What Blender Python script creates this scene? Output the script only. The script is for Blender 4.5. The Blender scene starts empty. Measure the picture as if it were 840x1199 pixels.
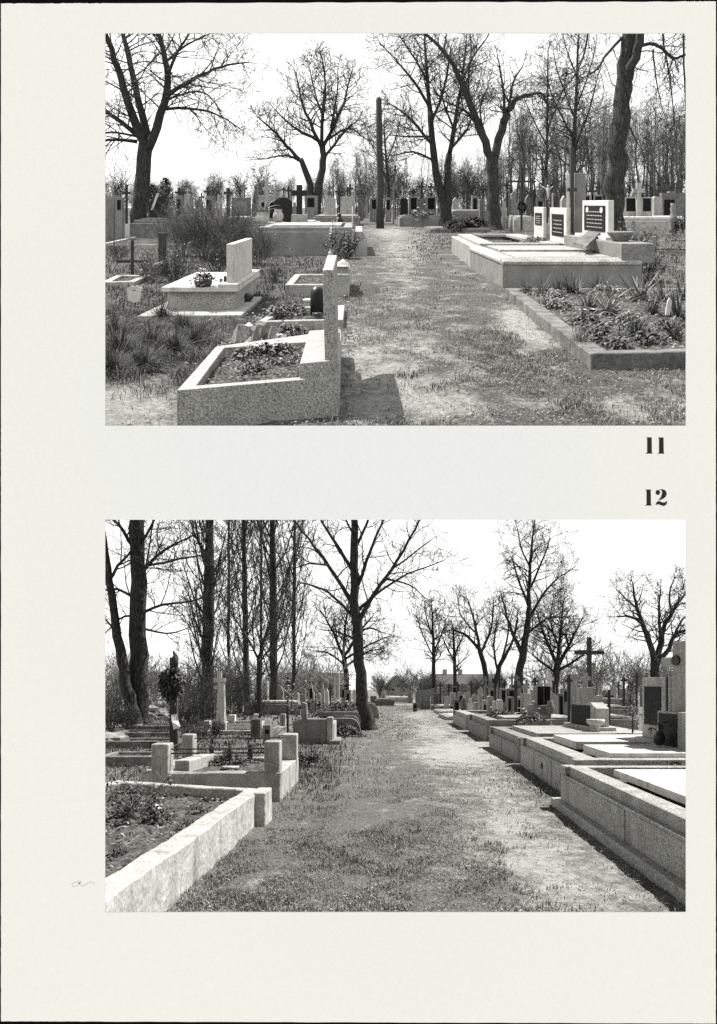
import bpy, bmesh, math, random
from mathutils import Vector, Matrix, noise as mnoise

sc = bpy.context.scene
RNG = random.Random(7)
F = 900.0            # focal length in photograph pixels
CU, CV = 420.0, 599.5
EYE = 1.6

# --------------------------------------------------------------------------
# collections: the hillside seen through the upper window, the one seen
# through the lower window, and the album page itself
def coll(n):
    c = bpy.data.collections.new(n); sc.collection.children.link(c); return c

class Hill:
    """a graveyard on sloping ground: Z = -EYE + slope*Y + height above ground"""
    def __init__(s, v0, cname):
        s.v0 = v0; s.slope = (CV - v0) / F; s.col = coll(cname)
    def P(s, u, v, Y):
        return ((u - CU) * Y / F, Y, EYE - (v - s.v0) * Y / F)
    def G(s, u, v, h=0.0):
        Y = F * (EYE - h) / (v - s.v0)
        return ((u - CU) * Y / F, Y)
    def Z(s, Y, h):
        return -EYE + s.slope * Y + h

W1 = Hill(238.0, "upper_graveyard")
W2 = Hill(803.0, "lower_graveyard")
CP = coll("album")

# --------------------------------------------------------------------------
# materials
TINT = (1.0, 0.995, 0.935)
def g(c): return (c * TINT[0], c * TINT[1], c * TINT[2], 1)

def mat(name, stops, scale=6, detail=6, rough=0.85, bump=0.15, bscale=None, spec=0.2,
        fine=None, stain=None, island=None, stretch=None):
    """stops: [(pos, grey)...] colour ramp on noise; fine=(scale, lo, hi) speckle multiplier;
    stain=(scale, grey, amount) dirt blotches; island=(lo, hi) per-piece value"""
    m = bpy.data.materials.new(name); m.use_nodes = True
    nt = m.node_tree; N = nt.nodes; L = nt.links
    b = N["Principled BSDF"]; b.inputs["Roughness"].default_value = rough
    b.inputs["Specular IOR Level"].default_value = spec
    tc = N.new("ShaderNodeTexCoord"); co = tc.outputs["Object"]
    if stretch:
        mp = N.new("ShaderNodeMapping"); mp.inputs["Scale"].default_value = stretch
        L.new(co, mp.inputs["Vector"]); co = mp.outputs["Vector"]
    n1 = N.new("ShaderNodeTexNoise"); n1.inputs["Scale"].default_value = scale
    n1.inputs["Detail"].default_value = detail; n1.inputs["Roughness"].default_value = 0.62
    L.new(co, n1.inputs["Vector"])
    r = N.new("ShaderNodeValToRGB"); e = r.color_ramp.elements
    e[0].position, e[0].color = stops[0][0], g(stops[0][1])
    e[1].position, e[1].color = stops[-1][0], g(stops[-1][1])
    for p, c in stops[1:-1]:
        q = e.new(p); q.color = g(c)
    L.new(n1.outputs["Fac"], r.inputs["Fac"])
    out = r.outputs["Color"]
    def mul(a, fac_out, lo, hi):
        mr = N.new("ShaderNodeMapRange"); mr.inputs["To Min"].default_value = lo; mr.inputs["To Max"].default_value = hi
        mr.inputs["From Min"].default_value = 0.3; mr.inputs["From Max"].default_value = 0.7
        L.new(fac_out, mr.inputs["Value"])
        mx = N.new("ShaderNodeMix"); mx.data_type = 'RGBA'; mx.blend_type = 'MULTIPLY'
        mx.inputs[0].default_value = 1
        L.new(a, mx.inputs[6]); L.new(mr.outputs["Result"], mx.inputs[7])
        return mx.outputs[2]
    if fine:
        n2 = N.new("ShaderNodeTexNoise"); n2.inputs["Scale"].default_value = fine[0]
        n2.inputs["Detail"].default_value = 2
        L.new(co, n2.inputs["Vector"])
        out = mul(out, n2.outputs["Fac"], fine[1], fine[2])
    if stain:
        n3 = N.new("ShaderNodeTexNoise"); n3.inputs["Scale"].default_value = stain[0]
        n3.inputs["Detail"].default_value = 8; n3.inputs["Roughness"].default_value = 0.7
        mp = N.new("ShaderNodeMapping"); mp.inputs["Location"].default_value = (3.1, 7.7, 1.3)
        mp.inputs["Scale"].default_value = (1.5, 1.5, 0.4)
        L.new(co, mp.inputs["Vector"]); L.new(mp.outputs["Vector"], n3.inputs["Vector"])
        mr = N.new("ShaderNodeMapRange"); mr.inputs["From Min"].default_value = 0.52; mr.inputs["From Max"].default_value = 0.68
        mr.inputs["To Max"].default_value = stain[2]
        L.new(n3.outputs["Fac"], mr.inputs["Value"])
        mx = N.new("ShaderNodeMix"); mx.data_type = 'RGBA'
        L.new(mr.outputs["Result"], mx.inputs[0]); L.new(out, mx.inputs[6]); mx.inputs[7].default_value = g(stain[1])
        out = mx.outputs[2]
    if island:
        ge = N.new("ShaderNodeNewGeometry")
        mr = N.new("ShaderNodeMapRange"); mr.inputs["To Min"].default_value = island[0]; mr.inputs["To Max"].default_value = island[1]
        L.new(ge.outputs["Random Per Island"], mr.inputs["Value"])
        mx = N.new("ShaderNodeMix"); mx.data_type = 'RGBA'; mx.blend_type = 'MULTIPLY'; mx.inputs[0].default_value = 1
        L.new(out, mx.inputs[6]); L.new(mr.outputs["Result"], mx.inputs[7]); out = mx.outputs[2]
    L.new(out, b.inputs["Base Color"])
    if bump:
        nb = N.new("ShaderNodeTexNoise"); nb.inputs["Scale"].default_value = bscale or scale * 3
        nb.inputs["Detail"].default_value = 6
        L.new(co, nb.inputs["Vector"])
        bp = N.new("ShaderNodeBump"); bp.inputs["Strength"].default_value = bump; bp.inputs["Distance"].default_value = 0.02
        L.new(nb.outputs["Fac"], bp.inputs["Height"]); L.new(bp.outputs["Normal"], b.inputs["Normal"])
    return m

M = {}
M['granite'] = mat('granite', [(0.3, 0.17), (0.7, 0.27)], 3, fine=(70, 0.35, 1.45), rough=0.6, bump=0.1, bscale=70, stain=(1.6, 0.14, 0.5))
M['granite_pale'] = mat('granite_pale', [(0.3, 0.26), (0.7, 0.4)], 3, fine=(48, 0.4, 1.5), rough=0.55, bump=0.12, bscale=60, stain=(1.8, 0.14, 0.6))
M['terrazzo'] = mat('terrazzo', [(0.3, 0.26), (0.7, 0.38)], 3, fine=(85, 0.3, 1.55), rough=0.5, bump=0.05, bscale=80, stain=(1.5, 0.16, 0.5))
M['white'] = mat('white_stone', [(0.3, 0.46), (0.7, 0.66)], 5, rough=0.7, bump=0.15, fine=(60, 0.8, 1.12), stain=(2.5, 0.2, 0.7))
M['plaster'] = mat('whitewashed_plaster', [(0.3, 0.33), (0.7, 0.52)], 5, rough=0.9, bump=0.8, bscale=14, fine=(38, 0.68, 1.15), stain=(3.2, 0.16, 0.9))
M['concrete'] = mat('concrete', [(0.3, 0.15), (0.7, 0.28)], 5, rough=0.9, bump=0.35, bscale=30, fine=(60, 0.7, 1.2), stain=(1.7, 0.09, 0.7))
M['concrete_pale'] = mat('concrete_pale', [(0.3, 0.28), (0.7, 0.46)], 5, rough=0.9, bump=0.4, bscale=30, fine=(50, 0.7, 1.2), stain=(2.2, 0.12, 0.75))
M['concrete_old'] = mat('concrete_mossy', [(0.3, 0.09), (0.7, 0.24)], 4, rough=0.95, bump=0.5, bscale=25, fine=(50, 0.6, 1.2), stain=(2.2, 0.04, 0.8))
M['black'] = mat('black_stone', [(0.3, 0.012), (0.7, 0.03)], 8, rough=0.4, bump=0.0, spec=0.15)
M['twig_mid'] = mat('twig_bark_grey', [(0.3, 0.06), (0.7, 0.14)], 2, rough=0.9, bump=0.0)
M['barnwall'] = mat('barn_wall', [(0.3, 0.12), (0.7, 0.2)], 1, rough=0.9, bump=0.0)
M['plaque'] = mat('black_plaque', [(0.3, 0.006), (0.7, 0.016)], 8, rough=0.5, bump=0.0, spec=0.08)
M['letters'] = mat('pale_lettering', [(0.3, 0.3), (0.7, 0.5)], 30, rough=0.6, bump=0.0)
M['iron'] = mat('iron', [(0.3, 0.015), (0.7, 0.06)], 20, rough=0.7, bump=0.2, bscale=80)
M['wood_dark'] = mat('dark_wood', [(0.3, 0.03), (0.7, 0.08)], 6, rough=0.85, bump=0.4, bscale=30, stretch=(6, 6, 0.6))
M['wood_pole'] = mat('pole_wood', [(0.3, 0.025), (0.7, 0.08)], 5, rough=0.85, bump=0.4, bscale=20, stretch=(6, 6, 0.4))
M['bark'] = mat('bark', [(0.3, 0.012), (0.52, 0.04), (0.72, 0.11)], 7, rough=0.95, bump=0.9, bscale=9, stretch=(3, 3, 0.8))
M['bark_pale'] = mat('bark_pale', [(0.3, 0.05), (0.55, 0.1), (0.75, 0.18)], 5, rough=0.95, bump=0.6, bscale=9, stretch=(3, 3, 0.8))
M['twig'] = mat('twig_bark', [(0.3, 0.025), (0.7, 0.06)], 5, rough=0.9, bump=0.0)
M['twig_hazed'] = mat('twig_bark_hazed', [(0.3, 0.16), (0.7, 0.3)], 2, rough=0.9, bump=0.0)  # far twigs only: distance haze put into the bark colour as a paler grey
M['grass'] = mat('grass_blades', [(0.3, 0.1), (0.7, 0.26)], 1.5, rough=0.8, bump=0.0, island=(0.3, 1.8))
M['grass_dark'] = mat('rough_grass', [(0.3, 0.035), (0.7, 0.085)], 1.5, rough=0.8, bump=0.0, island=(0.3, 2.4))
M['leaf'] = mat('leaves', [(0.3, 0.05), (0.7, 0.12)], 5, rough=0.6, bump=0.0, island=(0.4, 1.7))
M['leaf_pale'] = mat('pale_leaves', [(0.3, 0.14), (0.7, 0.26)], 5, rough=0.6, bump=0.0, island=(0.4, 1.5))
M['evergreen'] = mat('evergreen', [(0.3, 0.012), (0.7, 0.04)], 5, rough=0.8, bump=0.0, island=(0.5, 1.6))
M['petal'] = mat('petals', [(0.3, 0.6), (0.7, 0.8)], 5, rough=0.6, bump=0.0, island=(0.7, 1.0))
M['soil'] = mat('grave_soil', [(0.3, 0.03), (0.5, 0.08), (0.72, 0.2)], 14, rough=1, bump=0.8, bscale=35, spec=0.05)
M['ceramic'] = mat('dark_ceramic', [(0.3, 0.03), (0.7, 0.06)], 8, rough=0.35, bump=0.0)
M['pale_clay'] = mat('pale_clay', [(0.3, 0.35), (0.7, 0.5)], 8, rough=0.7, bump=0.1)
M['paper_sheet'] = mat('white_paper_sheet', [(0.3, 0.72), (0.7, 0.8)], 8, rough=0.8, bump=0.0)
M['roof'] = mat('roof_tiles', [(0.3, 0.05), (0.7, 0.09)], 3, rough=0.9, bump=0.3, bscale=6)
M['housewall'] = mat('house_wall', [(0.3, 0.4), (0.7, 0.52)], 1, rough=0.9, bump=0.0, stain=(0.5, 0.3, 0.5))
M['pane'] = mat('window_pane', [(0.3, 0.03), (0.7, 0.05)], 1, rough=0.2, bump=0.0)
M['litter'] = mat('dry_leaves', [(0.3, 0.08), (0.7, 0.24)], 3, rough=0.9, bump=0.0, island=(0.3, 1.9))
M['rock'] = mat('broken_stone', [(0.3, 0.14), (0.7, 0.34)], 6, rough=0.9, bump=0.5, bscale=20, island=(0.5, 1.5))

def ground_mat(name, grass, sand):
    m = bpy.data.materials.new(name); m.use_nodes = True
    nt = m.node_tree; N = nt.nodes; L = nt.links
    b = N["Principled BSDF"]; b.inputs["Roughness"].default_value = 1; b.inputs["Specular IOR Level"].default_value = 0.05
    at = N.new("ShaderNodeAttribute"); at.attribute_name = "bare"
    tc = N.new("ShaderNodeTexCoord")
    mp = N.new("ShaderNodeMapping"); mp.inputs["Scale"].default_value = (1, 0.75, 0.2)
    L.new(tc.outputs["Object"], mp.inputs["Vector"])
    def noi(s, d, ro=0.65):
        n = N.new("ShaderNodeTexNoise"); n.inputs["Scale"].default_value = s; n.inputs["Detail"].default_value = d
        n.inputs["Roughness"].default_value = ro
        L.new(mp.outputs["Vector"], n.inputs["Vector"]); return n.outputs["Fac"]
    def math_(op, a, c):
        n = N.new("ShaderNodeMath"); n.operation = op
        for i, x in enumerate((a, c)):
            if isinstance(x, (int, float)): n.inputs[i].default_value = x
            else: L.new(x, n.inputs[i])
        return n.outputs[0]
    n1 = noi(2.2, 9, 0.72); n2 = noi(16, 6, 0.75)
    f = math_('ADD', at.outputs["Fac"], math_('MULTIPLY', math_('SUBTRACT', n1, 0.5), 3.2))
    f = math_('ADD', f, math_('MULTIPLY', math_('SUBTRACT', n2, 0.5), 1.9))
    mr = N.new("ShaderNodeMapRange"); mr.inputs["From Min"].default_value = 0.3; mr.inputs["From Max"].default_value = 0.95
    L.new(f, mr.inputs["Value"])
    def ramp(x, a, c):
        r = N.new("ShaderNodeValToRGB"); e = r.color_ramp.elements
        e[0].position, e[0].color = 0.3, g(a); e[1].position, e[1].color = 0.72, g(c)
        L.new(x, r.inputs["Fac"]); return r.outputs["Color"]
    ca = ramp(noi(34, 5, 0.8), *grass); cb = ramp(noi(12, 8, 0.75), *sand)
    mx = N.new("ShaderNodeMix"); mx.data_type = 'RGBA'
    L.new(mr.outputs["Result"], mx.inputs[0]); L.new(ca, mx.inputs[6]); L.new(cb, mx.inputs[7])
    L.new(mx.outputs[2], b.inputs["Base Color"])
    bp = N.new("ShaderNodeBump"); bp.inputs["Strength"].default_value = 0.9; bp.inputs["Distance"].default_value = 0.03
    L.new(noi(26, 8, 0.75), bp.inputs["Height"]); L.new(bp.outputs["Normal"], b.inputs["Normal"])
    return m
M['ground1'] = ground_mat('graveyard_earth', (0.025, 0.16), (0.16, 0.4))
M['ground2'] = ground_mat('path_earth', (0.04, 0.23), (0.2, 0.46))

# --------------------------------------------------------------------------
# mesh builder; coordinates are (X, Y, height above the ground) on a hill
class MB:
    def __init__(s): s.v = []; s.f = []
    def add(s, vs, fs):
        b = len(s.v); s.v.extend(vs); s.f.extend(tuple(b + i for i in f) for f in fs); return s
    def prism(s, poly, h0, h1, top=None):
        """footprint poly [(x,y)..] extruded from h0 to h1; top = footprint at h1"""
        n = len(poly); top = top or poly
        vs = [(x, y, h0) for x, y in poly] + [(x, y, h1) for x, y in top]
        fs = [tuple(range(n, 2 * n)), tuple(range(n - 1, -1, -1))]
        fs += [(i, (i + 1) % n, n + (i + 1) % n, n + i) for i in range(n)]
        return s.add(vs, fs)
    def box(s, x0, x1, y0, y1, h0, h1):
        return s.prism([(x0, y0), (x1, y0), (x1, y1), (x0, y1)], h0, h1)
    def ring(s, outer, inner, h0, h1):
        n = len(outer)
        vs = [(x, y, h0) for x, y in outer] + [(x, y, h1) for x, y in outer] + [(x, y, h1) for x, y in inner] + [(x, y, h0) for x, y in inner]
        fs = []
        for i in range(n):
            j = (i + 1) % n
            fs += [(i, j, n + j, n + i), (n + i, n + j, 2 * n + j, 2 * n + i), (2 * n + i, 2 * n + j, 3 * n + j, 3 * n + i)]
        return s.add(vs, fs)
    def profile(s, pts, y0, y1):
        """closed outline [(x,h)..] facing the path along y, extruded from y0 to y1"""
        n = len(pts)
        vs = [(x, y0, h) for x, h in pts] + [(x, y1, h) for x, h in pts]
        fs = [tuple(range(n)), tuple(range(2 * n - 1, n - 1, -1))]
        fs += [(i, n + i, n + (i + 1) % n, (i + 1) % n) for i in range(n)]
        return s.add(vs, fs)
    def profile_x(s, pts, x0, x1):
        """closed outline [(y,h)..] extruded along x"""
        n = len(pts)
        vs = [(x0, y, h) for y, h in pts] + [(x1, y, h) for y, h in pts]
        fs = [tuple(range(n)), tuple(range(2 * n - 1, n - 1, -1))]
        fs += [(i, n + i, n + (i + 1) % n, (i + 1) % n) for i in range(n)]
        return s.add(vs, fs)
    def tube(s, pts, rad, n=6, cap=True):
        pts = [Vector(p) for p in pts]; b = len(s.v); k = len(pts)
        up = Vector((0.31, 0.9, 0.13)).normalized()
        for i, p in enumerate(pts):
            d = (pts[min(i + 1, k - 1)] - pts[max(i - 1, 0)])
            if d.length < 1e-9: d = Vector((0, 0, 1))
            d.normalize()
            a = d.cross(up)
            if a.length < 1e-3: a = d.cross(Vector((1, 0, 0)))
            a.normalize(); c = d.cross(a)
            r = rad[i]
            for q in range(n):
                t = 2 * math.pi * q / n
                w = p + a * (r * math.cos(t)) + c * (r * math.sin(t))
                s.v.append((w.x, w.y, w.z))
        for i in range(k - 1):
            for q in range(n):
                e = (q + 1) % n
                s.f.append((b + i * n + q, b + i * n + e, b + (i + 1) * n + e, b + (i + 1) * n + q))
        if cap:
            s.f.append(tuple(b + q for q in range(n))); s.f.append(tuple(b + (k - 1) * n + q for q in range(n - 1, -1, -1)))
        return s
    def lathe(s, x, y, prof, n=14):
        """prof [(r,h)..]"""
        b = len(s.v)
        for r, h in prof:
            for q in range(n):
                t = 2 * math.pi * q / n
                s.v.append((x + r * math.cos(t), y + r * math.sin(t), h))
        for i in range(len(prof) - 1):
            for q in range(n):
                e = (q + 1) % n
                s.f.append((b + i * n + q, b + i * n + e, b + (i + 1) * n + e, b + (i + 1) * n + q))
        s.f.append(tuple(b + q for q in range(n - 1, -1, -1))); s.f.append(tuple(b + (len(prof) - 1) * n + q for q in range(n)))
        return s
    def blob(s, x, y, h, rx, ry, rz, rng, rough=0.25, n=8, m=5):
        b = len(s.v); off = rng.random() * 50
        for i in range(m + 1):
            a = math.pi * i / m
            for q in range(n):
                t = 2 * math.pi * q / n
                d = Vector((math.sin(a) * math.cos(t), math.sin(a) * math.sin(t), math.cos(a)))
                k = 1 + rough * mnoise.noise(d * 2.1 + Vector((off, 0, 0))) * 2
                s.v.append((x + rx * d.x * k, y + ry * d.y * k, h + rz * d.z * k))
        for i in range(m):
            for q in range(n):
                e = (q + 1) % n
                s.f.append((b + i * n + q, b + (i + 1) * n + q, b + (i + 1) * n + e, b + i * n + e))
        return s
    def leaf(s, p, d, L, w, rng, droop=0.3):
        """a bent leaf blade of two quads"""
        d = Vector(d).normalized(); sd = d.cross(Vector((0, 0, 1)))
        if sd.length < 1e-3: sd = Vector((1, 0, 0))
        sd.normalize()
        sd = (sd * math.cos(0.6 * (rng.random() - .5)) + Vector((0, 0, 1)) * (rng.random() - .5)).normalized()
        p = Vector(p); q = p + d * L * 0.5; e = p + d * L + Vector((0, 0, -droop * L))
        b = len(s.v)
        for w_ in (p - sd * w * .25, p + sd * w * .25, q - sd * w * .5, q + sd * w * .5, e):
            s.v.append(tuple(w_))
        s.f += [(b, b + 1, b + 3, b + 2), (b + 2, b + 3, b + 4)]
        return s
    def build(s, name, m, W, parent=None, smooth=False, bevel=0, base=None, kind=None):
        """one mesh object; parts take their thing's origin"""
        if parent is not None and 'ox' in OR.get(parent.name, {}):
            o0 = OR[parent.name]; ox, oy, oz = o0['ox'], o0['oy'], o0['oz']
        else:
            if base is None:
                xs = [v[0] for v in s.v]; ys = [v[1] for v in s.v]
                base = ((min(xs) + max(xs)) / 2, (min(ys) + max(ys)) / 2, max(0.0, min(v[2] for v in s.v)))
            ox, oy, oz = base[0], base[1], W.Z(base[1], base[2])
        me = bpy.data.meshes.new(name)
        sl = W.slope
        me.from_pydata([(x - ox, y - oy, -EYE + sl * y + h - oz) for x, y, h in s.v], [], s.f)
        me.materials.append(m if not isinstance(m, str) else M[m])
        if smooth: me.polygons.foreach_set('use_smooth', [True] * len(me.polygons))
        bm = bmesh.new(); bm.from_mesh(me); bmesh.ops.recalc_face_normals(bm, faces=bm.faces); bm.to_mesh(me); bm.free()
        o = bpy.data.objects.new(name, me); W.col.objects.link(o)
        if parent is not None:
            o.parent = parent
        else:
            o.location = (ox, oy, oz)
        OR[o.name] = dict(ox=ox, oy=oy, oz=oz)
        if bevel:
            md = o.modifiers.new('bevel', 'BEVEL'); md.width = bevel; md.segments = 2; md.limit_method = 'ANGLE'
        if kind: o['kind'] = kind
        return o
OR = {}
def tag(o, label, cat, group=None):
    o['label'] = label; o['category'] = cat
    if group: o['group'] = group
    return o
def thing(W, name, label, cat, x, y, h=0.0, group=None):
    o = bpy.data.objects.new(name, None); W.col.objects.link(o)
    o.empty_display_size = 0.2
    z = W.Z(y, h); o.location = (x, y, z)
    OR[o.name] = dict(ox=x, oy=y, oz=z)
    return tag(o, label, cat, group)
SUN1, SUN2, SKY, CLOUD, EXPO = 4.6, 4.8, 0.1, 9.0, 0.88
# --------------------------------------------------------------------------
# vegetation
def rnd_perp(d, rng):
    a = Vector((rng.gauss(0, 1), rng.gauss(0, 1), rng.gauss(0, 1)))
    a = a - d * a.dot(d)
    return a.normalized() if a.length > 1e-4 else Vector((0, 0, 1))

def twig(mb, p, d, L, r, lvl, rng, up, rmin, kids, spread=0.75, n=3):
    seg = 4 if lvl else 3
    pts = [p.copy()]; rad = [r]; dirs = [d.copy()]
    for i in range(seg):
        d = (d + rnd_perp(d, rng) * 0.22 + Vector((0, 0, up * 0.16))).normalized()
        p = p + d * (L / seg)
        pts.append(p.copy()); dirs.append(d.copy())
        rad.append(max(rmin, r * (1 - 0.7 * (i + 1) / seg)))
    mb.tube(pts, rad, n, cap=False)
    if lvl > 0:
        for k in range(kids[lvl - 1]):
            t = 0.15 + 0.85 * (k + rng.random()) / kids[lvl - 1]
            x = t * seg; i = min(int(x), seg - 1); f = x - i
            q = pts[i].lerp(pts[i + 1], f)
            dd = (dirs[i] * (1 - spread * .5) + rnd_perp(dirs[i], rng) * spread).normalized()
            twig(mb, q, dd, L * (0.72 - 0.25 * t) * rng.uniform(.7, 1.2), max(rmin, rad[i] * 0.6), lvl - 1, rng, up, rmin, kids, spread, n)

def smooth_poly(pts, rad, k=3):
    o, r = [], []
    n = len(pts)
    for i in range(n - 1):
        p0, p1, p2, p3 = pts[max(i - 1, 0)], pts[i], pts[i + 1], pts[min(i + 2, n - 1)]
        for j in range(k):
            t = j / k
            o.append(0.5 * ((2 * p1) + (p2 - p0) * t + (2 * p0 - 5 * p1 + 4 * p2 - p3) * t * t + (3 * p1 - p0 - 3 * p2 + p3) * t ** 3))
            r.append(rad[i] * (1 - t) + rad[i + 1] * t)
    o.append(pts[-1]); r.append(rad[-1])
    return o, r

def limb(W, Y, poly, dy, rng, wob=0.25):
    n = len(poly); unit = Y / F
    pts, rad = [], []
    for i, (u, v, w) in enumerate(poly):
        t = i / max(1, n - 1)
        pts.append(Vector(W.P(u, v, Y + dy * t))); rad.append(w * unit / 2)
    pts, rad = smooth_poly(pts, rad)
    for i in range(1, len(pts) - 1):
        pts[i] += Vector((rng.gauss(0, 1), rng.gauss(0, 1), rng.gauss(0, 1))) * rad[i] * wob
    return pts, rad

def tree(W, name, label, Y, trunk, limbs, seed, space=8, tl=(20, 48), kids=(3, 4), up=0.5, tw=0.42,
         bark='bark', twm='twig', group=None, spread=0.8, lvl=2, flare=True, stubs=0):
    """trunk, limbs: pixel polylines (u, v, width); trunk part and crown part"""
    rng = random.Random(seed); unit = Y / F
    trunks = trunk if isinstance(trunk[0], list) else [trunk]
    t0 = trunks[0][0]
    bx = (t0[0] - CU) * unit
    root = thing(W, name, label, 'tree', bx, Y, 0, group)
    mt = MB(); mc = MB()
    rmin = tw * unit / 2
    for tk in trunks:
        pts, rad = limb(W, Y, tk, 0, rng, 0.12)
        if pts[0].z > 0.0:
            pts.insert(0, Vector((pts[0].x, pts[0].y, -0.05))); rad.insert(0, rad[0])
        if flare: rad[0] *= 1.35; rad[1] *= 1.08
        b = len(mt.v); mt.tube(pts, rad, 14)
        off = rng.random() * 30
        for i in range(b, len(mt.v)):            # gnarled, ridged bark outline
            v = Vector(mt.v[i]); k = min(len(pts) - 1, (i - b) // 14)
            c = pts[k]; rr = rad[k]
            w = (v - c) * (0.22 * mnoise.noise(Vector((v.x * 1.2 / max(rr, .1), v.y * 1.2 / max(rr, .1), v.z * .5 / max(rr, .1))) + Vector((off, 0, 0))))
            mt.v[i] = tuple(v + w)
    def sprout(pts, rad, t_from, dens=1.0):
        L = sum((pts[i + 1] - pts[i]).length for i in range(len(pts) - 1))
        nk = max(1, int(L / unit / space * dens * 1.15))
        for k in range(nk):
            t = t_from + (1 - t_from) * (k + rng.random()) / nk
            x = t * (len(pts) - 1); i = min(int(x), len(pts) - 2); f = x - i
            q = pts[i].lerp(pts[i + 1], f); d = (pts[i + 1] - pts[i]).normalized()
            dd = (d * 0.55 + rnd_perp(d, rng) * spread + Vector((0, 0, 0.15 * up))).normalized()
            ll = rng.uniform(*tl) * 1.45 * unit * (1.1 - 0.45 * t)
            twig(mc, q, dd, ll, max(rmin, min(rad[i] * 0.5, 1.1 * unit)), lvl, rng, up, rmin, kids, spread)
        d = (pts[-1] - pts[-2]).normalized()
        twig(mc, pts[-1], d, tl[0] * unit, max(rmin, rad[-1]), lvl, rng, up, rmin, kids, spread)
    for lb in limbs:
        dy = rng.uniform(-0.4, 0.4) * abs(lb[0][1] - lb[-1][1] + 30) * unit
        pts, rad = limb(W, Y, lb, dy, rng)
        mc.tube(pts, rad, 8 if lb[0][2] > 6 else 6)
        sprout(pts, rad, 0.15)
    if stubs:
        for tk in trunks:
            pts, rad = limb(W, Y, tk, 0, rng, 0)
            sprout(pts, rad, stubs, 0.9)
    mt.build('trunk', bark, W, root, smooth=True)
    if mc.v: mc.build('crown', twm, W, root, smooth=True)
    return root

def shrub(W, label, x, y, hgt, wid, seed, n=26, kids=(3, 4), leaves=0, m='twig', lm='leaf', name='shrub', up=0.5, rmin=None, group=None, lsize=0.05, h0=0.0):
    rng = random.Random(seed)
    root = thing(W, name, label, 'shrub', x, y, h0, group)
    mb = MB(); rmin = rmin or 0.4 * y / F / 2
    for i in range(n):
        a = rng.random() * 6.283; e = rng.random() ** 0.7
        d = Vector((math.cos(a) * e * wid / hgt, math.sin(a) * e * wid / hgt, 1)).normalized()
        p = Vector((x + math.cos(a) * wid * .18 * e, y + math.sin(a) * wid * .18 * e, h0 - 0.02))
        twig(mb, p, d, hgt * rng.uniform(.6, 1.1), max(rmin * 1.6, hgt * .006), 2, rng, up, rmin, kids, 0.6)
    mb.build('stems', m, W, root)
    if leaves:
        ml = MB()
        src = mb.v
        for i in range(leaves):
            q = src[rng.randrange(len(src))]
            d = (rng.gauss(0, 1), rng.gauss(0, 1), rng.gauss(0, .7))
            ml.leaf(q, d, lsize * rng.uniform(.6, 1.4), lsize * .55, rng)
        ml.build('foliage', lm, W, root)
    return root

def evergreen(W, label, x, y, hgt, wid, seed, n=900, h0=0.0, lm='evergreen', name='evergreen_bush', group=None, col=True):
    rng = random.Random(seed)
    root = thing(W, name, label, 'bush', x, y, h0, group)
    st = MB(); st.tube([(x, y, h0 - .03), (x, y, h0 + hgt * .7)], [wid * .06, wid * .03], 6)
    st.build('stem', 'wood_dark', W, root)
    mb = MB(); s = wid * 0.16
    for i in range(n):
        t = rng.random(); a = rng.random() * 6.283
        prof = math.sin(math.pi * min(1, max(0.05, t * .93 + .07))) ** 0.6
        rr = wid / 2 * prof * (rng.random() ** .4) * (1 + .3 * mnoise.noise(Vector((a * 1.5, t * 5, seed))))
        p = (x + math.cos(a) * rr, y + math.sin(a) * rr, h0 + hgt * (0.06 + .92 * t))
        d = (math.cos(a) + rng.gauss(0, .5), math.sin(a) + rng.gauss(0, .5), .6 + rng.gauss(0, .5))
        mb.leaf(p, d, s * rng.uniform(.7, 1.5), s * .4, rng)
    mb.build('foliage', lm, W, root)
    return root

def rosette(W, label, x, y, size, seed, n=40, h0=0.0, lm='leaf', name='leafy_plant', flowers=0, group=None, wide=0.07, cat='plant'):
    """blades fanning out of one root, with optional pale blooms"""
    rng = random.Random(seed)
    root = thing(W, name, label, cat, x, y, h0, group)
    mb = MB()
    for i in range(n):
        a = rng.random() * 6.283; e = rng.uniform(.25, 1.3)
        d0 = Vector((math.cos(a) * e, math.sin(a) * e, 1)).normalized()
        L = size * rng.uniform(.35, 1.15); k = 4
        p = Vector((x + rng.gauss(0, size * .08), y + rng.gauss(0, size * .08), h0)); d = d0
        sd = d.cross(Vector((0, 0, 1))); sd.normalize(); sd = (sd + rnd_perp(d, rng) * .4).normalized()
        b = len(mb.v)
        for j in range(k + 1):
            w = size * wide * (1 - (j / k) ** 2 * .95) * .5
            mb.v += [tuple(p - sd * w), tuple(p + sd * w)]
            d = (d + Vector((0, 0, -.22 * e))).normalized(); p = p + d * L / k
            if p.z < h0 + .01: p.z = h0 + .01
        for j in range(k):
            mb.f.append((b + 2 * j, b + 2 * j + 1, b + 2 * j + 3, b + 2 * j + 2))
    mb.build('leaves', lm, W, root)
    if flowers: blooms(W, root, x, y, h0 + size * .7, size * .5, flowers, rng, s=size * .08)
    return root

def blooms(W, root, x, y, h, spread, n, rng, s=0.035, m='petal'):
    mb = MB()
    for i in range(n):
        cx, cy, ch = x + rng.gauss(0, spread * .6), y + rng.gauss(0, spread * .6), h + rng.gauss(0, spread * .35)
        for k in range(6):
            a = k * 1.047 + rng.random() * .3
            mb.leaf((cx, cy, ch), (math.cos(a), math.sin(a), .5 * rng.random()), s * rng.uniform(.8, 1.2), s * .8, rng)
    return mb.build('blooms', m, W, root)

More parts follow.
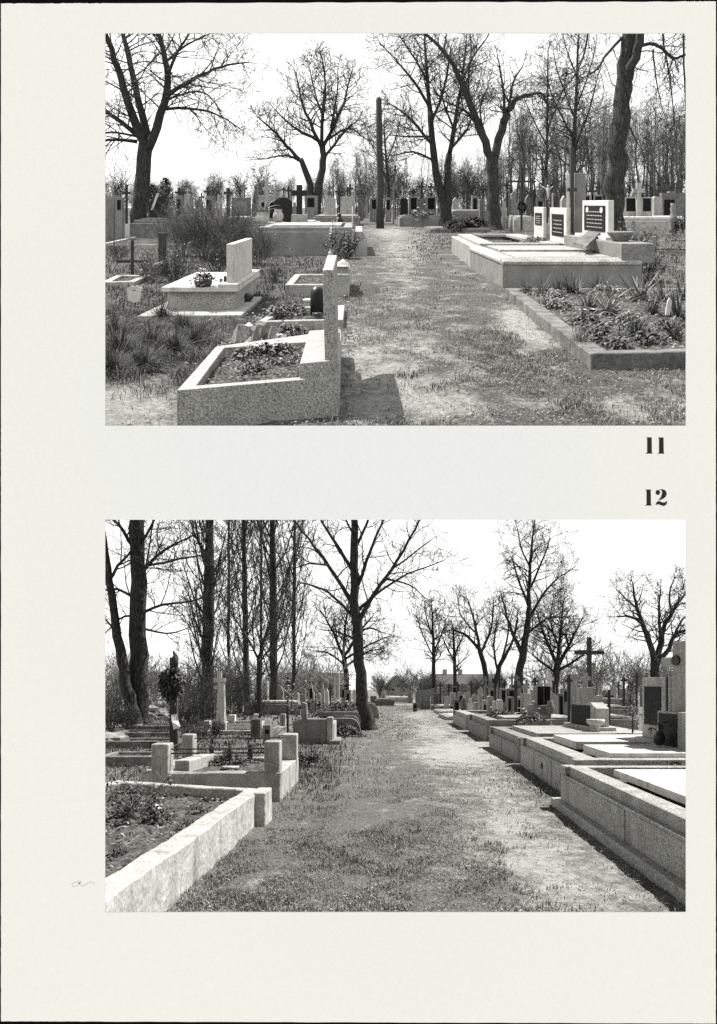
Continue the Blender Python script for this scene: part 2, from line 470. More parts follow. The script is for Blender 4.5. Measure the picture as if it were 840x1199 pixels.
def clump(W, label, x, y, size, hgt, seed, n=160, h0=0.0, lm='leaf', name='leafy_plant', flowers=0, group=None, ls=0.24, cat='plant', parent=None):
    """a low mound of broad leaves"""
    rng = random.Random(seed)
    root = thing(W, name, label, cat, x, y, h0, group)
    mb = MB()
    cap = .07 * max(1, y / 14); big = size * ls; lk = min(1, cap / big)
    for i in range(int(n * 1.6 * min(3, lk ** -1.3))):
        a = rng.random() * 6.283; r = size * .5 * rng.random() ** .5 * (1 + .5 * math.sin(a * 3 + seed))
        hh = hgt * (1 - (r / (size * .5)) ** 2 * .8) * rng.uniform(.35, 1)
        p = (x + math.cos(a) * r, y + math.sin(a) * r, h0 + hh)
        d = (math.cos(a) + rng.gauss(0, .6), math.sin(a) + rng.gauss(0, .6), .35 + rng.gauss(0, .4))
        L = big * lk * rng.uniform(.45, 1.2)
        mb.leaf(p, d, L, L * rng.uniform(.3, .6), rng, rng.uniform(.1, .6))
    for i in range(6):
        a = rng.random() * 6.283
        mb.tube([(x, y, h0 - .02), (x + math.cos(a) * size * .2, y + math.sin(a) * size * .2, h0 + hgt * .8)], [size * .012] * 2, 4)
    mb.build('leaves', lm, W, root)
    if flowers: blooms(W, root, x, y, h0 + hgt, size * .4, flowers, rng, s=min(size * .13, .03 * max(1, y / 14)))
    return root

# --------------------------------------------------------------------------
# graves
def rect(x0, x1, y0, y1): return [(x0, y0), (x1, y0), (x1, y1), (x0, y1)]
def inset(q, d):
    """move a convex quad's corners inwards by d (metres)"""
    cx = sum(p[0] for p in q) / len(q); cy = sum(p[1] for p in q) / len(q)
    n = len(q); out = []
    area = sum(q[i][0] * q[(i + 1) % n][1] - q[(i + 1) % n][0] * q[i][1] for i in range(n))
    sg = 1 if area > 0 else -1
    dd = d if isinstance(d, (list, tuple)) else [d] * n      # per edge i -> i+1
    lines = []
    for i in range(n):
        a, b = q[i], q[(i + 1) % n]
        ex, ey = b[0] - a[0], b[1] - a[1]; l = math.hypot(ex, ey)
        nx, ny = -ey / l * sg, ex / l * sg
        lines.append((a[0] + nx * dd[i], a[1] + ny * dd[i], ex / l, ey / l))
    for i in range(n):
        (ax, ay, adx, ady), (bx, by, bdx, bdy) = lines[i - 1], lines[i]
        den = adx * bdy - ady * bdx
        t = ((bx - ax) * bdy - (by - ay) * bdx) / den
        out.append((ax + adx * t, ay + ady * t))
    return out

def tp(c0, c1, f): return (c0[0] + (c1[0] - c0[0]) * f, c0[1] + (c1[1] - c0[1]) * f)
def sub(q, fx0, fx1, fy0, fy1):
    """sub-quad of quad q = [near-left, near-right, far-right, far-left]"""
    def at(fx, fy): return tp(tp(q[0], q[1], fx), tp(q[3], q[2], fx), fy)
    return [at(fx0, fy0), at(fx1, fy0), at(fx1, fy1), at(fx0, fy1)]

def ctr(q): return (sum(p[0] for p in q) / len(q), sum(p[1] for p in q) / len(q))

def kerb_grave(W, label, q, h, t, m='concrete', soil=True, soil_h=None, name='kerb_grave', group=None, bevel=0.012, wob=0.0, seed=0):
    """open grave bed: kerb ring of thickness t around soil"""
    c = ctr(q); root = thing(W, name, label, 'grave', c[0], c[1], 0, group)
    mb = MB(); mb.ring(q, inset(q, t), -.04, h); k = mb.build('kerb', m, W, root, bevel=0 if wob else bevel)
    if wob: roughen(k, wob, seed)
    if soil: soil_bed(W, root, inset(q, (t - .004) if not isinstance(t, (list, tuple)) else [a - .004 for a in t]), h - .06 if soil_h is None else soil_h, seed)
    return root

def soil_bed(W, root, q, h, seed=0, n=34, amp=0.035):
    mb = MB(); off = seed * 3.7
    for j in range(n + 1):
        for i in range(n + 1):
            a, = sub_pt(q, i / n, j / n)
            z = h + amp * (mnoise.noise(Vector((a[0] * 3, a[1] * 3, off))) + .7 * mnoise.noise(Vector((a[0] * 9, a[1] * 9, off))) + .6 * mnoise.noise(Vector((a[0] * 25, a[1] * 25, off))))
            mb.v.append((a[0], a[1], z))
    for j in range(n):
        for i in range(n):
            k = j * (n + 1) + i
            mb.f.append((k, k + 1, k + n + 2, k + n + 1))
    return mb.build('soil', 'soil', W, root)
def sub_pt(q, fx, fy): return [tp(tp(q[0], q[1], fx), tp(q[3], q[2], fx), fy)]

def roughen(o, amp, seed=0, cuts=4):
    """hand-made unevenness for plaster and old concrete"""
    bm = bmesh.new(); bm.from_mesh(o.data)
    for _ in range(cuts):
        long_ = [e for e in bm.edges if e.calc_length() > 0.16]
        if not long_: break
        bmesh.ops.subdivide_edges(bm, edges=long_, cuts=1, use_grid_fill=True)
    bmesh.ops.triangulate(bm, faces=[f for f in bm.faces if len(f.verts) > 4])
    for v in bm.verts:
        p = v.co * 1.0
        n = Vector((mnoise.noise(p * 2.3 + Vector((seed, 0, 0))), mnoise.noise(p * 2.3 + Vector((0, seed + 9, 0))), mnoise.noise(p * 2.3 + Vector((0, 0, seed + 19)))))
        n2 = Vector((mnoise.noise(p * 8 + Vector((seed, 0, 0))), mnoise.noise(p * 8 + Vector((0, seed + 9, 0))), mnoise.noise(p * 8 + Vector((0, 0, seed + 19)))))
        v.co += n * amp + n2 * amp * .5
    bm.to_mesh(o.data); bm.free()
    md = o.modifiers.new('bevel', 'BEVEL'); md.width = 0.012; md.segments = 1; md.limit_method = 'ANGLE'; md.angle_limit = math.radians(50)

def tiered_tomb(W, label, q, h1, h2, m='granite', back=0.0, slabs=(), plinth=0, panels=0, vents=(), name='stepped_tomb', rim=0.22, soil_h=None, corner=True, group=None):
    """q = [near-left, near-right, far-right, far-left]; a wall up to h1, a set-back coping up to h2, slabs inside"""
    c = ctr(q); root = thing(W, name, label, 'tomb', c[0], c[1], 0, group)
    w = q
    if plinth:
        mb = MB(); mb.prism(q, -.05, plinth); mb.build('plinth', m, W, root, bevel=.012)
        w = inset(q, .11)
    mb = MB(); mb.ring(w, inset(w, .3), plinth if plinth else -.05, h1); mb.build('wall', m, W, root, bevel=.012)
    cq = inset(w, .07)
    mb = MB(); mb.ring(cq, inset(cq, rim), h1 + .0005, h2); mb.build('coping', m, W, root, bevel=.014)
    if corner:
        for (fx, fy) in ((0, 0), (0, 1)):
            mb = MB(); p = sub_pt(w, fx, fy)[0]; s = .16
            y0 = p[1] if fy == 0 else p[1] - s * 1.4
            x0 = p[0] + (w[3][0] - w[0][0]) * (s if fy == 0 else -s) * 0
            mb.prism([(x0 - .004, y0 - .004 * (fy == 0)), (x0 + s, y0 - .004 * (fy == 0)), (x0 + s, y0 + s * 1.4 + .004 * (fy == 1)), (x0 - .004, y0 + s * 1.4 + .004 * (fy == 1))], h1 + .001, h2 + .004)
            mb.build('corner_block', m, W, root, bevel=.014)
    soil_bed(W, root, inset(cq, rim - .004), (h2 - .1) if soil_h is None else soil_h, len(label))
    for i, (s, hs, ms) in enumerate(slabs):
        mb = MB(); mb.prism(sub(cq, *s), h2 - .06, hs); mb.build('slab', ms, W, root, bevel=.01)
    if panels:
        for i in range(panels):                  # facing panels along the path side
            f0, f1 = (i + .04) / panels, (i + .96) / panels
            a = tp(w[0], w[3], f0); b = tp(w[0], w[3], f1)
            mb = MB(); mb.prism([(a[0] - .012, a[1]), (a[0] + .05, a[1]), (b[0] + .05, b[1]), (b[0] - .012, b[1])], (plinth or -.03), h1 - .03)
            pn = mb.build('facing_panel', m, W, root, bevel=.006)
            if i in vents:
                p = tp(w[0], w[3], (f0 + f1) / 2); vb = MB()
                vb.tube([(p[0] - .03, p[1], h1 * .55), (p[0] + .02, p[1], h1 * .55)], [.05, .05], 12)
                vb.build('vent', 'iron', W, pn)
    return root

def cross_pts(cx, h0, h1, ha, aw, t, t2=None):
    """outline of a latin cross: centre cx, foot h0, top h1, arm height ha, half arm span aw, half thickness t"""
    t2 = t2 or t
    return [(cx - t, h0), (cx + t, h0), (cx + t, ha - t2), (cx + aw, ha - t2), (cx + aw, ha + t2), (cx + t, ha + t2), (cx + t, h1),
            (cx - t, h1), (cx - t, ha + t2), (cx - aw, ha + t2), (cx - aw, ha - t2), (cx - t, ha - t2)]

def fcross(W, label, Y, u, vtop, vbot, varm, span, wpx, d=0.12, m='iron', name='grave_cross', base=None, group=None, cat='cross'):
    """a cross facing the camera side, given by the pixels it covers at depth Y"""
    un = Y / F; x = (u - CU) * un; H = lambda v: EYE - (v - W.v0) * un
    mb = MB(); mb.profile(cross_pts(x, H(vbot), H(vtop), H(varm), span * un / 2, wpx * un / 2), Y, Y + d)
    if base:
        root = thing(W, name, label, cat, x, Y, 0, group)
        mb.build('cross', m, W, root, bevel=.006)
        bw, bv0, bm = base; b = MB(); b.box(x - bw * un / 2, x + bw * un / 2, Y - .1, Y + d + .35, -.05, H(bv0)); b.build('pedestal', bm, W, root, bevel=.015)
        return root
    o = mb.build(name, m, W, bevel=.006, base=(x, Y, max(0.0, H(vbot))))
    return tag(o, label, cat, group)

def fstone(W, label, Y, u0, u1, v0, v1, d=0.25, m='concrete', top='flat', plaques=(), cross=None, base=None, name='headstone', group=None, plaque_m='plaque', foot=True, lines=0):
    """a headstone facing the camera: pixel box u0..u1, v0..v1 at depth Y. plaques: (f0, f1, g0, g1) fractions from left/top"""
    un = Y / F; H = lambda v: EYE - (v - W.v0) * un; X = lambda u: (u - CU) * un
    x0, x1, h0, h1 = X(u0), X(u1), H(v1), H(v0)
    if foot: h0 = min(h0, 0) - .04
    w, hh = x1 - x0, H(v0) - H(v1)
    root = thing(W, name, label, 'headstone', (x0 + x1) / 2, Y + d / 2, max(0, h0), group)
    if top == 'flat': pts = [(x0, h0), (x1, h0), (x1, h1), (x0, h1)]
    elif top == 'round':
        pts = [(x0, h0), (x1, h0)] + [((x0 + x1) / 2 + w / 2 * math.cos(a), h1 - w * .28 + w * .28 * math.sin(a)) for a in [math.pi * k / 10 for k in range(11)]]
    elif top == 'arch':
        pts = [(x0, h0), (x1, h0)] + [((x0 + x1) / 2 + w / 2 * math.cos(a), h1 - hh * .14 + hh * .14 * math.sin(a)) for a in [math.pi * k / 10 for k in range(11)]]
    elif top == 'slantl': pts = [(x0, h0), (x1, h0), (x1, h1 - hh * .28), (x0, h1)]
    elif top == 'slantr': pts = [(x0, h0), (x1, h0), (x1, h1), (x0, h1 - hh * .28)]
    elif top == 'gable': pts = [(x0, h0), (x1, h0), (x1, h1 - hh * .16), ((x0 + x1) / 2, h1), (x0, h1 - hh * .16)]
    elif top == 'step': pts = [(x0, h0), (x1, h0), (x1, h1 - hh * .22), (x1 - w * .25, h1 - hh * .22), (x1 - w * .25, h1), (x0 + w * .25, h1), (x0 + w * .25, h1 - hh * .22), (x0, h1 - hh * .22)]
    mb = MB(); mb.profile(pts, Y, Y + d); mb.build('stone', m, W, root, bevel=.012)
    for (f0, f1, g0, g1) in plaques:
        p = MB(); p.box(x0 + w * f0, x0 + w * f1, Y - .012, Y + .02, h1 - hh * g1, h1 - hh * g0)
        po = p.build('plaque', plaque_m, W, root)
        if lines:
            l = MB(); rr = random.Random(int(u0))
            for k in range(lines):
                hy = h1 - hh * (g0 + (g1 - g0) * (k + .8) / (lines + .6)); a = rr.uniform(.1, .25)
                l.box(x0 + w * (f0 + (f1 - f0) * a), x0 + w * (f1 - (f1 - f0) * a), Y - .016, Y - .01, hy - hh * .012, hy + hh * .012)
            l.build('inscription', 'letters', W, po)
    if cross:
        (vt, sp, cw, cm) = cross; cx = (x0 + x1) / 2
        c = MB(); ht = H(vt); c.profile(cross_pts(cx, h1 - .02, ht, h1 + (ht - h1) * .62, sp * un / 2, cw * un / 2), Y + d * .3, Y + d * .7)
        c.build('cross', cm, W, root, bevel=.006)
    if base:
        (bu0, bu1, bv, bm) = base; b = MB(); b.box(X(bu0), X(bu1), Y - .15, Y + d + .15, -.05, H(bv)); b.build('base', bm, W, root, bevel=.015)
    return root

def sstone(W, label, X, u0, u1, vtop, h0, t=0.25, m='granite', plaques=(), name='headstone', group=None, lines=0, top='flat', letters=None, oval=False, base=0, cross=None, plaque_m='plaque'):
    """a headstone facing the path (its -x face shows): u0 far edge, u1 near edge; right-hand side of the path only"""
    y0, y1 = F * X / (u1 - CU), F * X / (u0 - CU)
    h1 = EYE - (vtop - W.v0) * y0 / F
    d, hh = y1 - y0, h1 - h0
    root = thing(W, name, label, 'headstone', X + t / 2, (y0 + y1) / 2, h0, group)
    if top == 'flat': pts = [(y0, h0), (y1, h0), (y1, h1), (y0, h1)]
    elif top == 'slant': pts = [(y0, h0), (y1, h0), (y1, h1 - hh * .35), (y0 + d * .2, h1), (y0, h1 - hh * .2)]
    else: pts = [(y0, h0), (y1, h0)] + [((y0 + y1) / 2 - d / 2 * -math.cos(a), h1 - hh * .15 + hh * .15 * math.sin(a)) for a in [math.pi * k / 10 for k in range(11)]]
    mb = MB(); mb.profile_x(pts, X, X + t); mb.build('stone', m, W, root, bevel=.012)
    if base:
        b = MB(); b.box(X - .12, X + t + .1, y0 - .2, y1 + .2, h0 - .05, h0 + base); b.build('base', m, W, root, bevel=.012)
    for (f0, f1, g0, g1) in plaques:           # fractions along depth (0 = far, i.e. left in view) and from the top
        ya, yb = y1 - d * f1, y1 - d * f0
        p = MB(); p.box(X - .012, X + .02, ya, yb, h1 - hh * g1, h1 - hh * g0); po = p.build('plaque', plaque_m, W, root)
        if lines:
            l = MB(); rr = random.Random(int(u0))
            for k in range(lines):
                hy = h1 - hh * (g0 + (g1 - g0) * (k + 1.6) / (lines + 1.6)); a = rr.uniform(.08, .2) * (yb - ya)
                y = ya + a
                while y < yb - a:
                    w = rr.uniform(.05, .16); l.box(X - .016, X - .01, y, min(y + w, yb - a), hy - hh * .01, hy + hh * .012); y += w + .035
            l.build('inscription', 'letters', W, po)
        if oval:
            for fy in (.16, .84):
                l = MB(); yc = ya + (yb - ya) * fy; hc = h1 - hh * (g0 + (g1 - g0) * .17)
                l.profile_x([(yc + .1 * math.cos(a), hc + .065 * math.sin(a)) for a in [2 * math.pi * k / 14 for k in range(14)]], X - .018, X - .01)
                l.build('portrait', 'white', W, po)
    if cross:
        (vt, sp, cw, cm) = cross; ym = (y0 + y1) / 2; ht = EYE - (vt - W.v0) * ym / F
        c = MB(); c.profile_x(cross_pts(ym, h1 - .02, ht, h1 + (ht - h1) * .62, sp / 2, cw / 2), X + t * .3, X + t * .75); c.build('cross', cm, W, root, bevel=.006)
    return root

def vase(W, label, x, y, h, hgt, r, m='ceramic', name='vase', prof=None, flowers=None, lm='leaf', seed=1, group=None, cat='vase'):
    root = thing(W, name, label, cat, x, y, h, group)
    pr = prof or [(.55, 0), (.75, .12), (1, .45), (.85, .7), (.6, .86), (.72, 1)]
    mb = MB(); mb.lathe(x, y, [(a * r, h + b * hgt) for a, b in pr]); mb.build('body', m, W, root, smooth=True)
    if flowers:
        rng = random.Random(seed); ml = MB(); n, sp, up_ = flowers
        for i in range(n):
            a = rng.random() * 6.283; e = rng.random()
            tip = (x + math.cos(a) * sp * e, y + math.sin(a) * sp * e, h + hgt + up_ * rng.uniform(.3, 1))
            ml.tube([(x, y, h + hgt * .9), tip], [r * .05, r * .04], 4)
            for k in range(3): ml.leaf(tip, (rng.gauss(0, 1), rng.gauss(0, 1), rng.gauss(0, .6)), sp * .5, sp * .22, rng)
        ml.build('flowers', lm, W, root)
    return root

def lantern(W, label, x, y, h, hgt, r, m='ceramic', group=None):
    root = thing(W, 'grave_lantern', label, 'lantern', x, y, h, group)
    mb = MB(); mb.lathe(x, y, [(r * .8, h), (r, h + hgt * .08), (r * .9, h + hgt * .65), (r * .5, h + hgt * .72)], 10); mb.build('glass', m, W, root, smooth=True)
    mb = MB(); mb.lathe(x, y, [(r * .95, h + hgt * .721), (r * .8, h + hgt * .85), (r * .15, h + hgt), (r * .05, h + hgt * 1.02)], 10); mb.build('lid', 'iron', W, root, smooth=True)
    return root

def trellis_copy(proto, x, y, W, label=None):
    c = proto.copy(); W.col.objects.link(c); c.location = (x, y, W.Z(y, 0))
    if label: c['label'] = label
    for ch in proto.children:
        k = ch.copy(); W.col.objects.link(k); k.parent = c
    return c

# --------------------------------------------------------------------------
# ground sheets with bare patches
def fbm(x, y, s=1.0, seed=0.0, oct=4):
    a, t, k = 1.0, 0.0, s
    for _ in range(oct):
        t += a * mnoise.noise(Vector((x * k, y * k * .75, seed))); a *= .5; k *= 2.1
    return t

def bare_at(W, x, y, blobs, base):
    u = CU + F * x / y; v = W.v0 + F * EYE / y
    s = base
    for (bu, bv, ru, rv, k) in blobs:
        d = ((u - bu) / ru) ** 2 + ((v - bv) / rv) ** 2
        if d < 6: s += k * math.exp(-d)
    return s

def ground(W, name, m, blobs, base, ymin, ymax, seed, rough=0.03):
    mb = MB(); rows = []; y = ymin
    while y < ymax: rows.append(y); y *= 1.011 if y < 30 else 1.03
    rows.append(ymax)
    n = 170; bare = []
    for y in rows:
        for i in range(n + 1):
            x = (-.56 + 1.16 * i / n) * y + (-3 + 6 * i / n)
            z = rough * fbm(x, y, 1.1, seed, 5) + .4 * rough * mnoise.noise(Vector((x * 14, y * 11, seed)))
            mb.v.append((x, y, z - .01)); bare.append(bare_at(W, x, y, blobs, base))
    for j in range(len(rows) - 1):
        for i in range(n):
            k = j * (n + 1) + i; mb.f.append((k, k + 1, k + n + 2, k + n + 1))
    o = mb.build(name, m, W, smooth=True, base=(0, ymin, 0), kind='structure')
    a = o.data.attributes.new('bare', 'FLOAT', 'POINT'); a.data.foreach_set('value', bare)
    return o

def blades(W, name, m, regions, blobs, base, seed, avoid=(), thr=0.75):
    """grass: regions (u0, u1, v0, v1, count, height, width, lean)"""
    rng = random.Random(seed); mb = MB(); V = mb.v; Fc = mb.f
    for (u0, u1, v0, v1, n, hh, ww, lean) in regions:
        for _ in range(n):
            u = rng.uniform(u0, u1) + rng.gauss(0, 16); v = rng.uniform(v0, v1); v = max(W.v0 + 6, v + rng.gauss(0, .12) * (v - W.v0))
            x, y = W.G(u, v)
            if y < 4.3: continue
            if any(inpoly(x, y, q) for q in avoid): continue
            s = bare_at(W, x, y, blobs, base) + .55 * fbm(x, y, 1.7, seed, 3)
            if s > thr and rng.random() < min(.96, (s - thr) * 3.5): continue
            cn = fbm(x, y, 3.1, seed + 5, 3)
            if cn < -.1 and rng.random() < .75: continue
            cl = .5 + .9 * max(0, .5 + cn)
            h = hh * cl * rng.uniform(.3, 1.4); w = ww * rng.uniform(.6, 1.4) * max(1, y / 9)
            a = rng.random() * 6.283; l = lean * h * rng.random()
            dx, dy = math.cos(a), math.sin(a)
            b = len(V)
            V += [(x - dy * w, y + dx * w, -.02), (x + dy * w, y - dx * w, -.02),
                  (x + dx * l * .35 + dy * w * .7, y + dy * l * .35 - dx * w * .7, h * .6), (x + dx * l * .35 - dy * w * .7, y + dy * l * .35 + dx * w * .7, h * .6),
                  (x + dx * l, y + dy * l, h)]
            Fc += [(b, b + 1, b + 2, b + 3), (b + 3, b + 2, b + 4)]
    o = mb.build(name, m, W, base=(0, 8, 0), kind='stuff')
    return o

def inpoly(x, y, q):
    c = False; n = len(q); j = n - 1
    for i in range(n):
        if (q[i][1] > y) != (q[j][1] > y) and x < (q[j][0] - q[i][0]) * (y - q[i][1]) / (q[j][1] - q[i][1]) + q[i][0]: c = not c
        j = i
    return c

def litter(W, name, regions, seed, m='litter', avoid=()):
    rng = random.Random(seed); mb = MB()
    for (u0, u1, v0, v1, n, s) in regions:
        for _ in range(n):
            x, y = W.G(rng.uniform(u0, u1), rng.uniform(v0, v1))
            if y < 4.3 or any(inpoly(x, y, q) for q in avoid): continue
            mb.leaf((x, y, rng.uniform(.0, .03)), (rng.gauss(0, 1), rng.gauss(0, 1), rng.gauss(0.1, .25)), s * rng.uniform(.5, 1.5), s * .6, rng, .1)
    return mb.build(name, m, W, base=(0, 8, 0), kind='stuff')

def bed_leaves(W, root, q, h, n, seed, s=.04, m='litter'):
    """fallen leaves and dead stems lying on a bed"""
    rng = random.Random(seed); mb = MB()
    xs = [p[0] for p in q]; ys = [p[1] for p in q]
    while n > 0:
        x, y = rng.uniform(min(xs), max(xs)), rng.uniform(min(ys), max(ys)); n -= 1
        if not inpoly(x, y, q): continue
        mb.leaf((x, y, h + rng.uniform(0, .05)), (rng.gauss(0, 1), rng.gauss(0, 1), rng.gauss(.2, .35)), s * rng.uniform(.4, 1.8), s * .5, rng, .15)
    return mb.build('fallen_leaves', m, W, root, kind='stuff')
# --------------------------------------------------------------------------
# small helper: a far tomb given by the pixels of its camera-side face
def ftomb(W, label, Y, u0, u1, v0, v1, depth, m='concrete', slab='granite_pale', group=None, name='tomb'):
    un = Y / F; X = lambda u: (u - CU) * un; h = EYE - (v0 - W.v0) * un
    x0, x1 = X(u0), X(u1)
    root = thing(W, name, label, 'tomb', (x0 + x1) / 2, Y + depth / 2, 0, group)
    mb = MB(); mb.box(x0, x1, Y, Y + depth, -.05, h * .78); mb.build('base', m, W, root, bevel=.02)
    t = min(.14, (x1 - x0) * .1)
    mb = MB(); mb.box(x0 + t, x1 - t, Y + t, Y + depth - t, h * .78 - .01, h * .93); mb.build('coping', m, W, root, bevel=.02)
    mb = MB(); mb.box(x0 + 2.6 * t, x1 - 2.6 * t, Y + 2.6 * t, Y + depth - 2.6 * t, h * .93 - .01, h); mb.build('slab', slab, W, root, bevel=.015)
    return root

# ============================ the album page ==============================
PY = 4.15
def pg(u, v, d=0.0): return ((u - CU) * PY / F, PY - d, (CV - v) * PY / F)
def paper_mat():
    m = bpy.data.materials.new('album_paper'); m.use_nodes = True
    nt = m.node_tree; N = nt.nodes; L = nt.links; b = N["Principled BSDF"]
    b.inputs["Roughness"].default_value = .95; b.inputs["Specular IOR Level"].default_value = .03
    tc = N.new("ShaderNodeTexCoord")
    n1 = N.new("ShaderNodeTexNoise"); n1.inputs["Scale"].default_value = .55; n1.inputs["Detail"].default_value = 3
    n2 = N.new("ShaderNodeTexNoise"); n2.inputs["Scale"].default_value = 28; n2.inputs["Detail"].default_value = 5
    n3 = N.new("ShaderNodeTexNoise"); n3.inputs["Scale"].default_value = 90; n3.inputs["Detail"].default_value = 2
    for n in (n1, n2, n3): L.new(tc.outputs["Object"], n.inputs["Vector"])
    # yellowed towards the sheet's rim: distance from the middle, broken up by noise
    ln = N.new("ShaderNodeVectorMath"); ln.operation = 'LENGTH'
    mp = N.new("ShaderNodeMapping"); mp.inputs["Scale"].default_value = (.40, 1, .28)
    L.new(tc.outputs["Object"], mp.inputs["Vector"]); L.new(mp.outputs["Vector"], ln.inputs[0])
    ad = N.new("ShaderNodeMath"); ad.operation = 'ADD'; L.new(ln.outputs["Value"], ad.inputs[0])
    sb = N.new("ShaderNodeMath"); sb.operation = 'MULTIPLY_ADD'; sb.inputs[1].default_value = .9; sb.inputs[2].default_value = -.45
    L.new(n1.outputs["Fac"], sb.inputs[0]); L.new(sb.outputs[0], ad.inputs[1])
    r = N.new("ShaderNodeValToRGB"); e = r.color_ramp.elements
    e[0].position, e[0].color = .25, PAPER[0]; e[1].position, e[1].color = .85, PAPER[1]
    L.new(ad.outputs[0], r.inputs["Fac"])
    o = r.outputs["Color"]
    for n, lo, hi in ((n2, .985, 1.01), (n3, .985, 1.01)):
        mr = N.new("ShaderNodeMapRange"); mr.inputs["From Min"].default_value = .3; mr.inputs["From Max"].default_value = .7
        mr.inputs["To Min"].default_value = lo; mr.inputs["To Max"].default_value = hi
        L.new(n.outputs["Fac"], mr.inputs["Value"])
        mx = N.new("ShaderNodeMix"); mx.data_type = 'RGBA'; mx.blend_type = 'MULTIPLY'; mx.inputs[0].default_value = 1
        L.new(o, mx.inputs[6]); L.new(mr.outputs["Result"], mx.inputs[7]); o = mx.outputs[2]
    L.new(o, b.inputs["Base Color"])
    return m
PAPER = [(.83, .835, .81, 1), (.87, .865, .80, 1)]
M['paper'] = paper_mat()
M['ink'] = mat('printing_ink', [(0.3, .012), (0.7, .022)], 60, rough=.6, bump=0)
M['pencil'] = mat('pencil_graphite', [(0.3, .62), (0.7, .72)], 60, rough=.6, bump=0)
M['backing'] = mat('black_backing', [(0.3, .003), (0.7, .007)], 60, rough=.9, bump=0, spec=.02)

def page_mesh(name, us, vs, holes, d, th, m, parent=None, jag=0.0):
    rng = random.Random(3); bm = bmesh.new(); vm = {}
    def vert(i, j):
        if (i, j) not in vm: vm[(i, j)] = bm.verts.new(pg(us[i], vs[j], d))
        return vm[(i, j)]
    for i in range(len(us) - 1):
        for j in range(len(vs) - 1):
            if (i, j) in holes: continue
            bm.faces.new([vert(i, j), vert(i, j + 1), vert(i + 1, j + 1), vert(i + 1, j)])
    if jag:
        ed = [e for e in bm.edges if e.is_boundary and (all(abs(v.co.x - pg(us[0], 0)[0]) < 1e-4 for v in e.verts) or all(abs(v.co.x - pg(us[-1], 0)[0]) < 1e-4 for v in e.verts) or all(abs(v.co.z - pg(0, vs[0])[2]) < 1e-4 for v in e.verts) or all(abs(v.co.z - pg(0, vs[-1])[2]) < 1e-4 for v in e.verts))]
        r = bmesh.ops.subdivide_edges(bm, edges=ed, cuts=40)
        for v in bm.verts:
            p = v.co
            if abs(p.x - pg(us[0], 0)[0]) < 1e-3 or abs(p.x - pg(us[-1], 0)[0]) < 1e-3: p.x += rng.uniform(-jag, jag) * .4
            t = (p.x - pg(us[0], 0)[0]) / (pg(us[-1], 0)[0] - pg(us[0], 0)[0])
            if abs(p.z - pg(0, vs[0])[2]) < 1e-3: p.z += rng.uniform(-jag, jag) + t * .012
            if abs(p.z - pg(0, vs[-1])[2]) < 1e-3: p.z += rng.uniform(-jag, jag) * .5 - t * .012
    ret = bmesh.ops.extrude_face_region(bm, geom=bm.faces[:])
    for g_ in ret['geom']:
        if isinstance(g_, bmesh.types.BMVert): g_.co.y += th
    bmesh.ops.recalc_face_normals(bm, faces=bm.faces)
    me = bpy.data.meshes.new(name); bm.to_mesh(me); bm.free()
    me.materials.append(m); o = bpy.data.objects.new(name, me); CP.objects.link(o)
    c = Vector(pg(CU, CV, 0)); 
    for v in me.vertices: v.co -= c
    o.location = c if parent is None else (0, 0, 0)
    if parent is not None: o.parent = parent
    return o
page = page_mesh('album_page', [1.4, 123.2, 803.6, 838.4], [4.2, 38.6, 498.4, 608.6, 1068.2, 1195.8], {(1, 1), (1, 3)}, 0, .006, M['paper'], jag=.0018)
tag(page, 'cream album page with two picture openings and the numbers 11 and 12', 'album page')
back = page_mesh('backing_board', [-420, 8, 832, 1260], [-320, 11, 1189, 1520], {(1, 1)}, -.02, .01, M['backing'])
tag(back, 'black backing showing as a thin dark line around the cream page', 'backing board')

def glyphs(name, polys, label=None):
    bm = bmesh.new(); c = Vector(pg(CU, CV, 0))
    for poly in polys:
        vs = [bm.verts.new(Vector(pg(735 + x / 9.222, 490 + y / 9.222, .0012)) - c) for x, y in poly]
        f = bm.faces.new(vs)
        r = bmesh.ops.extrude_face_region(bm, geom=[f])
        for q in r['geom']:
            if isinstance(q, bmesh.types.BMVert): q.co.y += .0016
    bmesh.ops.recalc_face_normals(bm, faces=bm.faces)
    bmesh.ops.triangulate(bm, faces=[f for f in bm.faces if len(f.verts) > 4])
    me = bpy.data.meshes.new(name); bm.to_mesh(me); bm.free(); me.materials.append(M['ink'])
    o = bpy.data.objects.new(name, me); CP.objects.link(o); o.parent = page
    if label: o['label'] = label
    return o
def one(x0, x1, y0, y1, fl, fr):
    return [(x0 - 12, y0), (x1 - 2, y0 - 1), (x1, y1 - 14), (x1 + 3, y1 - 8), (fr, y1 - 3), (fr, y1), (fl, y1), (fl, y1 - 3), (x0 - 3, y1 - 9), (x0, y1 - 14), (x0, y0 + 14), (x0 - 3, y0 + 6), (x0 - 12, y0 + 3)]
glyphs('number', [one(212, 262, 205, 379, 195, 270), one(340, 390, 206, 380, 326, 397)], 'printed number 11 under the upper picture')
ball = [(327 + 24 * math.cos(a), 799 + 27 * math.sin(a)) for a in [2 * math.pi * k / 18 for k in range(18)]]
bowl = [(340, 769), (362, 764), (385, 766), (406, 776), (420, 796), (422, 818), (412, 843), (390, 863), (358, 878), (330, 888), (346, 868), (362, 843), (372, 815), (373, 790), (366, 776), (352, 771)]
foot = [(303, 936), (308, 915), (318, 899), (334, 893), (352, 896), (374, 905), (394, 907), (412, 902), (427, 889), (427, 905), (420, 925), (406, 940), (388, 944), (368, 940), (344, 930), (325, 926), (312, 931)]
glyphs('number', [one(205, 252, 768, 940, 188, 258), ball, bowl, foot], 'printed number 12 over the lower picture')
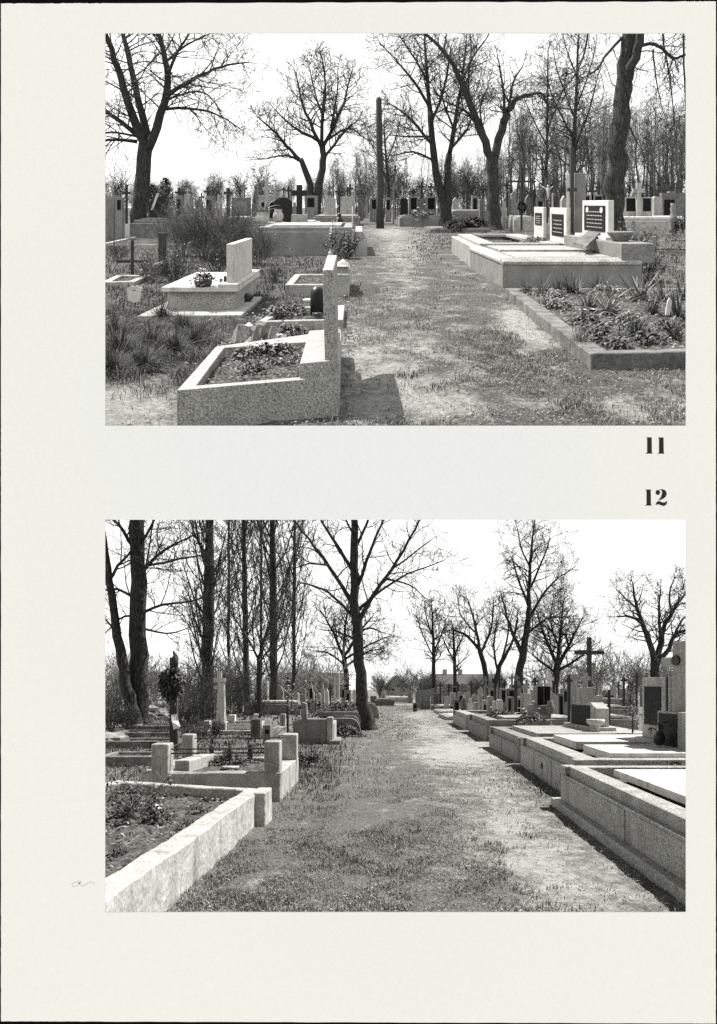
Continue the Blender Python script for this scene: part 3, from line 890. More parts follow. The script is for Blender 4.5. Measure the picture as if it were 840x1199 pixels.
def pencil():
    pts = [(300, 275), (292, 268), (270, 272), (215, 285), (208, 300), (215, 318), (240, 318), (262, 305), (280, 285), (290, 278), (275, 292), (300, 310), (330, 308), (360, 290), (380, 280), (410, 283), (430, 297)]
    me = bpy.data.meshes.new('pencil_mark'); vs, fs = [], []; c = Vector(pg(CU, CV, 0))
    P_ = [Vector(pg(60 + x / 8.4, 1000 + y / 8.4, .001)) - c for x, y in pts]
    P_, _ = smooth_poly(P_, [1] * len(P_))
    for i, p in enumerate(P_):
        d = (P_[min(i + 1, len(P_) - 1)] - P_[max(0, i - 1)]).normalized(); n_ = Vector((-d.z, 0, d.x)) * .0022
        vs += [p - n_, p + n_]
    fs = [(2 * i, 2 * i + 1, 2 * i + 3, 2 * i + 2) for i in range(len(P_) - 1)]
    me.from_pydata([tuple(v) for v in vs], [], fs); me.materials.append(M['pencil'])
    o = bpy.data.objects.new('pencil_mark', me); CP.objects.link(o); o.parent = page
pencil()

# ============================ upper graveyard =============================
W = W1
BL1 = [(465, 435, 55, 42, .6), (430, 470, 50, 28, .55), (505, 470, 60, 16, .35), (560, 440, 40, 14, .25), (420, 400, 26, 30, .4), (690, 480, 60, 12, .3), (160, 472, 70, 30, .75), (628, 385, 30, 26, .75), (600, 372, 22, 14, .5),
       (470, 290, 28, 24, .4), (475, 330, 25, 30, .25), (590, 480, 120, 16, .22), (760, 468, 70, 22, .5), (520, 395, 30, 22, .15),
       (455, 272, 22, 5, .5), (290, 372, 40, 10, .35), (755, 272, 60, 10, .55), (240, 365, 30, 8, .3), (200, 335, 130, 45, -.4), (330, 330, 60, 40, -.25), (160, 385, 40, 20, -.2), (195, 400, 70, 30, -.5)]
ground(W, 'ground', M['ground1'], BL1, .27, 4.22, 260, 1.3)

# --- foreground left: granite bed with an upright stone
def P2(u, v, h): return W.G(u, v, h)
q = [P2(207, 457, .28), P2(398, 441, .28), P2(400, 386, .28), P2(253, 405.5, .28)]
FG = q
root = thing(W, 'kerb_grave', 'speckled granite grave bed with a tall narrow upright stone at its right end', 'grave', *ctr(q))
FGR = root
inn = [P2(230, 451.5, .28), P2(353, 441.5, .28), P2(371, 399.5, .28), P2(263, 407, .28)]
mb = MB(); mb.ring(q, inn, -.05, .28); mb.build('kerb', 'terrazzo', W, root, bevel=.012)
soil_bed(W, root, [tp(p, ctr(inn), -.02) for p in inn], .2, 2, 40, .03)
bq = [P2(351, 425.5, .395), P2(397.5, 421.5, .395), P2(398.5, 384.5, .395), P2(362, 387, .395)]
mb = MB(); mb.prism(bq, .2, .395); mb.build('stone_base', 'terrazzo', W, root, bevel=.01)
st = [P2(380.5, 421, .4), P2(395.5, 420, .4), P2(396.5, 390, .4), P2(386, 391, .4)]
st2 = [W.G(378, 315.8, 1.087), W.G(390.8, 315.8, 1.087), W.G(395, 298.7, 1.087), W.G(383.5, 298.7, 1.087)]
mb = MB(); mb.prism(st, .39, 1.087, st2); mb.build('upright_stone', 'terrazzo', W, root, bevel=.008)
for i, (u, v, s, nf) in enumerate([(288, 418, .2, 0), (306, 414, .22, 3), (330, 412, .2, 5), (297, 433, .17, 0), (341, 422, .12, 3), (318, 424, .1, 0)]):
    x, y = W.G(u, v, .22)
    clump(W, ['round leafy plant at the left in the granite bed', 'leafy plant with pale buds in the middle of the granite bed', 'plant with white blooms near the upright stone in the granite bed',
              'low leafy plant near the front kerb of the granite bed', 'small blooming seedling beside the stone base in the granite bed', 'tiny leafy seedling in the centre of the granite bed'][i], x, y, s * 1.25, s * .55, 20 + i, 130, .2, 'leaf', 'bedding_plant', nf)

# --- pale tomb with a white headstone, left
root = thing(W, 'slab_tomb', 'pale box tomb with white slab top, bouquet and bright upright stone at its right end', 'tomb', *W.G(240, 358))
pq = [W.G(160, 370.5, .04), W.G(283, 369, .04), W.G(307, 347.5, .04), W.G(205, 349, .04)]
mb = MB(); mb.prism(pq, -.04, .045); mb.build('plinth', 'concrete_pale', W, root, bevel=.012)
yb = W.G(195, 362.5, .05)[1]
bx0, bx1 = (196 - CU) * yb / F, (272 - CU) * yb / F
yb2 = yb + 2.3
mb = MB(); mb.box(bx0, bx1 + .05, yb, yb2, .04, .315); mb.build('body', 'granite_pale', W, root, bevel=.01)
mb = MB(); mb.box(bx0 - .07, bx1 + .1, yb - .07, yb2 + .07, .3155, .385); mb.build('slab', 'white', W, root, bevel=.01)
mb = MB(); mb.box(bx1 - .2, bx1 + .1, yb - .07, yb2 + .07, .3855, .43); mb.build('stone_base', 'white', W, root, bevel=.01)
xs = bx1 - .1
mb = MB(); mb.prism([(xs, yb + .1), (xs + .11, yb + .1), (xs + .11, yb2 - .25), (xs, yb2 - .25)], .43, 1.0); mb.build('headstone', 'white', W, root, bevel=.008)
x, y = W.G(238, 335, .39)
vase(W, 'dark basket of leaves and white blooms lying on the pale box tomb', x, y, .387, .1, .13, 'ceramic', 'flower_basket', [(.8, 0), (1, .3), (1.05, .8), (.9, 1)], cat='flower basket')
clump(W, 'white blooms with dark leaves bunched in the basket on the pale box tomb', x, y, .3, .12, 31, 120, .47, 'evergreen', 'bouquet', 7, cat='bouquet')
lantern(W, 'small clear lantern left of the white headstone on the pale tomb', *W.G(259, 333.5, .39), .387, .1, .03, 'pale_clay')
lantern(W, 'small dark lantern touching the white headstone on the pale tomb', *W.G(264, 333, .39), .432, .09, .028)
vase(W, 'black bowl standing on the plinth at the right of the pale tomb', *W.G(289, 352.5, .05), .046, .12, .12, 'ceramic', 'flower_bowl', [(.5, 0), (.8, .3), (1, .8), (.95, 1)])

# --- broken stones  and the low bed behind the granite bed
rng = random.Random(11)
for i, (u, v, s, hh) in enumerate([(284, 398, .2, .17), (297, 399, .16, .2), (309, 396, .17, .15), (319, 398, .13, .14), (276, 389, .13, .12), (303, 389, .15, .16), (291, 404, .1, .1), (328, 400, .1, .09)]):
    x, y = W.G(u, v); mb = MB()
    n = rng.randint(5, 6); ph = rng.random() * 6
    poly = [(x + s * math.cos(ph + 6.283 * k / n) * rng.uniform(.6, 1.1), y + .8 * s * math.sin(ph + 6.283 * k / n) * rng.uniform(.6, 1.1)) for k in range(n)]
    top = [(x + (a - x) * .75 + rng.uniform(-.04, .04), y + (b - y) * .75) for a, b in poly]
    mb.prism(poly, -.04, hh, top)
    b = len(mb.v) - n
    for k in range(n): mb.v[b + k] = (mb.v[b + k][0], mb.v[b + k][1], hh + rng.uniform(-.08, .05))
    o = mb.build('broken_stone', 'rock' if i % 3 else 'granite_pale', W, bevel=.006)
    tag(o, ['large white broken block at the left of the rubble', 'tall grey broken stone in the middle of the rubble', 'grey broken stone right of the tall one in the rubble', 'white broken stone at the right of the rubble',
            'small grey broken stone at the back left of the rubble', 'grey broken stone at the back of the rubble', 'white chip of stone lowest at the front of the rubble', 'small grey stone farthest right in the rubble'][i], 'stone', 'broken stones heaped behind the granite bed')
q = [W.G(300, 377, .1), W.G(402, 374, .1), W.G(404, 357, .1), W.G(330, 360, .1)]
LB = q
kerb_grave(W, 'low pale-edged grave bed with dark pillar behind the tall granite stone', q, .1, .1, 'concrete_pale', soil_h=.07, name='kerb_grave', seed=4)
x, y = W.G(372, 366, .1); mb = MB()
mb.lathe(x, y, [(.1, .02), (.1, .36), (.085, .42), (.05, .455), (.01, .465)], 12)
tag(mb.build('grave_marker', 'black', W, smooth=True), 'dark round-topped pillar marker beside the tall granite stone', 'grave marker')
vase(W, 'dark glossy pot at the foot of the round-topped pillar', *W.G(372, 380, .02), .0, .17, .1, 'ceramic', 'flower_pot', cat='pot')
clump(W, 'leafy plant sprawling at the left in the low pale-edged bed', *W.G(325, 370, .08), .45, .16, 41, 150, .06, 'leaf')
clump(W, 'leafy plant in the middle of the low pale-edged bed', *W.G(347, 367, .08), .35, .14, 42, 120, .06, 'leaf')
clump(W, 'dark plants massed between rubble and granite bed', *W.G(338, 393, .02), .5, .18, 43, 200, 0, 'leaf')
mb = MB(); a = W.G(362, 352, .1); mb.lathe(a[0], a[1], [(.05, .07), (.09, .09), (.1, .12), (.08, .125)], 12)
tag(mb.build('stone_dish', 'white', W, smooth=True), 'white stone dish on the low bed left of the dark pillar', 'dish')

# --- small kerb bed with pointed cap stone
y0 = W.G(334, 347)[1]
un = y0 / F; X = lambda u: (u - CU) * un
root = thing(W, 'kerb_grave', 'small pale kerb grave with a pointed cap stone at its right end', 'grave', X(370), y0 + .9)
q = rect(X(334), X(409), y0, y0 + 2.0)
KB = q
mb = MB(); mb.ring(q, inset(q, .13), -.04, .2); mb.build('kerb', 'concrete_pale', W, root, bevel=.012)
soil_bed(W, root, inset(q, .126), .15, 3)
mb = MB(); mb.box(X(393), X(408.5), y0 + .01, y0 + 1.9, .2, .38); mb.build('end_block', 'concrete_pale', W, root, bevel=.012)
mb = MB(); mb.prism(rect(X(394), X(408), y0 + .15, y0 + 1.0), .3805, .5); 
p4 = rect(X(393.5), X(408.5), y0 + .1, y0 + 1.05); c = ctr(p4); mb.prism(p4, .5005, .6, [tp(c, a, .08) for a in p4]); mb.build('cap_stone', 'concrete_pale', W, root, bevel=.01)

# --- big granite tomb behind
q = rect(-3.15, -.1, 23.4, 29.2)
tiered_tomb(W, 'large two-tier granite tomb left of the path with flowers at its corner', q, .73, .87, 'granite', slabs=[((.12, .86, .2, .85), .9, 'granite_pale')], corner=False, rim=.3, panels=0)
root = thing(W, 'end_step', 'sloping granite step block at the path end of the large tomb', 'step', .2, 25)
mb = MB(); mb.profile([(-.097, -.05), (.27, -.05), (.27, .5), (.12, .74), (-.097, .74)], 23.5, 28.9); mb.build('block', 'granite_pale', W, root, bevel=.015)
x, y = (389 - CU) * 22.6 / F, 22.6
vase(W, 'white vase of tall pale blooms at the corner of the large granite tomb', x, y, 0, .25, .11, 'white', 'vase')
root = thing(W, 'cut_flowers', 'tall narrow stalks crowded with white blooms rising from the white vase', 'flowers', x, y, .22)
mb = MB(); rng = random.Random(51); tips = []
for i in range(12):
    tx, ty, th = x + rng.gauss(0, .06), y + rng.gauss(0, .06), rng.uniform(.6, 1.2)
    mb.tube([(x, y, .22), ((x + tx) / 2 + rng.gauss(0, .02), ty, .2 + th * .5), (tx, ty, th)], [.008, .007, .006], 4)
    for k in range(5):
        f = rng.uniform(.45, 1); tips.append((x + (tx - x) * f + rng.gauss(0, .04), y + (ty - y) * f, .2 + (th - .2) * f))
        mb.leaf(tips[-1], (rng.gauss(0, 1), rng.gauss(0, 1), .5), .1, .03, rng)
mb.build('stalks', 'leaf', W, root)
mb = MB()
for p in tips:
    for k in range(5): mb.leaf(p, (rng.gauss(0, 1), rng.gauss(0, 1), rng.gauss(0, 1)), .055, .05, rng)
mb.build('blooms', 'petal', W, root)
shrub(W, 'dark leafy shrub between the large granite tomb and the path', (405 - CU) * 22.3 / F, 22.3, .75, .8, 52, 16, (2, 3), 500, lm='leaf', lsize=.09)
mb = MB(); xx = (413 - CU) * 23.1 / F; mb.tube([(xx, 23.1, 0), (xx, 23.1, 1.5)], [.02, .015], 6)
o = mb.build('iron_rod', 'pale_clay', W, smooth=True, base=(xx, 23.1, 0)); tag(o, 'thin pale rod standing upright beside the large granite tomb', 'rod')
# kneeling figure on the tomb behind
x, y = (397.5 - CU) * 30 / F, 30.0
root = thing(W, 'statuette', 'small black kneeling statuette on the tomb edge beside the path', 'statuette', x, y, .72)
mb = MB(); mb.lathe(x, y, [(.2, .72), (.2, .78), (.14, .82), (.17, .92), (.12, 1.03), (.07, 1.07), (.085, 1.14), (.06, 1.2), (.01, 1.22)], 12); mb.build('figure', 'black', W, root, smooth=True)
ftomb(W, 'low granite tomb under the black statuette', 29.6, 378, 413, 262, 288, 2.4, 'granite')

# --- left rough area: iron cross, enamel shield, wooden marker, beds
fcross(W, 'tall thin black iron cross standing beside the white shield plate', 17, 155, 281, 337, 306, 38, 3.5, .03, 'iron', 'iron_cross')
x, y = W.G(157.5, 358.5); un = y / F
root = thing(W, 'shield_plate', 'white enamel shield plate propped at the foot of the black iron cross', 'name plate', x, y)
pts = [(-8.5, 1), (-1, -2), (6, -1), (7.2, 5), (8, 12), (9.6, 15), (6, 16.4), (2.4, 18.6), (-.5, 17.2), (-3.5, 18), (-6, 16), (-9, 15.2), (-8, 11), (-7.6, 6)]
mb = MB(); mb.profile([(x + a * un, .03 + b * un + .05) for a, b in pts], y, y + .02); pl = mb.build('plate', 'white', W, root)
mb = MB(); mb.box(x - 2.2 * un, x + 1.4 * un, y - .004, y + .001, .075 + 12.8 * un, .075 + 13.5 * un); mb.build('mark', 'ink', W, root)
mb = MB(); mb.tube([(x, y + .03, -.05), (x, y + .03, .25)], [.012, .012], 6); mb.build('stake', 'iron', W, root)
un = 17.6 / F; x = (190 - CU) * un
root = thing(W, 'wooden_cross', 'short dark wooden post with a pale slanted arm near the iron cross', 'cross', x, 17.6)
mb = MB(); mb.box(x - .09, x + .07, 17.6, 17.75, -.05, .92); mb.build('post', 'wood_dark', W, root, bevel=.01)
mb = MB(); mb.tube([W.P(181, 311, 17.55), W.P(202, 303, 17.55)], [.04, .035], 8); mb.build('arm', 'concrete_pale', W, root, smooth=True)
mb = MB(); mb.box(x + .075, x + .11, 17.66, 17.72, -.05, .82); mb.build('stake', 'concrete', W, root)
q = [W.G(119, 330.5, .08), W.G(158, 329.5, .08), W.G(177, 322, .08), W.G(136, 322, .08)]
kerb_grave(W, 'small white-kerbed grave bed behind the black iron cross', q, .08, .14, 'concrete_pale', seed=5)
q = [W.G(112, 286.5, .16), W.G(216, 286, .16), W.G(262, 274, .16), W.G(175, 273, .16)]
kerb_grave(W, 'long white-edged grave plot under the brambles at left', q, .16, [.13, .2, .13, .2], 'concrete_pale', seed=6)
ftomb(W, 'squat dark-topped tomb beneath the forked tree at left', 33, 152, 206, 256, 280, 3, 'concrete', 'concrete_old')
fstone(W, 'tall pale slab monument cut by the left edge', 32, 100, 134, 229, 283, .8, 'concrete', 'flat')
fstone(W, 'pale column standing right of the tall pale slab monument', 31.6, 135, 143, 231, 283, .4, 'concrete', 'flat', plaques=[(.3, .85, .06, .28)])
root = fstone(W, 'black slanting monument with a pale diagonal bar beside the forked tree', 35, 174, 196, 226, 262, .3, 'black', 'slantr')
mb = MB(); un = 35 / F
mb.profile([(W.P(177, 246, 35)[0], W.P(177, 246, 35)[2]), (W.P(179.5, 246, 35)[0], W.P(0, 246, 35)[2]), (W.P(187, 226, 35)[0], W.P(0, 226, 35)[2]), (W.P(184, 226, 35)[0], W.P(0, 226, 35)[2])], 34.95, 35.05)
mb.build('bar', 'white', W, root)
fcross(W, 'dark cross behind the pale column near the left edge', 40, 148, 216, 262, 226, 9, 2.6, .12, 'iron')
evergreen(W, 'small dark conical evergreen right of the forked tree', (194 - CU) * 44 / F, 44, 3.1, 1.0, 61, 1500)
evergreen(W, 'dark rounded evergreen behind the trunk of the forked tree', (178 - CU) * 46 / F, 46, 2.7, 1.1, 62, 1400)
for i, (u, v, sz, n) in enumerate([(215, 300, 1.5, 34), (240, 305, 1.5, 34), (228, 288, 1.9, 30), (262, 300, 1.3, 30), (285, 300, 1.2, 28), (205, 330, .7, 24), (176, 330, .5, 20), (300, 310, .9, 26), (320, 330, .4, 18), (255, 320, .8, 26), (140, 305, .6, 18), (275, 285, 1.4, 26)]):
    x, y = W.G(u, v)
    sz *= .82
    shrub(W, ['tangled bramble bush left of the pale box tomb', 'dense leafless bramble behind the pale box tomb', 'tallest dark bramble in the left rough ground', 'leafless bramble in front of the white-edged plot',
              'bramble against the end of the large granite tomb', 'low scrub at the left end of the pale box tomb', 'low scrub behind the wooden post', 'scrub beside the large granite tomb', 'weedy tuft behind the small kerb grave',
              'scrub behind the white headstone', 'scrub at the left edge above the small white kerb', 'far bramble under the framed headstone'][i], x, y, sz, sz * .9, 70 + i, n, (4, 4), 70, m=['twig_mid', 'twig'][i % 2], lm='leaf', lsize=.055, name='bramble', group='brambles in the rough ground')
x, y = W.G(128, 276)
rosette(W, 'spiky dark-leaved plant in front of the pale slab monument', x + .3, y, .8, 90, 30, 0, 'evergreen')
# --- row of markers behind on the left
fcross(W, 'stout dark stone cross beyond the brambles', 52, 267, 220, 256, 226, 10, 3.6, .3, 'wood_dark', 'stone_cross')
fstone(W, 'wide framed headstone with a grey panel', 50, 271.5, 293, 231.5, 258, .5, 'concrete_old', plaques=[(.18, .86, .17, .72)], plaque_m='concrete')
fstone(W, 'small pedestal carrying a statue left of the twin-plaque stone', 48, 295, 303, 238, 262, .4, 'concrete_old')
un = 48 / F; x = (299 - CU) * un
mb = MB(); mb.lathe(x, 48.2, [(.2, 1.6), (.22, 1.8), (.15, 2.2), (.13, 2.4), (.06, 2.48), (.11, 2.56), (.12, 2.68), (.07, 2.78), (.01, 2.8)], 10)
tag(mb.build('statue', 'concrete_old', W, smooth=True), 'small standing statue on the pedestal left of the twin-plaque stone', 'statue')
fstone(W, 'white headstone with two black plaques behind a slim cross', 36, 302.5, 321.5, 228.5, 262, .3, 'concrete_pale', plaques=[(.2, .5, .25, .75), (.72, .97, .25, .8)])
fcross(W, 'slim tall pale cross in front of the twin-plaque stone', 35.4, 312, 208.5, 275, 221, 9, 4.2, .2, 'concrete_pale', 'stone_cross')
fstone(W, 'black arched headstone beside the stout black cross', 32, 321, 342, 231, 276, .3, 'black', 'arch')
fcross(W, 'stout black cross on a pale block pedestal', 31.4, 350.5, 216.5, 262, 226, 18.5, 6.4, .3, 'black', 'stone_cross', base=(18, 251, 'concrete_pale'))
x = (307 - CU) * 30.2 / F
vase(W, 'pale pot with a drooping plant before the twin-plaque stone', x, 30.2, .75, .5, .3, 'pale_clay', 'flower_pot', flowers=None, cat='pot')
rosette(W, 'drooping pale-leaved plant spilling over its pot', x, 30.2, .9, 93, 40, 1.2, 'leaf_pale', wide=.06)
x = (326 - CU) * 30.6 / F
vase(W, 'wide pale urn in front of the black arched headstone', x, 30.6, .85, .5, .22, 'pale_clay', 'urn', cat='urn')
ftomb(W, 'low tomb under the drooping potted plant', 29.6, 293, 340, 261, 284, 2.2, 'concrete')
fstone(W, 'grey headstone with a dark square plaque left of the middle forked tree', 58, 357, 372, 229, 256, .5, 'concrete', plaques=[(.2, .75, .1, .5)])
fstone(W, 'pale inscribed headstone right of the middle forked tree', 56, 380, 393, 229, 258, .5, 'concrete_pale', 'gable')
fcross(W, 'slim dark cross rising behind the pale inscribed headstone', 60, 397.5, 219, 255, 224.5, 11, 1.8, .12, 'iron')
fstone(W, 'broad pale headstone with a small dark cross on top', 58, 399, 416, 230, 257, .5, 'concrete_pale', cross=(219, 6, 2, 'iron'))
fstone(W, 'grey headstone with dark plaque just left of the pole', 66, 433, 442, 231, 258, .5, 'concrete', plaques=[(.3, .85, .1, .5)])
fstone(W, 'small dark leaning headstone beyond the pale ones', 70, 419, 426, 228, 258, .4, 'concrete_old', 'round')
ftomb(W, 'wide pale-topped tomb behind the black statuette', 55, 366, 422, 252, 264, 4, 'concrete', 'white')
ftomb(W, 'bright slab tomb at the foot of the stout black cross', 33.5, 330, 376, 259, 272, 3, 'concrete_pale', 'white')
# --- telegraph pole
un = 49 / F; x = (445.5 - CU) * un
mb = MB(); mb.tube([(x, 49, -.1), (x - .02, 49, 1.5), (x + .015, 49, 3), (x - .05, 49, 4.6), (x - .06, 49, 6), (x - .1, 49, EYE + 121 * un), (x - .1, 49, EYE + 124 * un)], [.26, .225, .232, .2, .205, .18, .13], 14)
tag(mb.build('wooden_pole', 'wood_pole', W, smooth=True, base=(x, 49, 0)), 'bare weathered wooden pole standing beside the path', 'pole')
# --- middle right
ftomb(W, 'tomb with a bright left end and flowers right of the pole', 52, 468, 537, 252, 265, 3.4, 'concrete', 'concrete_old')
fstone(W, 'left pale headstone with black plaque and a small cross beside the double trunk', 56, 479, 490, 230, 260, .5, 'concrete', plaques=[(.2, .82, .06, .5)], cross=(221, 7, 2.4, 'iron'))
fstone(W, 'right pale headstone with black plaque against the double trunk', 56, 499.5, 511, 230, 260, .5, 'concrete', plaques=[(.15, .85, .06, .5)])
fcross(W, 'dark latin cross between the two black-plaqued headstones', 56.4, 494, 213, 262, 218.5, 8.5, 2, .15, 'iron', base=(9, 233, 'concrete'))
fstone(W, 'dark rounded headstone left of the black-plaqued pair', 60, 469, 478, 232, 258, .5, 'black', 'round')
clump(W, 'pale flowers heaped on the tomb right of the pole', (495 - CU) * 52 / F, 53, 2.0, .3, 95, 160, .72, 'leaf', 'flowers', 10, cat='flowers')
ftomb(W, 'grey tomb with a white left corner before the arched tree', 56, 528, 574, 246, 260, 4, 'concrete', 'concrete_pale')
ftomb(W, 'low mossy grave edge with a white corner near the path', 42, 504, 575, 267, 275, 4, 'concrete_old', 'concrete_old')
fcross(W, 'dark cross on a hump behind the grey tomb', 66, 547, 218, 250, 224.5, 10, 2, .15, 'iron')
clump(W, 'dark ivy heap on the low mossy grave', (545 - CU) * 41 / F, 43, 2.2, .55, 96, 260, .15, 'evergreen')
evergreen(W, 'dark low bush on the mossy grave near the trunk', (560 - CU) * 42 / F, 43.5, .6, 1.5, 97, 500, .1)
fcross(W, 'tall thin iron cross with long arms and a wreath at mid height', 41, 611, 196, 270, 212.5, 34, 2.2, .06, 'iron', 'iron_cross')
un = 40.8 / F; x = (611 - CU) * un
mb = MB(); rng = random.Random(5)
for k in range(220):
    a = rng.random() * 6.283; mb.leaf((x + .2 * math.cos(a), 40.75, EYE - (242 - 238) * un + .2 * math.sin(a)), (rng.gauss(0, 1), -abs(rng.gauss(0, .6)), rng.gauss(0, 1)), .14, .06, rng)
tag(mb.build('wreath', 'evergreen', W, base=(x, 40.7, 1.3)), 'dark wreath hung on the tall thin iron cross', 'wreath')
mb = MB(); mb.tube([(604.5 and (604 - CU) * un, 42, 0), ((604 - CU) * un, 42, .95)], [.1, .09], 8)
tag(mb.build('stone_post', 'concrete_pale', W, smooth=True), 'short pale post left of the long-armed iron cross', 'post')
ftomb(W, 'pale tomb seen behind the long-armed iron cross', 46, 602, 630, 253, 268, 3, 'concrete_pale', 'white')
# crucifix
un = 24 / F
root = fcross(W, 'dark crucifix with a white figure beside the upright dark slab', 24, 640.5, 209, 300, 224, 8, 2.6, .1, 'wood_dark', 'crucifix', base=(7, 262, 'concrete_pale'))
x = (640.5 - CU) * un; hh = EYE + (238 - 222) * un
mb = MB(); y = 23.9
mb.tube([(x, y, hh - .32), (x + .01, y - .03, hh - .15), (x, y - .03, hh), (x, y - .02, hh + .06)], [.025, .04, .055, .03], 8)
mb.tube([(x - .17, y, hh + .1), (x - .08, y - .01, hh + .03), (x, y - .02, hh + .02), (x + .08, y - .01, hh + .03), (x + .17, y, hh + .1)], [.015, .018, .025, .018, .015], 6)
mb.blob(x + .01, y - .03, hh + .1, .04, .04, .05, random.Random(1), .05)
mb.build('figure', 'white', W, root, smooth=True)

# --- right-hand tombs
root = thing(W, 'stepped_tomb', 'broad granite tomb with two raised slabs right of the path', 'tomb', 4, 16.6)
x0, x1, y0, y1 = 2.74, 5.35, 14.5, 18.9
mb = MB(); mb.ring(rect(x0, x1, y0, y1), inset(rect(x0, x1, y0, y1), .35), -.05, .5); mb.build('wall', 'granite', W, root, bevel=.02)
mb = MB(); mb.prism(inset(rect(x0, x1, y0, y1), .3), .1, .47); mb.build('fill', 'granite_pale', W, root)
mb = MB(); mb.profile_x([(y0 - .02, .44), (y0 + .3, .44), (y0 + .3, .56), (y0 + .1, .56), (y0 - .02, .5)], x0 - .02, x1); mb.build('coping', 'granite_pale', W, root, bevel=.012)
mb = MB(); mb.profile([(x0 - .02, .44), (x0 + .26, .44), (x0 + .26, .56), (x0 + .08, .56), (x0 - .02, .5)], y0 + .31, y1); mb.build('coping', 'granite_pale', W, root, bevel=.012)
mb = MB(); mb.box(x0 + .32, 4.95, 14.95, 16.5, .47, .56); mb.build('slab', 'granite_pale', W, root, bevel=.01)
mb = MB(); mb.box(x0 + .36, 4.95, 16.8, 18.5, .47, .585); mb.build('slab', 'granite_pale', W, root, bevel=.01)
mb = MB(); mb.box(4.97, 5.6, 14.52, 18.6, .47, .84); mb.build('end_block', 'granite', W, root, bevel=.015)
mb = MB(); mb.box(x0 - .025, x0 + .04, 14.48, 14.56, -.05, .46); mb.build('corner_block', 'granite', W, root)
root = thing(W, 'stepped_tomb', 'second granite tomb with an open soil bed behind the broad one', 'tomb', 4, 21)
x0, x1, y0, y1 = 2.8, 5.35, 18.95, 25.2
q = [(2.8, y0), (x1, y0), (x1, y1), (3.05, y1)]
mb = MB(); mb.ring(q, inset(q, [.3, .45, .3, .35]), -.05, .52); mb.build('wall', 'granite_pale', W, root, bevel=.02)
mb = MB(); q2 = inset(q, [.16, .1, .12, .2]); mb.ring(q2, inset(q2, [.4, .5, .3, .4]), .5205, .6); mb.build('coping', 'granite_pale', W, root, bevel=.012)
soil_bed(W, root, inset(q, .3), .42, 8)
clump(W, 'pale flowering heap at the right end of the open soil bed', *W.G(626, 284, .55), .8, .22, 101, 160, .5, 'leaf_pale', 'flowers', 6, cat='flowers')
rosette(W, 'thin dark sprigs standing in the open soil bed', *W.G(563, 283, .5), .35, 102, 14, .45, 'evergreen')
sstone(W, 'pale headstone with large lettered black plate and two oval portraits', 5.2, 682, 712.5, 234.5, .845, .12, 'white', [(.1, .9, .14, .82)], lines=5, oval=True, base=.06)
sstone(W, 'middle of three pale headstones, black plate in a white frame', 5.0, 644, 663.5, 243.5, .6, .1, 'white', [(.15, .85, .18, .8)], lines=4)
sstone(W, 'smallest and leftmost of three pale headstones with a short dark plate', 4.95, 625.5, 636.5, 242.5, .6, .08, 'white', [(.15, .85, .18, .55)], lines=4)
# upright dark slab
mb = MB(); un = 19.2 / F; xa, xb = (673 - CU) * un, (686.5 - CU) * un
mb.box(xa, xb, 19.2, 20.0, .55, EYE + (238 - 202.5) * un)
tag(mb.build('upright_slab', 'granite', W, bevel=.02, base=((xa + xb) / 2, 19.6, .55)), 'tall plain granite slab rising behind the lettered headstone', 'slab')
fcross(W, 'dark wooden cross against the left edge of the tall granite slab', 18.9, 670.5, 172, 273, 222, 11, 4.2, .1, 'wood_dark', 'wooden_cross')
# open tablet
a, b, c_, d_ = W.P(672, 283.5, 16.2), W.P(687, 288, 15.4), W.P(703, 272, 16.6), W.P(689, 270.5, 17.4)
root = thing(W, 'tablet', 'dark slanted tablet propped on the broad granite tomb', 'tablet', (a[0] + c_[0]) / 2, 16.4, .56)
mb = MB(); up = Vector((-.03, -.02, .05)); top = [Vector(p) for p in (a, b, c_, d_)]
mb.add([tuple(p) for p in top] + [tuple(p - Vector((0, 0, .06))) for p in top], [(0, 1, 2, 3), (7, 6, 5, 4), (0, 4, 5, 1), (1, 5, 6, 2), (2, 6, 7, 3), (3, 7, 4, 0)]); mb.build('slab', 'concrete_old', W, root)
mb = MB(); mb.prism([(b[0] - .01, b[1] + .12), (c_[0], c_[1] + .05), (d_[0], d_[1]), (b[0] - .05, b[1] + .4)], .56, .6, [(b[0] + .1, b[1] + .3), (c_[0], c_[1] + .05), (d_[0] + .01, d_[1]), (b[0] + .1, b[1] + .5)]); mb.build('prop', 'granite_pale', W, root)
# bowl planter
x, y = (727 - CU) * 15.4 / F, 15.4
vase(W, 'wide shallow stone bowl on the end block of the broad tomb', x, y, .845, .19, .27, 'concrete', 'flower_bowl', [(.55, 0), (.6, .15), (.8, .5), (1, .8), (1, 1), (.9, 1)], cat='bowl')
shrub(W, 'untidy leafy shrub behind the stone bowl', (735 - CU) * 18.5 / F, 18.5, .9, .9, 104, 22, (3, 3), 400, lm='leaf', lsize=.08, h0=0)
shrub(W, 'dark shrub at the right end of the broad tomb', (752 - CU) * 15.8 / F, 15.8, .7, .7, 105, 22, (3, 3), 300, lm='leaf', lsize=.07)

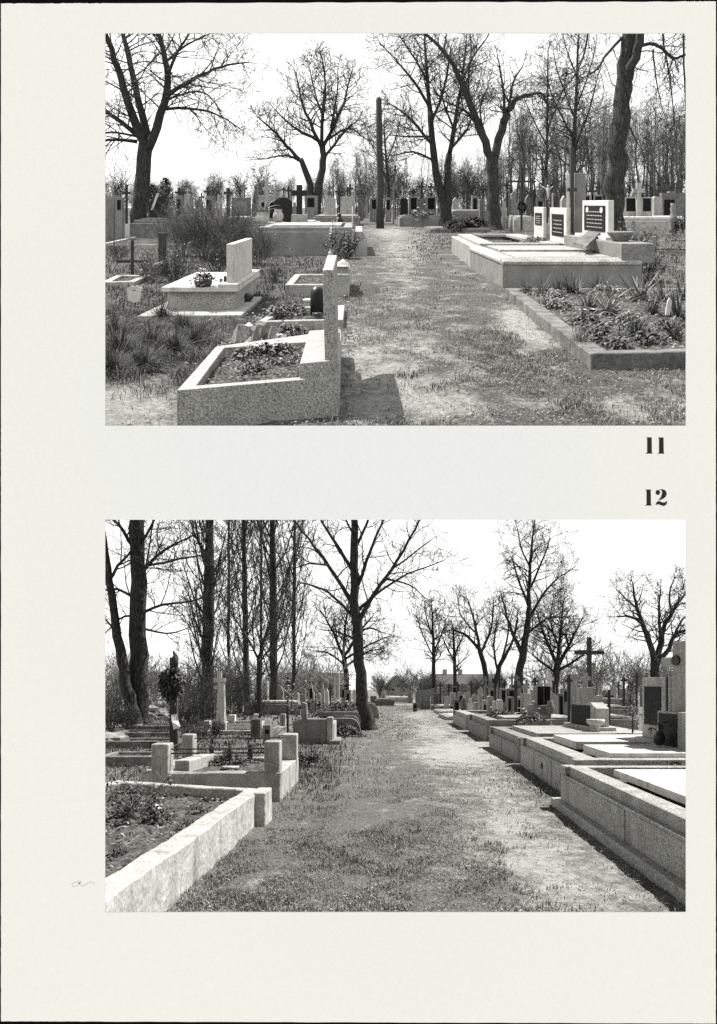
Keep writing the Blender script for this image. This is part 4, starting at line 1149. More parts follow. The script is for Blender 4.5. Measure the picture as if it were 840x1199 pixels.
# --- front right planted bed
q = [W.G(692, 416, .14), W.G(840, 412, .14), W.G(840, 338, .14), W.G(592, 338, .14)]
RB = q
RBR = kerb_grave(W, 'mossy concrete grave bed crowded with leafy plants at lower right', q, .15, [.16, .2, .16, .2], 'concrete_old', soil_h=.12, wob=.012, seed=9)
rng = random.Random(21)
k = 0
ROS = ['large tuft of long leaves in the middle of the planted bed', 'leaf tuft at the far left corner of the planted bed', 'tuft of narrow leaves at the back of the planted bed', 'broad leaf tuft at the back right of the planted bed',
       'leaf tuft at the right edge of the planted bed', 'front tuft of drooping leaves in the planted bed', 'leaf tuft behind the white post in the planted bed', 'tuft of leaves left of centre in the planted bed', 'small tuft at the front right corner of the planted bed']
for (u, v, s) in [(713, 366, .5), (636, 345, .38), (672, 343, .42), (750, 350, .5), (795, 372, .45), (745, 392, .32), (775, 352, .45), (690, 362, .36), (790, 395, .3)]:
    x, y = W.G(u, v, .14); rosette(W, ROS[k], x, y, s, 110 + k, 70, .12, 'leaf_pale' if k % 3 == 0 else 'leaf', 'leaf_tuft', 0, wide=.055, group='leaf tufts in the planted bed'); k += 1
CLP = ['cabbage-like plant low at the front of the planted bed', 'broad-leaved plant beside the left kerb of the planted bed', 'leafy mound with a pale scrap at the middle of the planted bed', 'round leafy plant right of the large tuft', 'leafy plant at the front kerb of the planted bed',
       'dark leafy plant at the far end of the planted bed', 'leafy plant under the white post', 'spreading plant at the back kerb of the planted bed', 'plant in the near left corner of the planted bed']
for i, (u, v, s) in enumerate([(700, 396, .42), (655, 360, .4), (686, 378, .36), (735, 380, .4), (760, 400, .36), (710, 345, .5), (785, 385, .36), (650, 348, .4), (722, 405, .3)]):
    x, y = W.G(u, v, .14); clump(W, CLP[i], x, y, s, s * .42, 130 + i, 170, .11, 'leaf_pale' if i % 2 else 'leaf', 'leafy_plant', 3 if i == 2 else 0, group='leafy plants in the planted bed')
x, y = W.G(782, 384, .12); un = y / F
root = thing(W, 'marker_post', 'white-tipped leaning stake standing among the plants at right', 'stake', x, y, .1)
mb = MB(); mb.tube([(x - .01, y, .08), (x + .0, y, .27)], [.025, .022], 8); mb.build('stake', 'wood_dark', W, root, smooth=True)
mb = MB(); mb.prism(rect(x - .03, x + .02, y - .015, y + .015), .272, .44, rect(x - .005, x + .05, y - .015, y + .015)); mb.prism(rect(x - .003, x + .048, y - .014, y + .014), .4401, .48, rect(x + .015, x + .025, y - .008, y + .008)); mb.build('tip', 'white', W, root, bevel=.006)

# --- right background
fstone(W, 'twin black plaques on a pale wall left panel', 40, 730, 748, 231, 272, .5, 'concrete_pale', plaques=[(.2, .8, .03, .4)])
fstone(W, 'twin black plaques on a pale wall right panel', 40, 748.5, 764, 231, 272, .5, 'concrete_pale', plaques=[(.3, .9, .03, .4)])
fcross(W, 'white cross with dark inlay between the twin black plaques', 39.7, 748.5, 214, 262, 223, 14, 5, .2, 'concrete_pale', 'stone_cross')
fcross(W, 'dark cross behind the big trunk at right', 46, 694, 216, 262, 224, 13, 2.2, .12, 'iron')
fstone(W, 'grey headstone with twin dark panels left of the big trunk', 46, 684, 706, 228, 266, .5, 'concrete', plaques=[(.05, .28, .05, .35), (.6, .95, .05, .35)])
fstone(W, 'dark wide headstone at the right edge', 44, 776, 812, 226, 264, .5, 'concrete_old', plaques=[(.05, .4, .2, .7)])
ftomb(W, 'pale flat tomb behind the urn statue at right', 38, 722, 830, 254, 264, 4, 'concrete_pale', 'white')
x = (788.5 - CU) * 33 / F
vase(W, 'pale vase-shaped urn with a dark plant at the right edge', x, 33, .35, 1.25, .3, 'concrete', 'urn', [(.55, 0), (.6, .1), (.5, .3), (.75, .42), (.5, .55), (.35, .7), (.45, .8), (.3, .9), (.4, 1)], cat='urn')
clump(W, 'dark plant growing against the vase-shaped urn', x + .25, 32.6, .9, .8, 141, 220, .3, 'evergreen')
q = [W.G(728, 290, .06), W.G(840, 292, .06), W.G(840, 276, .06), W.G(742, 274, .06)]
kerb_grave(W, 'pale sandy grave plot behind the broad tomb at right', q, .06, .12, 'concrete_old', seed=12)
fstone(W, 'grey headstone in the distance left of the long-armed cross', 62, 590, 599, 228, 262, .5, 'concrete_old', 'gable')
fstone(W, 'dark small headstone in the distance right of the long-armed cross', 50, 629, 637, 232, 268, .4, 'concrete_old', plaques=[(.2, .8, .1, .45)])
fcross(W, 'dark cross in the distance above the smallest pale headstone', 58, 625, 222, 262, 226, 6, 2.4, .15, 'iron')
fstone(W, 'pale distant headstone at the foot of the woods', 70, 572, 580, 230, 258, .4, 'concrete_pale', 'round')
# far small markers in front of the woods
rng = random.Random(33); far = []
FL = ['far grey headstone between brambles and woods', 'far pale headstone left of the framed one', 'far stub headstone right of the stout cross', 'far flat headstone beneath the woods edge', 'far pointed headstone near the pole',
      'far dark headstone beyond the low hump', 'far pale headstone beyond the arched tree', 'far narrow headstone under the thin trees', 'far square headstone beyond the crucifix', 'far pale headstone behind the twin plaques']
for i, (u, w) in enumerate([(222, 7), (247, 7), (281, 6), (345, 6), (428, 6), (521, 7), (583, 6), (606, 6), (655, 7), (772, 8)]):
    Yf = 72 + 9 * (i % 3)
    fstone(W, FL[i], Yf, u - w / 2, u + w / 2, 231 + i % 4 * 2, 238 + 1440 / Yf, .4, ['concrete', 'concrete_pale', 'concrete_old'][i % 3], ['flat', 'round', 'gable', 'step'][i % 4])
FC = ['far thin cross left of the framed headstone', 'far thin cross above the dark rounded headstone', 'far thin cross near the grey tomb', 'far thin cross right of the thin trees', 'far thin cross between twin plaques and right edge', 'far thin cross beyond the brambles at left']
for i, (u, vt) in enumerate([(254, 224), (463, 222), (536, 224), (659, 218), (778, 218), (236, 226)]):
    fcross(W, FC[i], 74, u, vt, 257, vt + 5, 6, 1.5, .1, 'iron')

CX = [(210, 220, 44, 'iron', 'thin iron cross right of the conical evergreen'), (243, 219, 56, 'iron', 'thin iron cross behind the grey dark-panelled headstone'), (286, 216, 62, 'concrete', 'pale cross above the wide framed headstone'),
 (338, 218, 60, 'iron', 'thin iron cross just left of the stout black cross'), (410, 216, 70, 'iron', 'thin iron cross above the broad pale headstone'), (461, 215, 60, 'concrete', 'pale cross right of the pole'), (505, 214, 66, 'iron', 'thin iron cross behind the right black-plaqued headstone'),
 (566, 217, 56, 'iron', 'thin iron cross hugging the arched tree on its left'), (594, 212, 54, 'iron', 'thin iron cross hugging the arched tree on its right'), (632, 214, 58, 'concrete', 'pale cross above the smallest of three pale headstones'),
 (652, 207, 44, 'wood_dark', 'tall wooden cross right of the crucifix'), (702, 214, 50, 'iron', 'thin iron cross left of the big trunk'), (758, 212, 56, 'iron', 'thin iron cross above the right twin plaque'), (798, 214, 48, 'wood_dark', 'dark cross at the extreme right edge')]
for (u, vt, Yf, m, lab) in CX:
    fcross(W, lab, Yf, u, vt, 238 + 1440 / Yf, vt + 4 + 60 / Yf, 5 + 180 / Yf, 1 + 55 / Yf, .12, m, 'grave_cross')
GX = [
 (206, 213, 229, 42, 'concrete', 'flat', [(.2, .8, .1, .5)], None, 'grey plaque stone right of the conical evergreen'),
 (216, 222, 227, 50, 'concrete_pale', 'round', [], (220, 6, 1.8, 'concrete_pale'), 'pale rounded stone with cross above the brambles'),
 (229, 236, 232, 46, 'concrete_old', 'gable', [], None, 'dark gabled stone poking out of the brambles'),
 (241, 249, 230, 52, 'concrete', 'flat', [(.15, .85, .12, .6)], None, 'grey headstone with dark panel left of the stout stone cross'),
 (253, 259, 228, 58, 'concrete_pale', 'step', [], None, 'pale stepped stone left of the stout stone cross'),
 (329, 335, 226, 60, 'concrete', 'gable', [], (219, 5, 1.8, 'iron'), 'grey gabled stone with iron cross behind the black arched headstone'),
 (363, 369, 224, 66, 'concrete_pale', 'round', [], None, 'pale rounded stone between the stems of the round-crowned tree'),
 (384, 389, 224, 64, 'concrete', 'flat', [], (217, 5, 1.8, 'concrete'), 'grey cross-topped stone behind the pale inscribed headstone'),
 (452, 458, 231, 66, 'concrete', 'flat', [(.2, .8, .1, .5)], None, 'grey plaque stone just right of the pole'),
 (530, 537, 231, 62, 'concrete_pale', 'gable', [], None, 'pale gabled stone right of the double trunk'),
 (553, 560, 229, 62, 'concrete', 'flat', [(.2, .8, .1, .5)], None, 'grey plaque stone left of the arched tree'),
 (562, 568, 233, 52, 'concrete_old', 'round', [], None, 'dark rounded stone at the left foot of the arched tree'),
 (588, 594, 236, 48, 'concrete_pale', 'step', [], None, 'pale stepped stone at the right foot of the arched tree'),
 (599, 605, 226, 66, 'concrete', 'round', [], None, 'grey rounded stone left of the long-armed iron cross'),
 (616, 622, 228, 60, 'concrete_old', 'gable', [], None, 'dark gabled stone right of the long-armed iron cross'),
 (648, 655, 226, 58, 'concrete', 'flat', [(.15, .85, .1, .5)], None, 'grey plaque stone just right of the crucifix'),
 (658, 664, 229, 52, 'concrete_pale', 'gable', [], None, 'pale gabled stone left of the upright granite slab'),
 (692, 698, 224, 60, 'concrete_pale', 'flat', [], None, 'pale flat stone above the lettered headstone'),
 (740, 746, 222, 64, 'concrete', 'gable', [], None, 'grey pointed stone behind the left twin plaque'),
 (766, 773, 230, 50, 'concrete_pale', 'round', [], None, 'pale rounded stone right of the twin plaques'),
 (784, 791, 224, 62, 'concrete', 'flat', [], (216, 6, 2, 'iron'), 'grey stone with iron cross above the vase-shaped urn'),
]
for (a, b, vt, Yf, m, tpz, pq_, cr, lab) in GX:
    fstone(W, lab, Yf, a, b, vt, 238 + 1440 / Yf, .5, m, tpz, pq_, cr)
ftomb(W, 'low pale tomb among the brambles under the framed headstone', 40, 258, 296, 254, 274, 3, 'concrete', 'concrete_pale')
ftomb(W, 'low grey tomb left of the brambles with a pale top', 38, 205, 222, 252, 262, 3, 'concrete', 'concrete_pale')
ftomb(W, 'pale-topped tomb behind the low mossy grave', 48, 530, 572, 260, 268, 3, 'concrete', 'white')
ftomb(W, 'low pale tomb under the twin plaques', 43, 722, 772, 256, 271, 3, 'concrete', 'concrete_pale')
XTR = ['leaf tuft near the far kerb of the planted bed', 'narrow tuft in the back left of the planted bed', 'tuft hiding the left kerb of the planted bed', 'low tuft in the right middle of the planted bed', 'wispy tuft at the front of the planted bed', 'tuft beside the cabbage-like plant', 'tuft at the far right of the planted bed', 'tuft in the back middle of the planted bed']
for i, (u, v, s) in enumerate([(618, 342, .3), (655, 341, .34), (640, 356, .26), (765, 366, .36), (728, 398, .22), (680, 400, .24), (800, 350, .4), (700, 341, .4)]):
    x, y = W.G(u, v, .14); rosette(W, XTR[i], x, y, s, 150 + i, 110, .12, ['leaf', 'grass_dark', 'leaf_pale'][i % 3], 'leaf_tuft', 0, wide=.035, group='leaf tufts in the planted bed')
bed_leaves(W, RBR, inset(RB, .18), .13, 2400, 160, .045)
bed_leaves(W, FGR, [tp(p, ctr(inn), .06) for p in inn], .215, 500, 161, .03)

# --- trees
tree(W, 'forked_tree', 'large dark forked leafless tree at the upper left edge', 36,
     [(164, 284, 21.6), (164, 250, 19.2), (165, 230, 18.4), (168, 195, 16.8), (171, 168, 16.0)],
     [[(170, 172, 12.0), (155, 135, 9.6), (140, 85, 7.2), (126, 45, 5.6), (112, 10, 4.0)],
      [(172, 165, 10.4), (164, 120, 8.0), (152, 70, 6.4), (143, 35, 4.8), (136, 0, 3.2)],
      [(173, 175, 12.0), (189, 135, 9.6), (197, 100, 8.0), (194, 72, 6.4), (185, 38, 4.8), (180, 5, 3.2)],
      [(196, 112, 6.4), (215, 99, 5.6), (242, 85, 4.0), (268, 76, 2.6), (292, 73, 1.3)],
      [(166, 165, 7.2), (142, 143, 5.2), (116, 124, 4.0)], [(161, 166, 4.8), (136, 163, 3.6), (112, 166, 2.8)], [(162, 160, 3.2), (136, 155, 2.4), (112, 156, 1.6)],
      [(190, 128, 4.0), (222, 127, 3.2), (255, 134, 2.1), (280, 150, 1.0)], [(196, 88, 4.8), (207, 62, 4.0), (222, 38, 2.7), (232, 10, 1.6)],
      [(194, 72, 4.0), (215, 55, 2.9), (240, 42, 1.8), (262, 34, 1.0)], [(192, 118, 3.2), (222, 108, 2.4), (245, 112, 1.6), (262, 140, 0.9)]], 1, space=8, tl=(24, 52), kids=(4, 3), up=-.15, tw=.45)
tree(W, 'forked_tree', 'round-crowned leafless tree with two stems left of the pole', 62,
     [[(371, 262, 10), (372, 240, 9.5), (375, 215, 9), (379, 190, 7.5), (378, 172, 7)], [(367, 258, 9), (364, 225, 8), (358, 200, 7), (352, 186, 6)]],
     [[(378, 175, 5), (362, 142, 4), (352, 112, 2.6), (346, 84, 1.4)], [(377, 172, 5), (379, 130, 4), (381, 98, 2.4), (377, 68, 1.2)], [(378, 172, 5), (394, 142, 4), (405, 112, 2.6), (412, 84, 1.4)],
      [(352, 188, 5), (336, 170, 4), (317, 150, 2.6), (302, 137, 1.4)], [(378, 190, 4), (398, 160, 3), (418, 142, 1.6)], [(354, 190, 3), (335, 182, 2.4), (312, 186, 1.4)], [(372, 165, 3), (345, 150, 2.4), (322, 128, 1.3)], [(382, 165, 3), (408, 150, 2.2), (424, 160, 1)], [(379, 140, 3), (368, 105, 2), (362, 75, 1)], [(388, 150, 3), (395, 110, 2), (396, 78, 1)]],
     2, space=6, tl=(14, 30), kids=(4, 4), up=.5, tw=.4)
tree(W, 'double_trunk_tree', 'tall spreading leafless tree with a double trunk right of the pole', 52,
     [[(521, 264, 12), (519, 240, 10), (513, 212, 9), (508, 180, 8), (504, 130, 6.5)], [(524, 264, 11), (524, 235, 9), (524, 205, 8.5), (526, 180, 7)]],
     [[(504, 132, 6), (500, 85, 4), (497, 45, 2.5), (496, 10, 1.6)], [(526, 182, 6), (533, 142, 5), (540, 100, 3.2), (546, 55, 1.8)], [(507, 170, 4), (482, 140, 3), (458, 122, 1.6)], [(503, 125, 4), (482, 92, 3), (462, 68, 1.6), (445, 50, 1)],
      [(510, 190, 3), (485, 178, 2.4), (462, 182, 1.2)], [(505, 145, 3.6), (520, 105, 3), (528, 60, 1.8)], [(501, 95, 3), (480, 60, 2), (465, 38, 1.2)], [(527, 175, 3.4), (548, 150, 2.6), (556, 120, 1.2)], [(506, 160, 3), (480, 160, 2), (452, 158, 1)], [(531, 150, 3), (518, 115, 2), (515, 80, 1)]],
     3, space=6.5, tl=(16, 36), kids=(4, 4), up=.4, tw=.42)
tree(W, 'arched_tree', 'dark tree forking low with one limb arched over to the right', 46,
     [(579, 269, 19), (578, 250, 15), (577, 222, 13.5), (577, 200, 14), (577, 184, 14)],
     [[(576, 186, 10), (562, 152, 9), (549, 116, 7.5), (531, 76, 5.5), (512, 52, 3.6), (490, 34, 2.4)], [(579, 186, 10), (588, 150, 9.5), (595, 131, 9), (604, 118, 5.5), (622, 110, 4), (636, 111, 3), (642, 124, 2.4), (654, 127, 1.8), (668, 128, 1.2)],
      [(555, 135, 4.5), (548, 100, 3), (552, 60, 2), (550, 30, 1.2)], [(562, 150, 4), (545, 130, 3), (520, 118, 1.8)], [(590, 145, 4), (590, 110, 3), (584, 70, 1.6)], [(540, 95, 4), (555, 65, 2.6), (572, 42, 1.4)], [(596, 130, 4), (600, 100, 2.6), (612, 78, 1.4)], [(570, 165, 3), (562, 130, 2), (572, 100, 1.2)]],
     4, space=8, tl=(16, 34), kids=(3, 4), up=.3, tw=.42)
tree(W, 'thin_tree', 'slender straight leafless tree left of the big right trunk', 50,
     [(672, 267, 6.5), (672, 230, 6), (672, 190, 5.5), (673, 150, 4.6), (675, 100, 3.2), (678, 40, 2)],
     [[(673, 165, 2.4), (650, 120, 1.8), (640, 90, 1)], [(673, 175, 2.4), (690, 130, 1.8), (700, 90, 1)], [(674, 140, 2.4), (655, 90, 1.6), (648, 60, .9)], [(674, 130, 2.2), (690, 85, 1.4), (697, 55, .9)], [(672, 200, 2), (650, 180, 1.4), (632, 172, .9)], [(672, 205, 2), (695, 185, 1.4), (708, 175, .9)], [(676, 90, 2), (664, 60, 1.3), (658, 35, .9)]],
     5, space=7, tl=(14, 30), kids=(3, 4), up=.5, tw=.4, stubs=.35)
tree(W, 'thin_tree', 'thin pale leafless tree between the arched tree and the slender one', 58,
     [(640, 262, 4), (640, 200, 3.4), (641, 140, 2.6), (642, 60, 1.4)], [[(640, 170, 2), (622, 135, 1.4), (612, 110, .9)], [(641, 150, 2), (656, 115, 1.4), (664, 85, .9)]], 6, space=7, tl=(14, 30), kids=(3, 4), up=.5, tw=.38, stubs=.2)
tree(W, 'thin_tree', 'small feathery leafless tree just right of the pole', 70,
     [(455, 258, 4), (455, 220, 3.4), (452, 180, 2.6), (450, 150, 1.6)], [[(455, 215, 2), (440, 180, 1.4), (430, 155, .9)], [(453, 190, 2), (464, 160, 1.4), (470, 135, .9)]], 7, space=6, tl=(14, 30), kids=(4, 4), up=.4, tw=.36, stubs=.2)
tree(W, 'big_tree', 'thick dark trunk running out of the top at right', 26,
     [(722, 293, 27), (720, 262, 23), (720, 230, 22), (722, 195, 21), (724, 165, 21), (727, 120, 19), (733, 75, 17.5), (739, 40, 16), (744, 0, 14)],
     [[(731, 100, 12), (743, 68, 10), (751, 40, 9), (760, 0, 8)], [(746, 54, 4.5), (768, 52, 4), (789, 68, 3.6), (803, 64, 2.8), (830, 68, 2)], [(775, 20, 2.6), (778, 52, 2.2), (786, 100, 1.6), (790, 150, .9)], [(796, 0, 3), (800, 40, 2.4), (802, 100, 2), (805, 190, 1.2)],
      [(735, 40, 4), (712, 62, 3), (700, 80, 2.2), (682, 92, 1.6), (664, 108, 1)], [(690, 0, 3), (688, 45, 2.4), (678, 80, 1.8), (660, 105, 1.1)], [(728, 125, 4), (738, 150, 2), (748, 170, 1)], [(745, 20, 4), (770, 5, 3), (800, 20, 2), (815, 60, 1.2)], [(765, 58, 2.4), (768, 90, 1.6), (776, 130, .9)]],
     8, space=16, tl=(20, 46), kids=(3, 3), up=-.5, tw=.6)
# distant woods: five kinds of thin tree, copied along the edge of the graveyard
def wood_tree(W, name, label, Y, hgt, seed, group, m='twig_hazed', wid=.3, kids=(3, 3), nb=26, r0=.16, rmin=.012, start=.25, leafy=0):
    rng = random.Random(seed); mb = MB(); h = 0
    pts = [Vector((0, 0, -.2))]; rad = [r0]
    for i in range(8):
        pts.append(Vector((pts[-1].x + rng.gauss(0, .02) * hgt, rng.gauss(0, .01) * hgt, hgt * (i + 1) / 8))); rad.append(r0 * (1 - .85 * (i + 1) / 8))
    mb.tube(pts, rad, 6)
    for k in range(nb):
        t = start + (1 - start) * (k + rng.random()) / nb
        x = t * 8; i = min(int(x), 7); p = pts[i].lerp(pts[i + 1], x - i); a = rng.random() * 6.283
        d = Vector((math.cos(a), math.sin(a), rng.uniform(.9, 2.6))).normalized()
        twig(mb, p, d, hgt * wid * rng.uniform(.5, 1.1) * (1.15 - .7 * t), r0 * .35 * (1.2 - t), 2, rng, .4, rmin, kids, .7)
    vs = [(v[0], v[1], v[2] - W.slope * v[1]) for v in mb.v]; mb.v = vs
    o = mb.build(name, m, W, smooth=True, base=(0, 0, 0)); o['_h'] = hgt
    return tag(o, label, 'tree', group)
WL = ['thin leafless tree with fine branches, one of many in the far woods', 'straight pale-stemmed tree of the far woods', 'taller feathery tree of the far woods', 'bushy-crowned tree of the far woods', 'leaning slim tree of the far woods']
prot = [wood_tree(W, 'wood_tree', WL[i], 90, [11, 13, 14.5, 10, 12][i], 200 + i, 'trees of the far woods', m=['twig_mid', 'twig', 'twig_mid', 'twig_hazed', 'twig'][i], nb=[20, 15, 22, 24, 16][i], start=[.35, .5, .4, .3, .45][i], rmin=.013, r0=.16) for i in range(5)]
rng = random.Random(77); first = [True] * 5
def place(p, i, u, Y, sc_):
    o = p if first[i] else p.copy()
    if not first[i]: W.col.objects.link(o)
    first[i] = False
    o.location = ((u - CU) * Y / F, Y, W.Z(Y, 0)); o.scale = (sc_, sc_, sc_); o.rotation_euler.z = rng.random() * 6.28
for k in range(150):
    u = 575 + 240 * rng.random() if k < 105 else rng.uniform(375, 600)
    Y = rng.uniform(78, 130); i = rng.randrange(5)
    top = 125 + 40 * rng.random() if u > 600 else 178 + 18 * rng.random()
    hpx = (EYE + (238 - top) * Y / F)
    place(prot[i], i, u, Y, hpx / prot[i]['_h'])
# low hedge of wood far left, tree by tree
WS = ['low round-topped leafless tree on the left skyline', 'low wide leafless bush-tree on the left skyline', 'low twiggy tree on the left skyline']
first += [True] * 3
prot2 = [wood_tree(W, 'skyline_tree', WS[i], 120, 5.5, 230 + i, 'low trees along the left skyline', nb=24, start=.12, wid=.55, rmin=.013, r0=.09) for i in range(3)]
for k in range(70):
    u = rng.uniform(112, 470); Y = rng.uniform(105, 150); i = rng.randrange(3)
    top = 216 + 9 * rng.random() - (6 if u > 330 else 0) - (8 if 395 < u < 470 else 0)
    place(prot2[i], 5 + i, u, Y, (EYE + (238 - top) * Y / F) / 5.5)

first += [True] * 2
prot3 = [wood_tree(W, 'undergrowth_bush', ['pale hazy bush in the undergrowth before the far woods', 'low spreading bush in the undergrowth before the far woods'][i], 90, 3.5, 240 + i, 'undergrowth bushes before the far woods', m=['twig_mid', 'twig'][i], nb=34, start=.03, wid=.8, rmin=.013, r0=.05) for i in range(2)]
for k in range(64):
    u = rng.uniform(455, 815) if k > 18 else rng.uniform(112, 460); Y = rng.uniform(72, 100); i = rng.randrange(2)
    place(prot3[i], 8 + i, u, Y, rng.uniform(.7, 1.25))
AV1 = [FG, RB, pq, rect(x0 - .3, 6, 14.5, 26)]
blades(W, 'grass', 'grass', [(405, 640, 275, 500, 36000, .017, .003, 2.6), (420, 810, 425, 505, 22000, .017, .0025, 3), (560, 690, 345, 460, 7000, .022, .003, 2)], BL1, .24, 301, AV1, .5)
blades(W, 'rough_grass', 'grass_dark', [(118, 240, 382, 424, 15000, .075, .0025, 3), (118, 300, 350, 410, 8000, .07, .003, 1.8), (118, 400, 290, 362, 18000, .06, .004, 1.5), (705, 810, 270, 345, 5000, .07, .004, 1.5), (490, 600, 264, 300, 3500, .05, .005, 1.5)], BL1, .1, 302, AV1, .7)
rng = random.Random(64)
TUF = ['tall grass tuft at the left corner of the pale box tomb', 'bulky matted grass tuft at the left edge', 'long-bladed grass tuft in the middle of the mound', 'grass tuft at the near end of the mound', 'wind-laid grass tuft above the sandy corner', 'grass tuft by the left edge under the shield plate', 'grass tuft between mound and box tomb', 'grass tuft at the right of the mound', 'small tuft beside the granite bed corner', 'matted tuft low at the left edge']
for i, (u, v, s) in enumerate([(190, 375, .45), (140, 415, .5), (178, 410, .48), (205, 415, .42), (165, 432, .4), (135, 392, .4), (215, 388, .42), (228, 405, .4), (240, 395, .3), (130, 436, .38)]):
    x, y = W.G(u, v); rosette(W, TUF[i], x, y, s * .85, 320 + i, 380, 0, 'grass_dark', 'grass_tuft', wide=.018, group='grass tufts in the left mound', cat='grass tuft')
litter(W, 'dry_leaves', [(120, 810, 300, 500, 6500, .022), (120, 420, 280, 420, 4000, .04)], 303, avoid=AV1)
# ============================ lower graveyard =============================
W = W2
BL2 = [(540, 880, 55, 15, 1.0), (590, 960, 50, 40, .5), (650, 1010, 70, 45, .6), (560, 920, 40, 20, .3), (720, 1060, 60, 30, .4), (505, 855, 30, 10, .5), (490, 838, 25, 6, .5), (470, 822, 30, 4, .5),
       (330, 1000, 110, 60, -.2), (420, 930, 70, 60, -.15), (260, 1060, 60, 30, .1), (525, 1060, 40, 25, -.3), (470, 1000, 40, 60, -.1), (160, 890, 60, 20, -.3), (200, 860, 70, 15, -.4)]
ground(W, 'ground', M['ground2'], BL2, .24, 4.22, 330, 4.7)

# --- near-left whitewashed bed
q = [(-1.40, 5.14), (-1.14, 9.15), (-3.12, 9.95), (-4.2, 7.0), (-4.2, 5.14)]
q = [(-4.3, 4.22), (-1.466, 4.22), (-1.15, 9.15), (-3.1, 9.95), (-4.3, 8.15)]
NB = q
root = thing(W, 'kerb_grave', 'large whitewashed grave bed with peeling wall at lower left', 'grave', *ctr(q))
inq = inset(q, [.2, .2, .16, .2, .2])
mb = MB(); mb.ring(q, inq, -.06, .37); kb = mb.build('kerb', 'plaster', W, root); roughen(kb, .014, 3, 5)
mb = MB(); mb.prism([(-1.2, 8.72), (-1.06, 8.72), (-1.03, 9.2), (-1.2, 9.2)], -.06, .385); kp = mb.build('end_pillar', 'plaster', W, root); roughen(kp, .008, 8, 3)
iq = inset(q, .19)
mb = MB(); nn = 110
for j in range(nn + 1):
    for i in range(nn + 1):
        xx, yy = -4.25 + 3.1 * i / nn, 4.3 + 5.65 * j / nn
        mb.v.append((xx, yy, .25 + .05 * fbm(xx, yy, 2.6, 3, 6) + .02 * mnoise.noise(Vector((xx * 22, yy * 18, 3)))))
for j in range(nn):
    for i in range(nn):
        k = j * (nn + 1) + i
        c = mb.v[k]
        if inpoly(c[0] + .03, c[1] + .04, iq): mb.f.append((k, k + 1, k + nn + 2, k + nn + 1))
mb.build('soil', 'soil', W, root)
bed_leaves(W, root, iq, .24, 2600, 77)
x, y = W.G(165, 962, .25)
shrub(W, 'leggy rose bush standing in the whitewashed bed', x, y, .5, .4, 401, 14, (3, 3), 260, lm='leaf', lsize=.05, h0=.22, name='rose_bush')
for i, (u, v, s, nf) in enumerate([(150, 955, .35, 0), (178, 957, .3, 4), (186, 962, .3, 3), (220, 968, .2, 0), (232, 955, .26, 0), (262, 950, .18, 0), (205, 985, .16, 0), (258, 962, .14, 0), (240, 972, .13, 0), (140, 1000, .2, 0), (140, 930, .25, 0), (215, 935, .2, 0), (285, 935, .16, 0)]):
    x, y = W.G(u, v, .25)
    clump(W, ['dark leafy plant left of the rose bush', 'plant with white flowers right of the rose bush', 'second white-flowered plant near the rose bush', 'small dark plant in the middle of the whitewashed bed', 'spreading seedling at the back of the whitewashed bed', 'seedling near the far kerb of the whitewashed bed',
              'dark seedling low in the whitewashed bed', 'dark round seedling beside the right wall of the whitewashed bed', 'tiny dark seedling beside the right wall', 'flat plant near the left edge of the whitewashed bed', 'leafy plant at the back left of the whitewashed bed', 'plant at the back kerb of the whitewashed bed', 'seedling in the far right corner of the whitewashed bed'][i],
          x, y, s * .9, s * .6, 410 + i, 90, .22, 'leaf', 'bedding_plant', nf)
mb = MB(); x, y = W.G(140, 952, .25)
mb.tube([(x - .12, y, .24), (x - .12, y, .4), (x - .06, y, .47), (x + .04, y, .48), (x + .11, y, .4), (x + .12, y, .24)], [.006] * 6, 6)
tag(mb.build('wire_hoop', 'concrete_pale', W, smooth=True), 'thin pale wire hoop at the left of the whitewashed bed', 'hoop')

# --- second bed with posts and rods
yA, yB = 10.75, 13.1
q = [(-3.05, yA), (-1.09, yA), (-1.02, yB), (-3.05, yB)]
root = thing(W, 'post_grave', 'concrete grave bed with four square posts and iron rods', 'grave', *ctr(q))
mb = MB(); mb.ring(q, inset(q, [.2, .26, .2, .2]), -.05, .385); kk = mb.build('kerb', 'concrete_pale', W, root); roughen(kk, .012, 5, 4)
soil_bed(W, root, inset(q, .19), .33, 6)
un = yA / F; X = lambda u, y=yA: (u - CU) * y / F
for (u0, u1, y, hh) in [(177, 197, yA - .02, .79), (309.5, 327.5, yA + .02, .82), (330.5, 347.5, yB - .42, .8), (213, 226, yB - .35, .79)]:
    mb = MB(); a, b = X(u0, y), X(u1, y); mb.prism([(a, y), (b, y), (b, y + .32), (a, y + .32)], .3 if u0 > 300 else -.04, hh)
    pst = mb.build('post', 'concrete_pale', W, root); roughen(pst, .007, u0, 3)
for hh in (.7, .64):
    mb = MB(); mb.tube([(X(190), yA + .16, hh), (X(318), yA + .18, hh + .01)], [.011, .011], 6); mb.build('rod', 'iron', W, root)
mb = MB(); mb.tube([(X(220, yB - .2), yB - .2, .72), (X(338, yB - .2), yB - .2, .73)], [.011, .011], 6); mb.build('rod', 'iron', W, root)
mb = MB(); mb.tube([(X(190), yA + .16, .69), (X(220, yB - .2), yB - .2, .69)], [.011, .011], 6); mb.build('rod', 'iron', W, root)
mb = MB(); mb.prism([(-2.72, 11.35), (-2.5, 11.35), (-2.28, 12.9), (-2.5, 12.9)], .3, .5); tag(mb.build('side_block', 'concrete_pale', W, bevel=.02), 'pale concrete block inside the post bed at left', 'block')
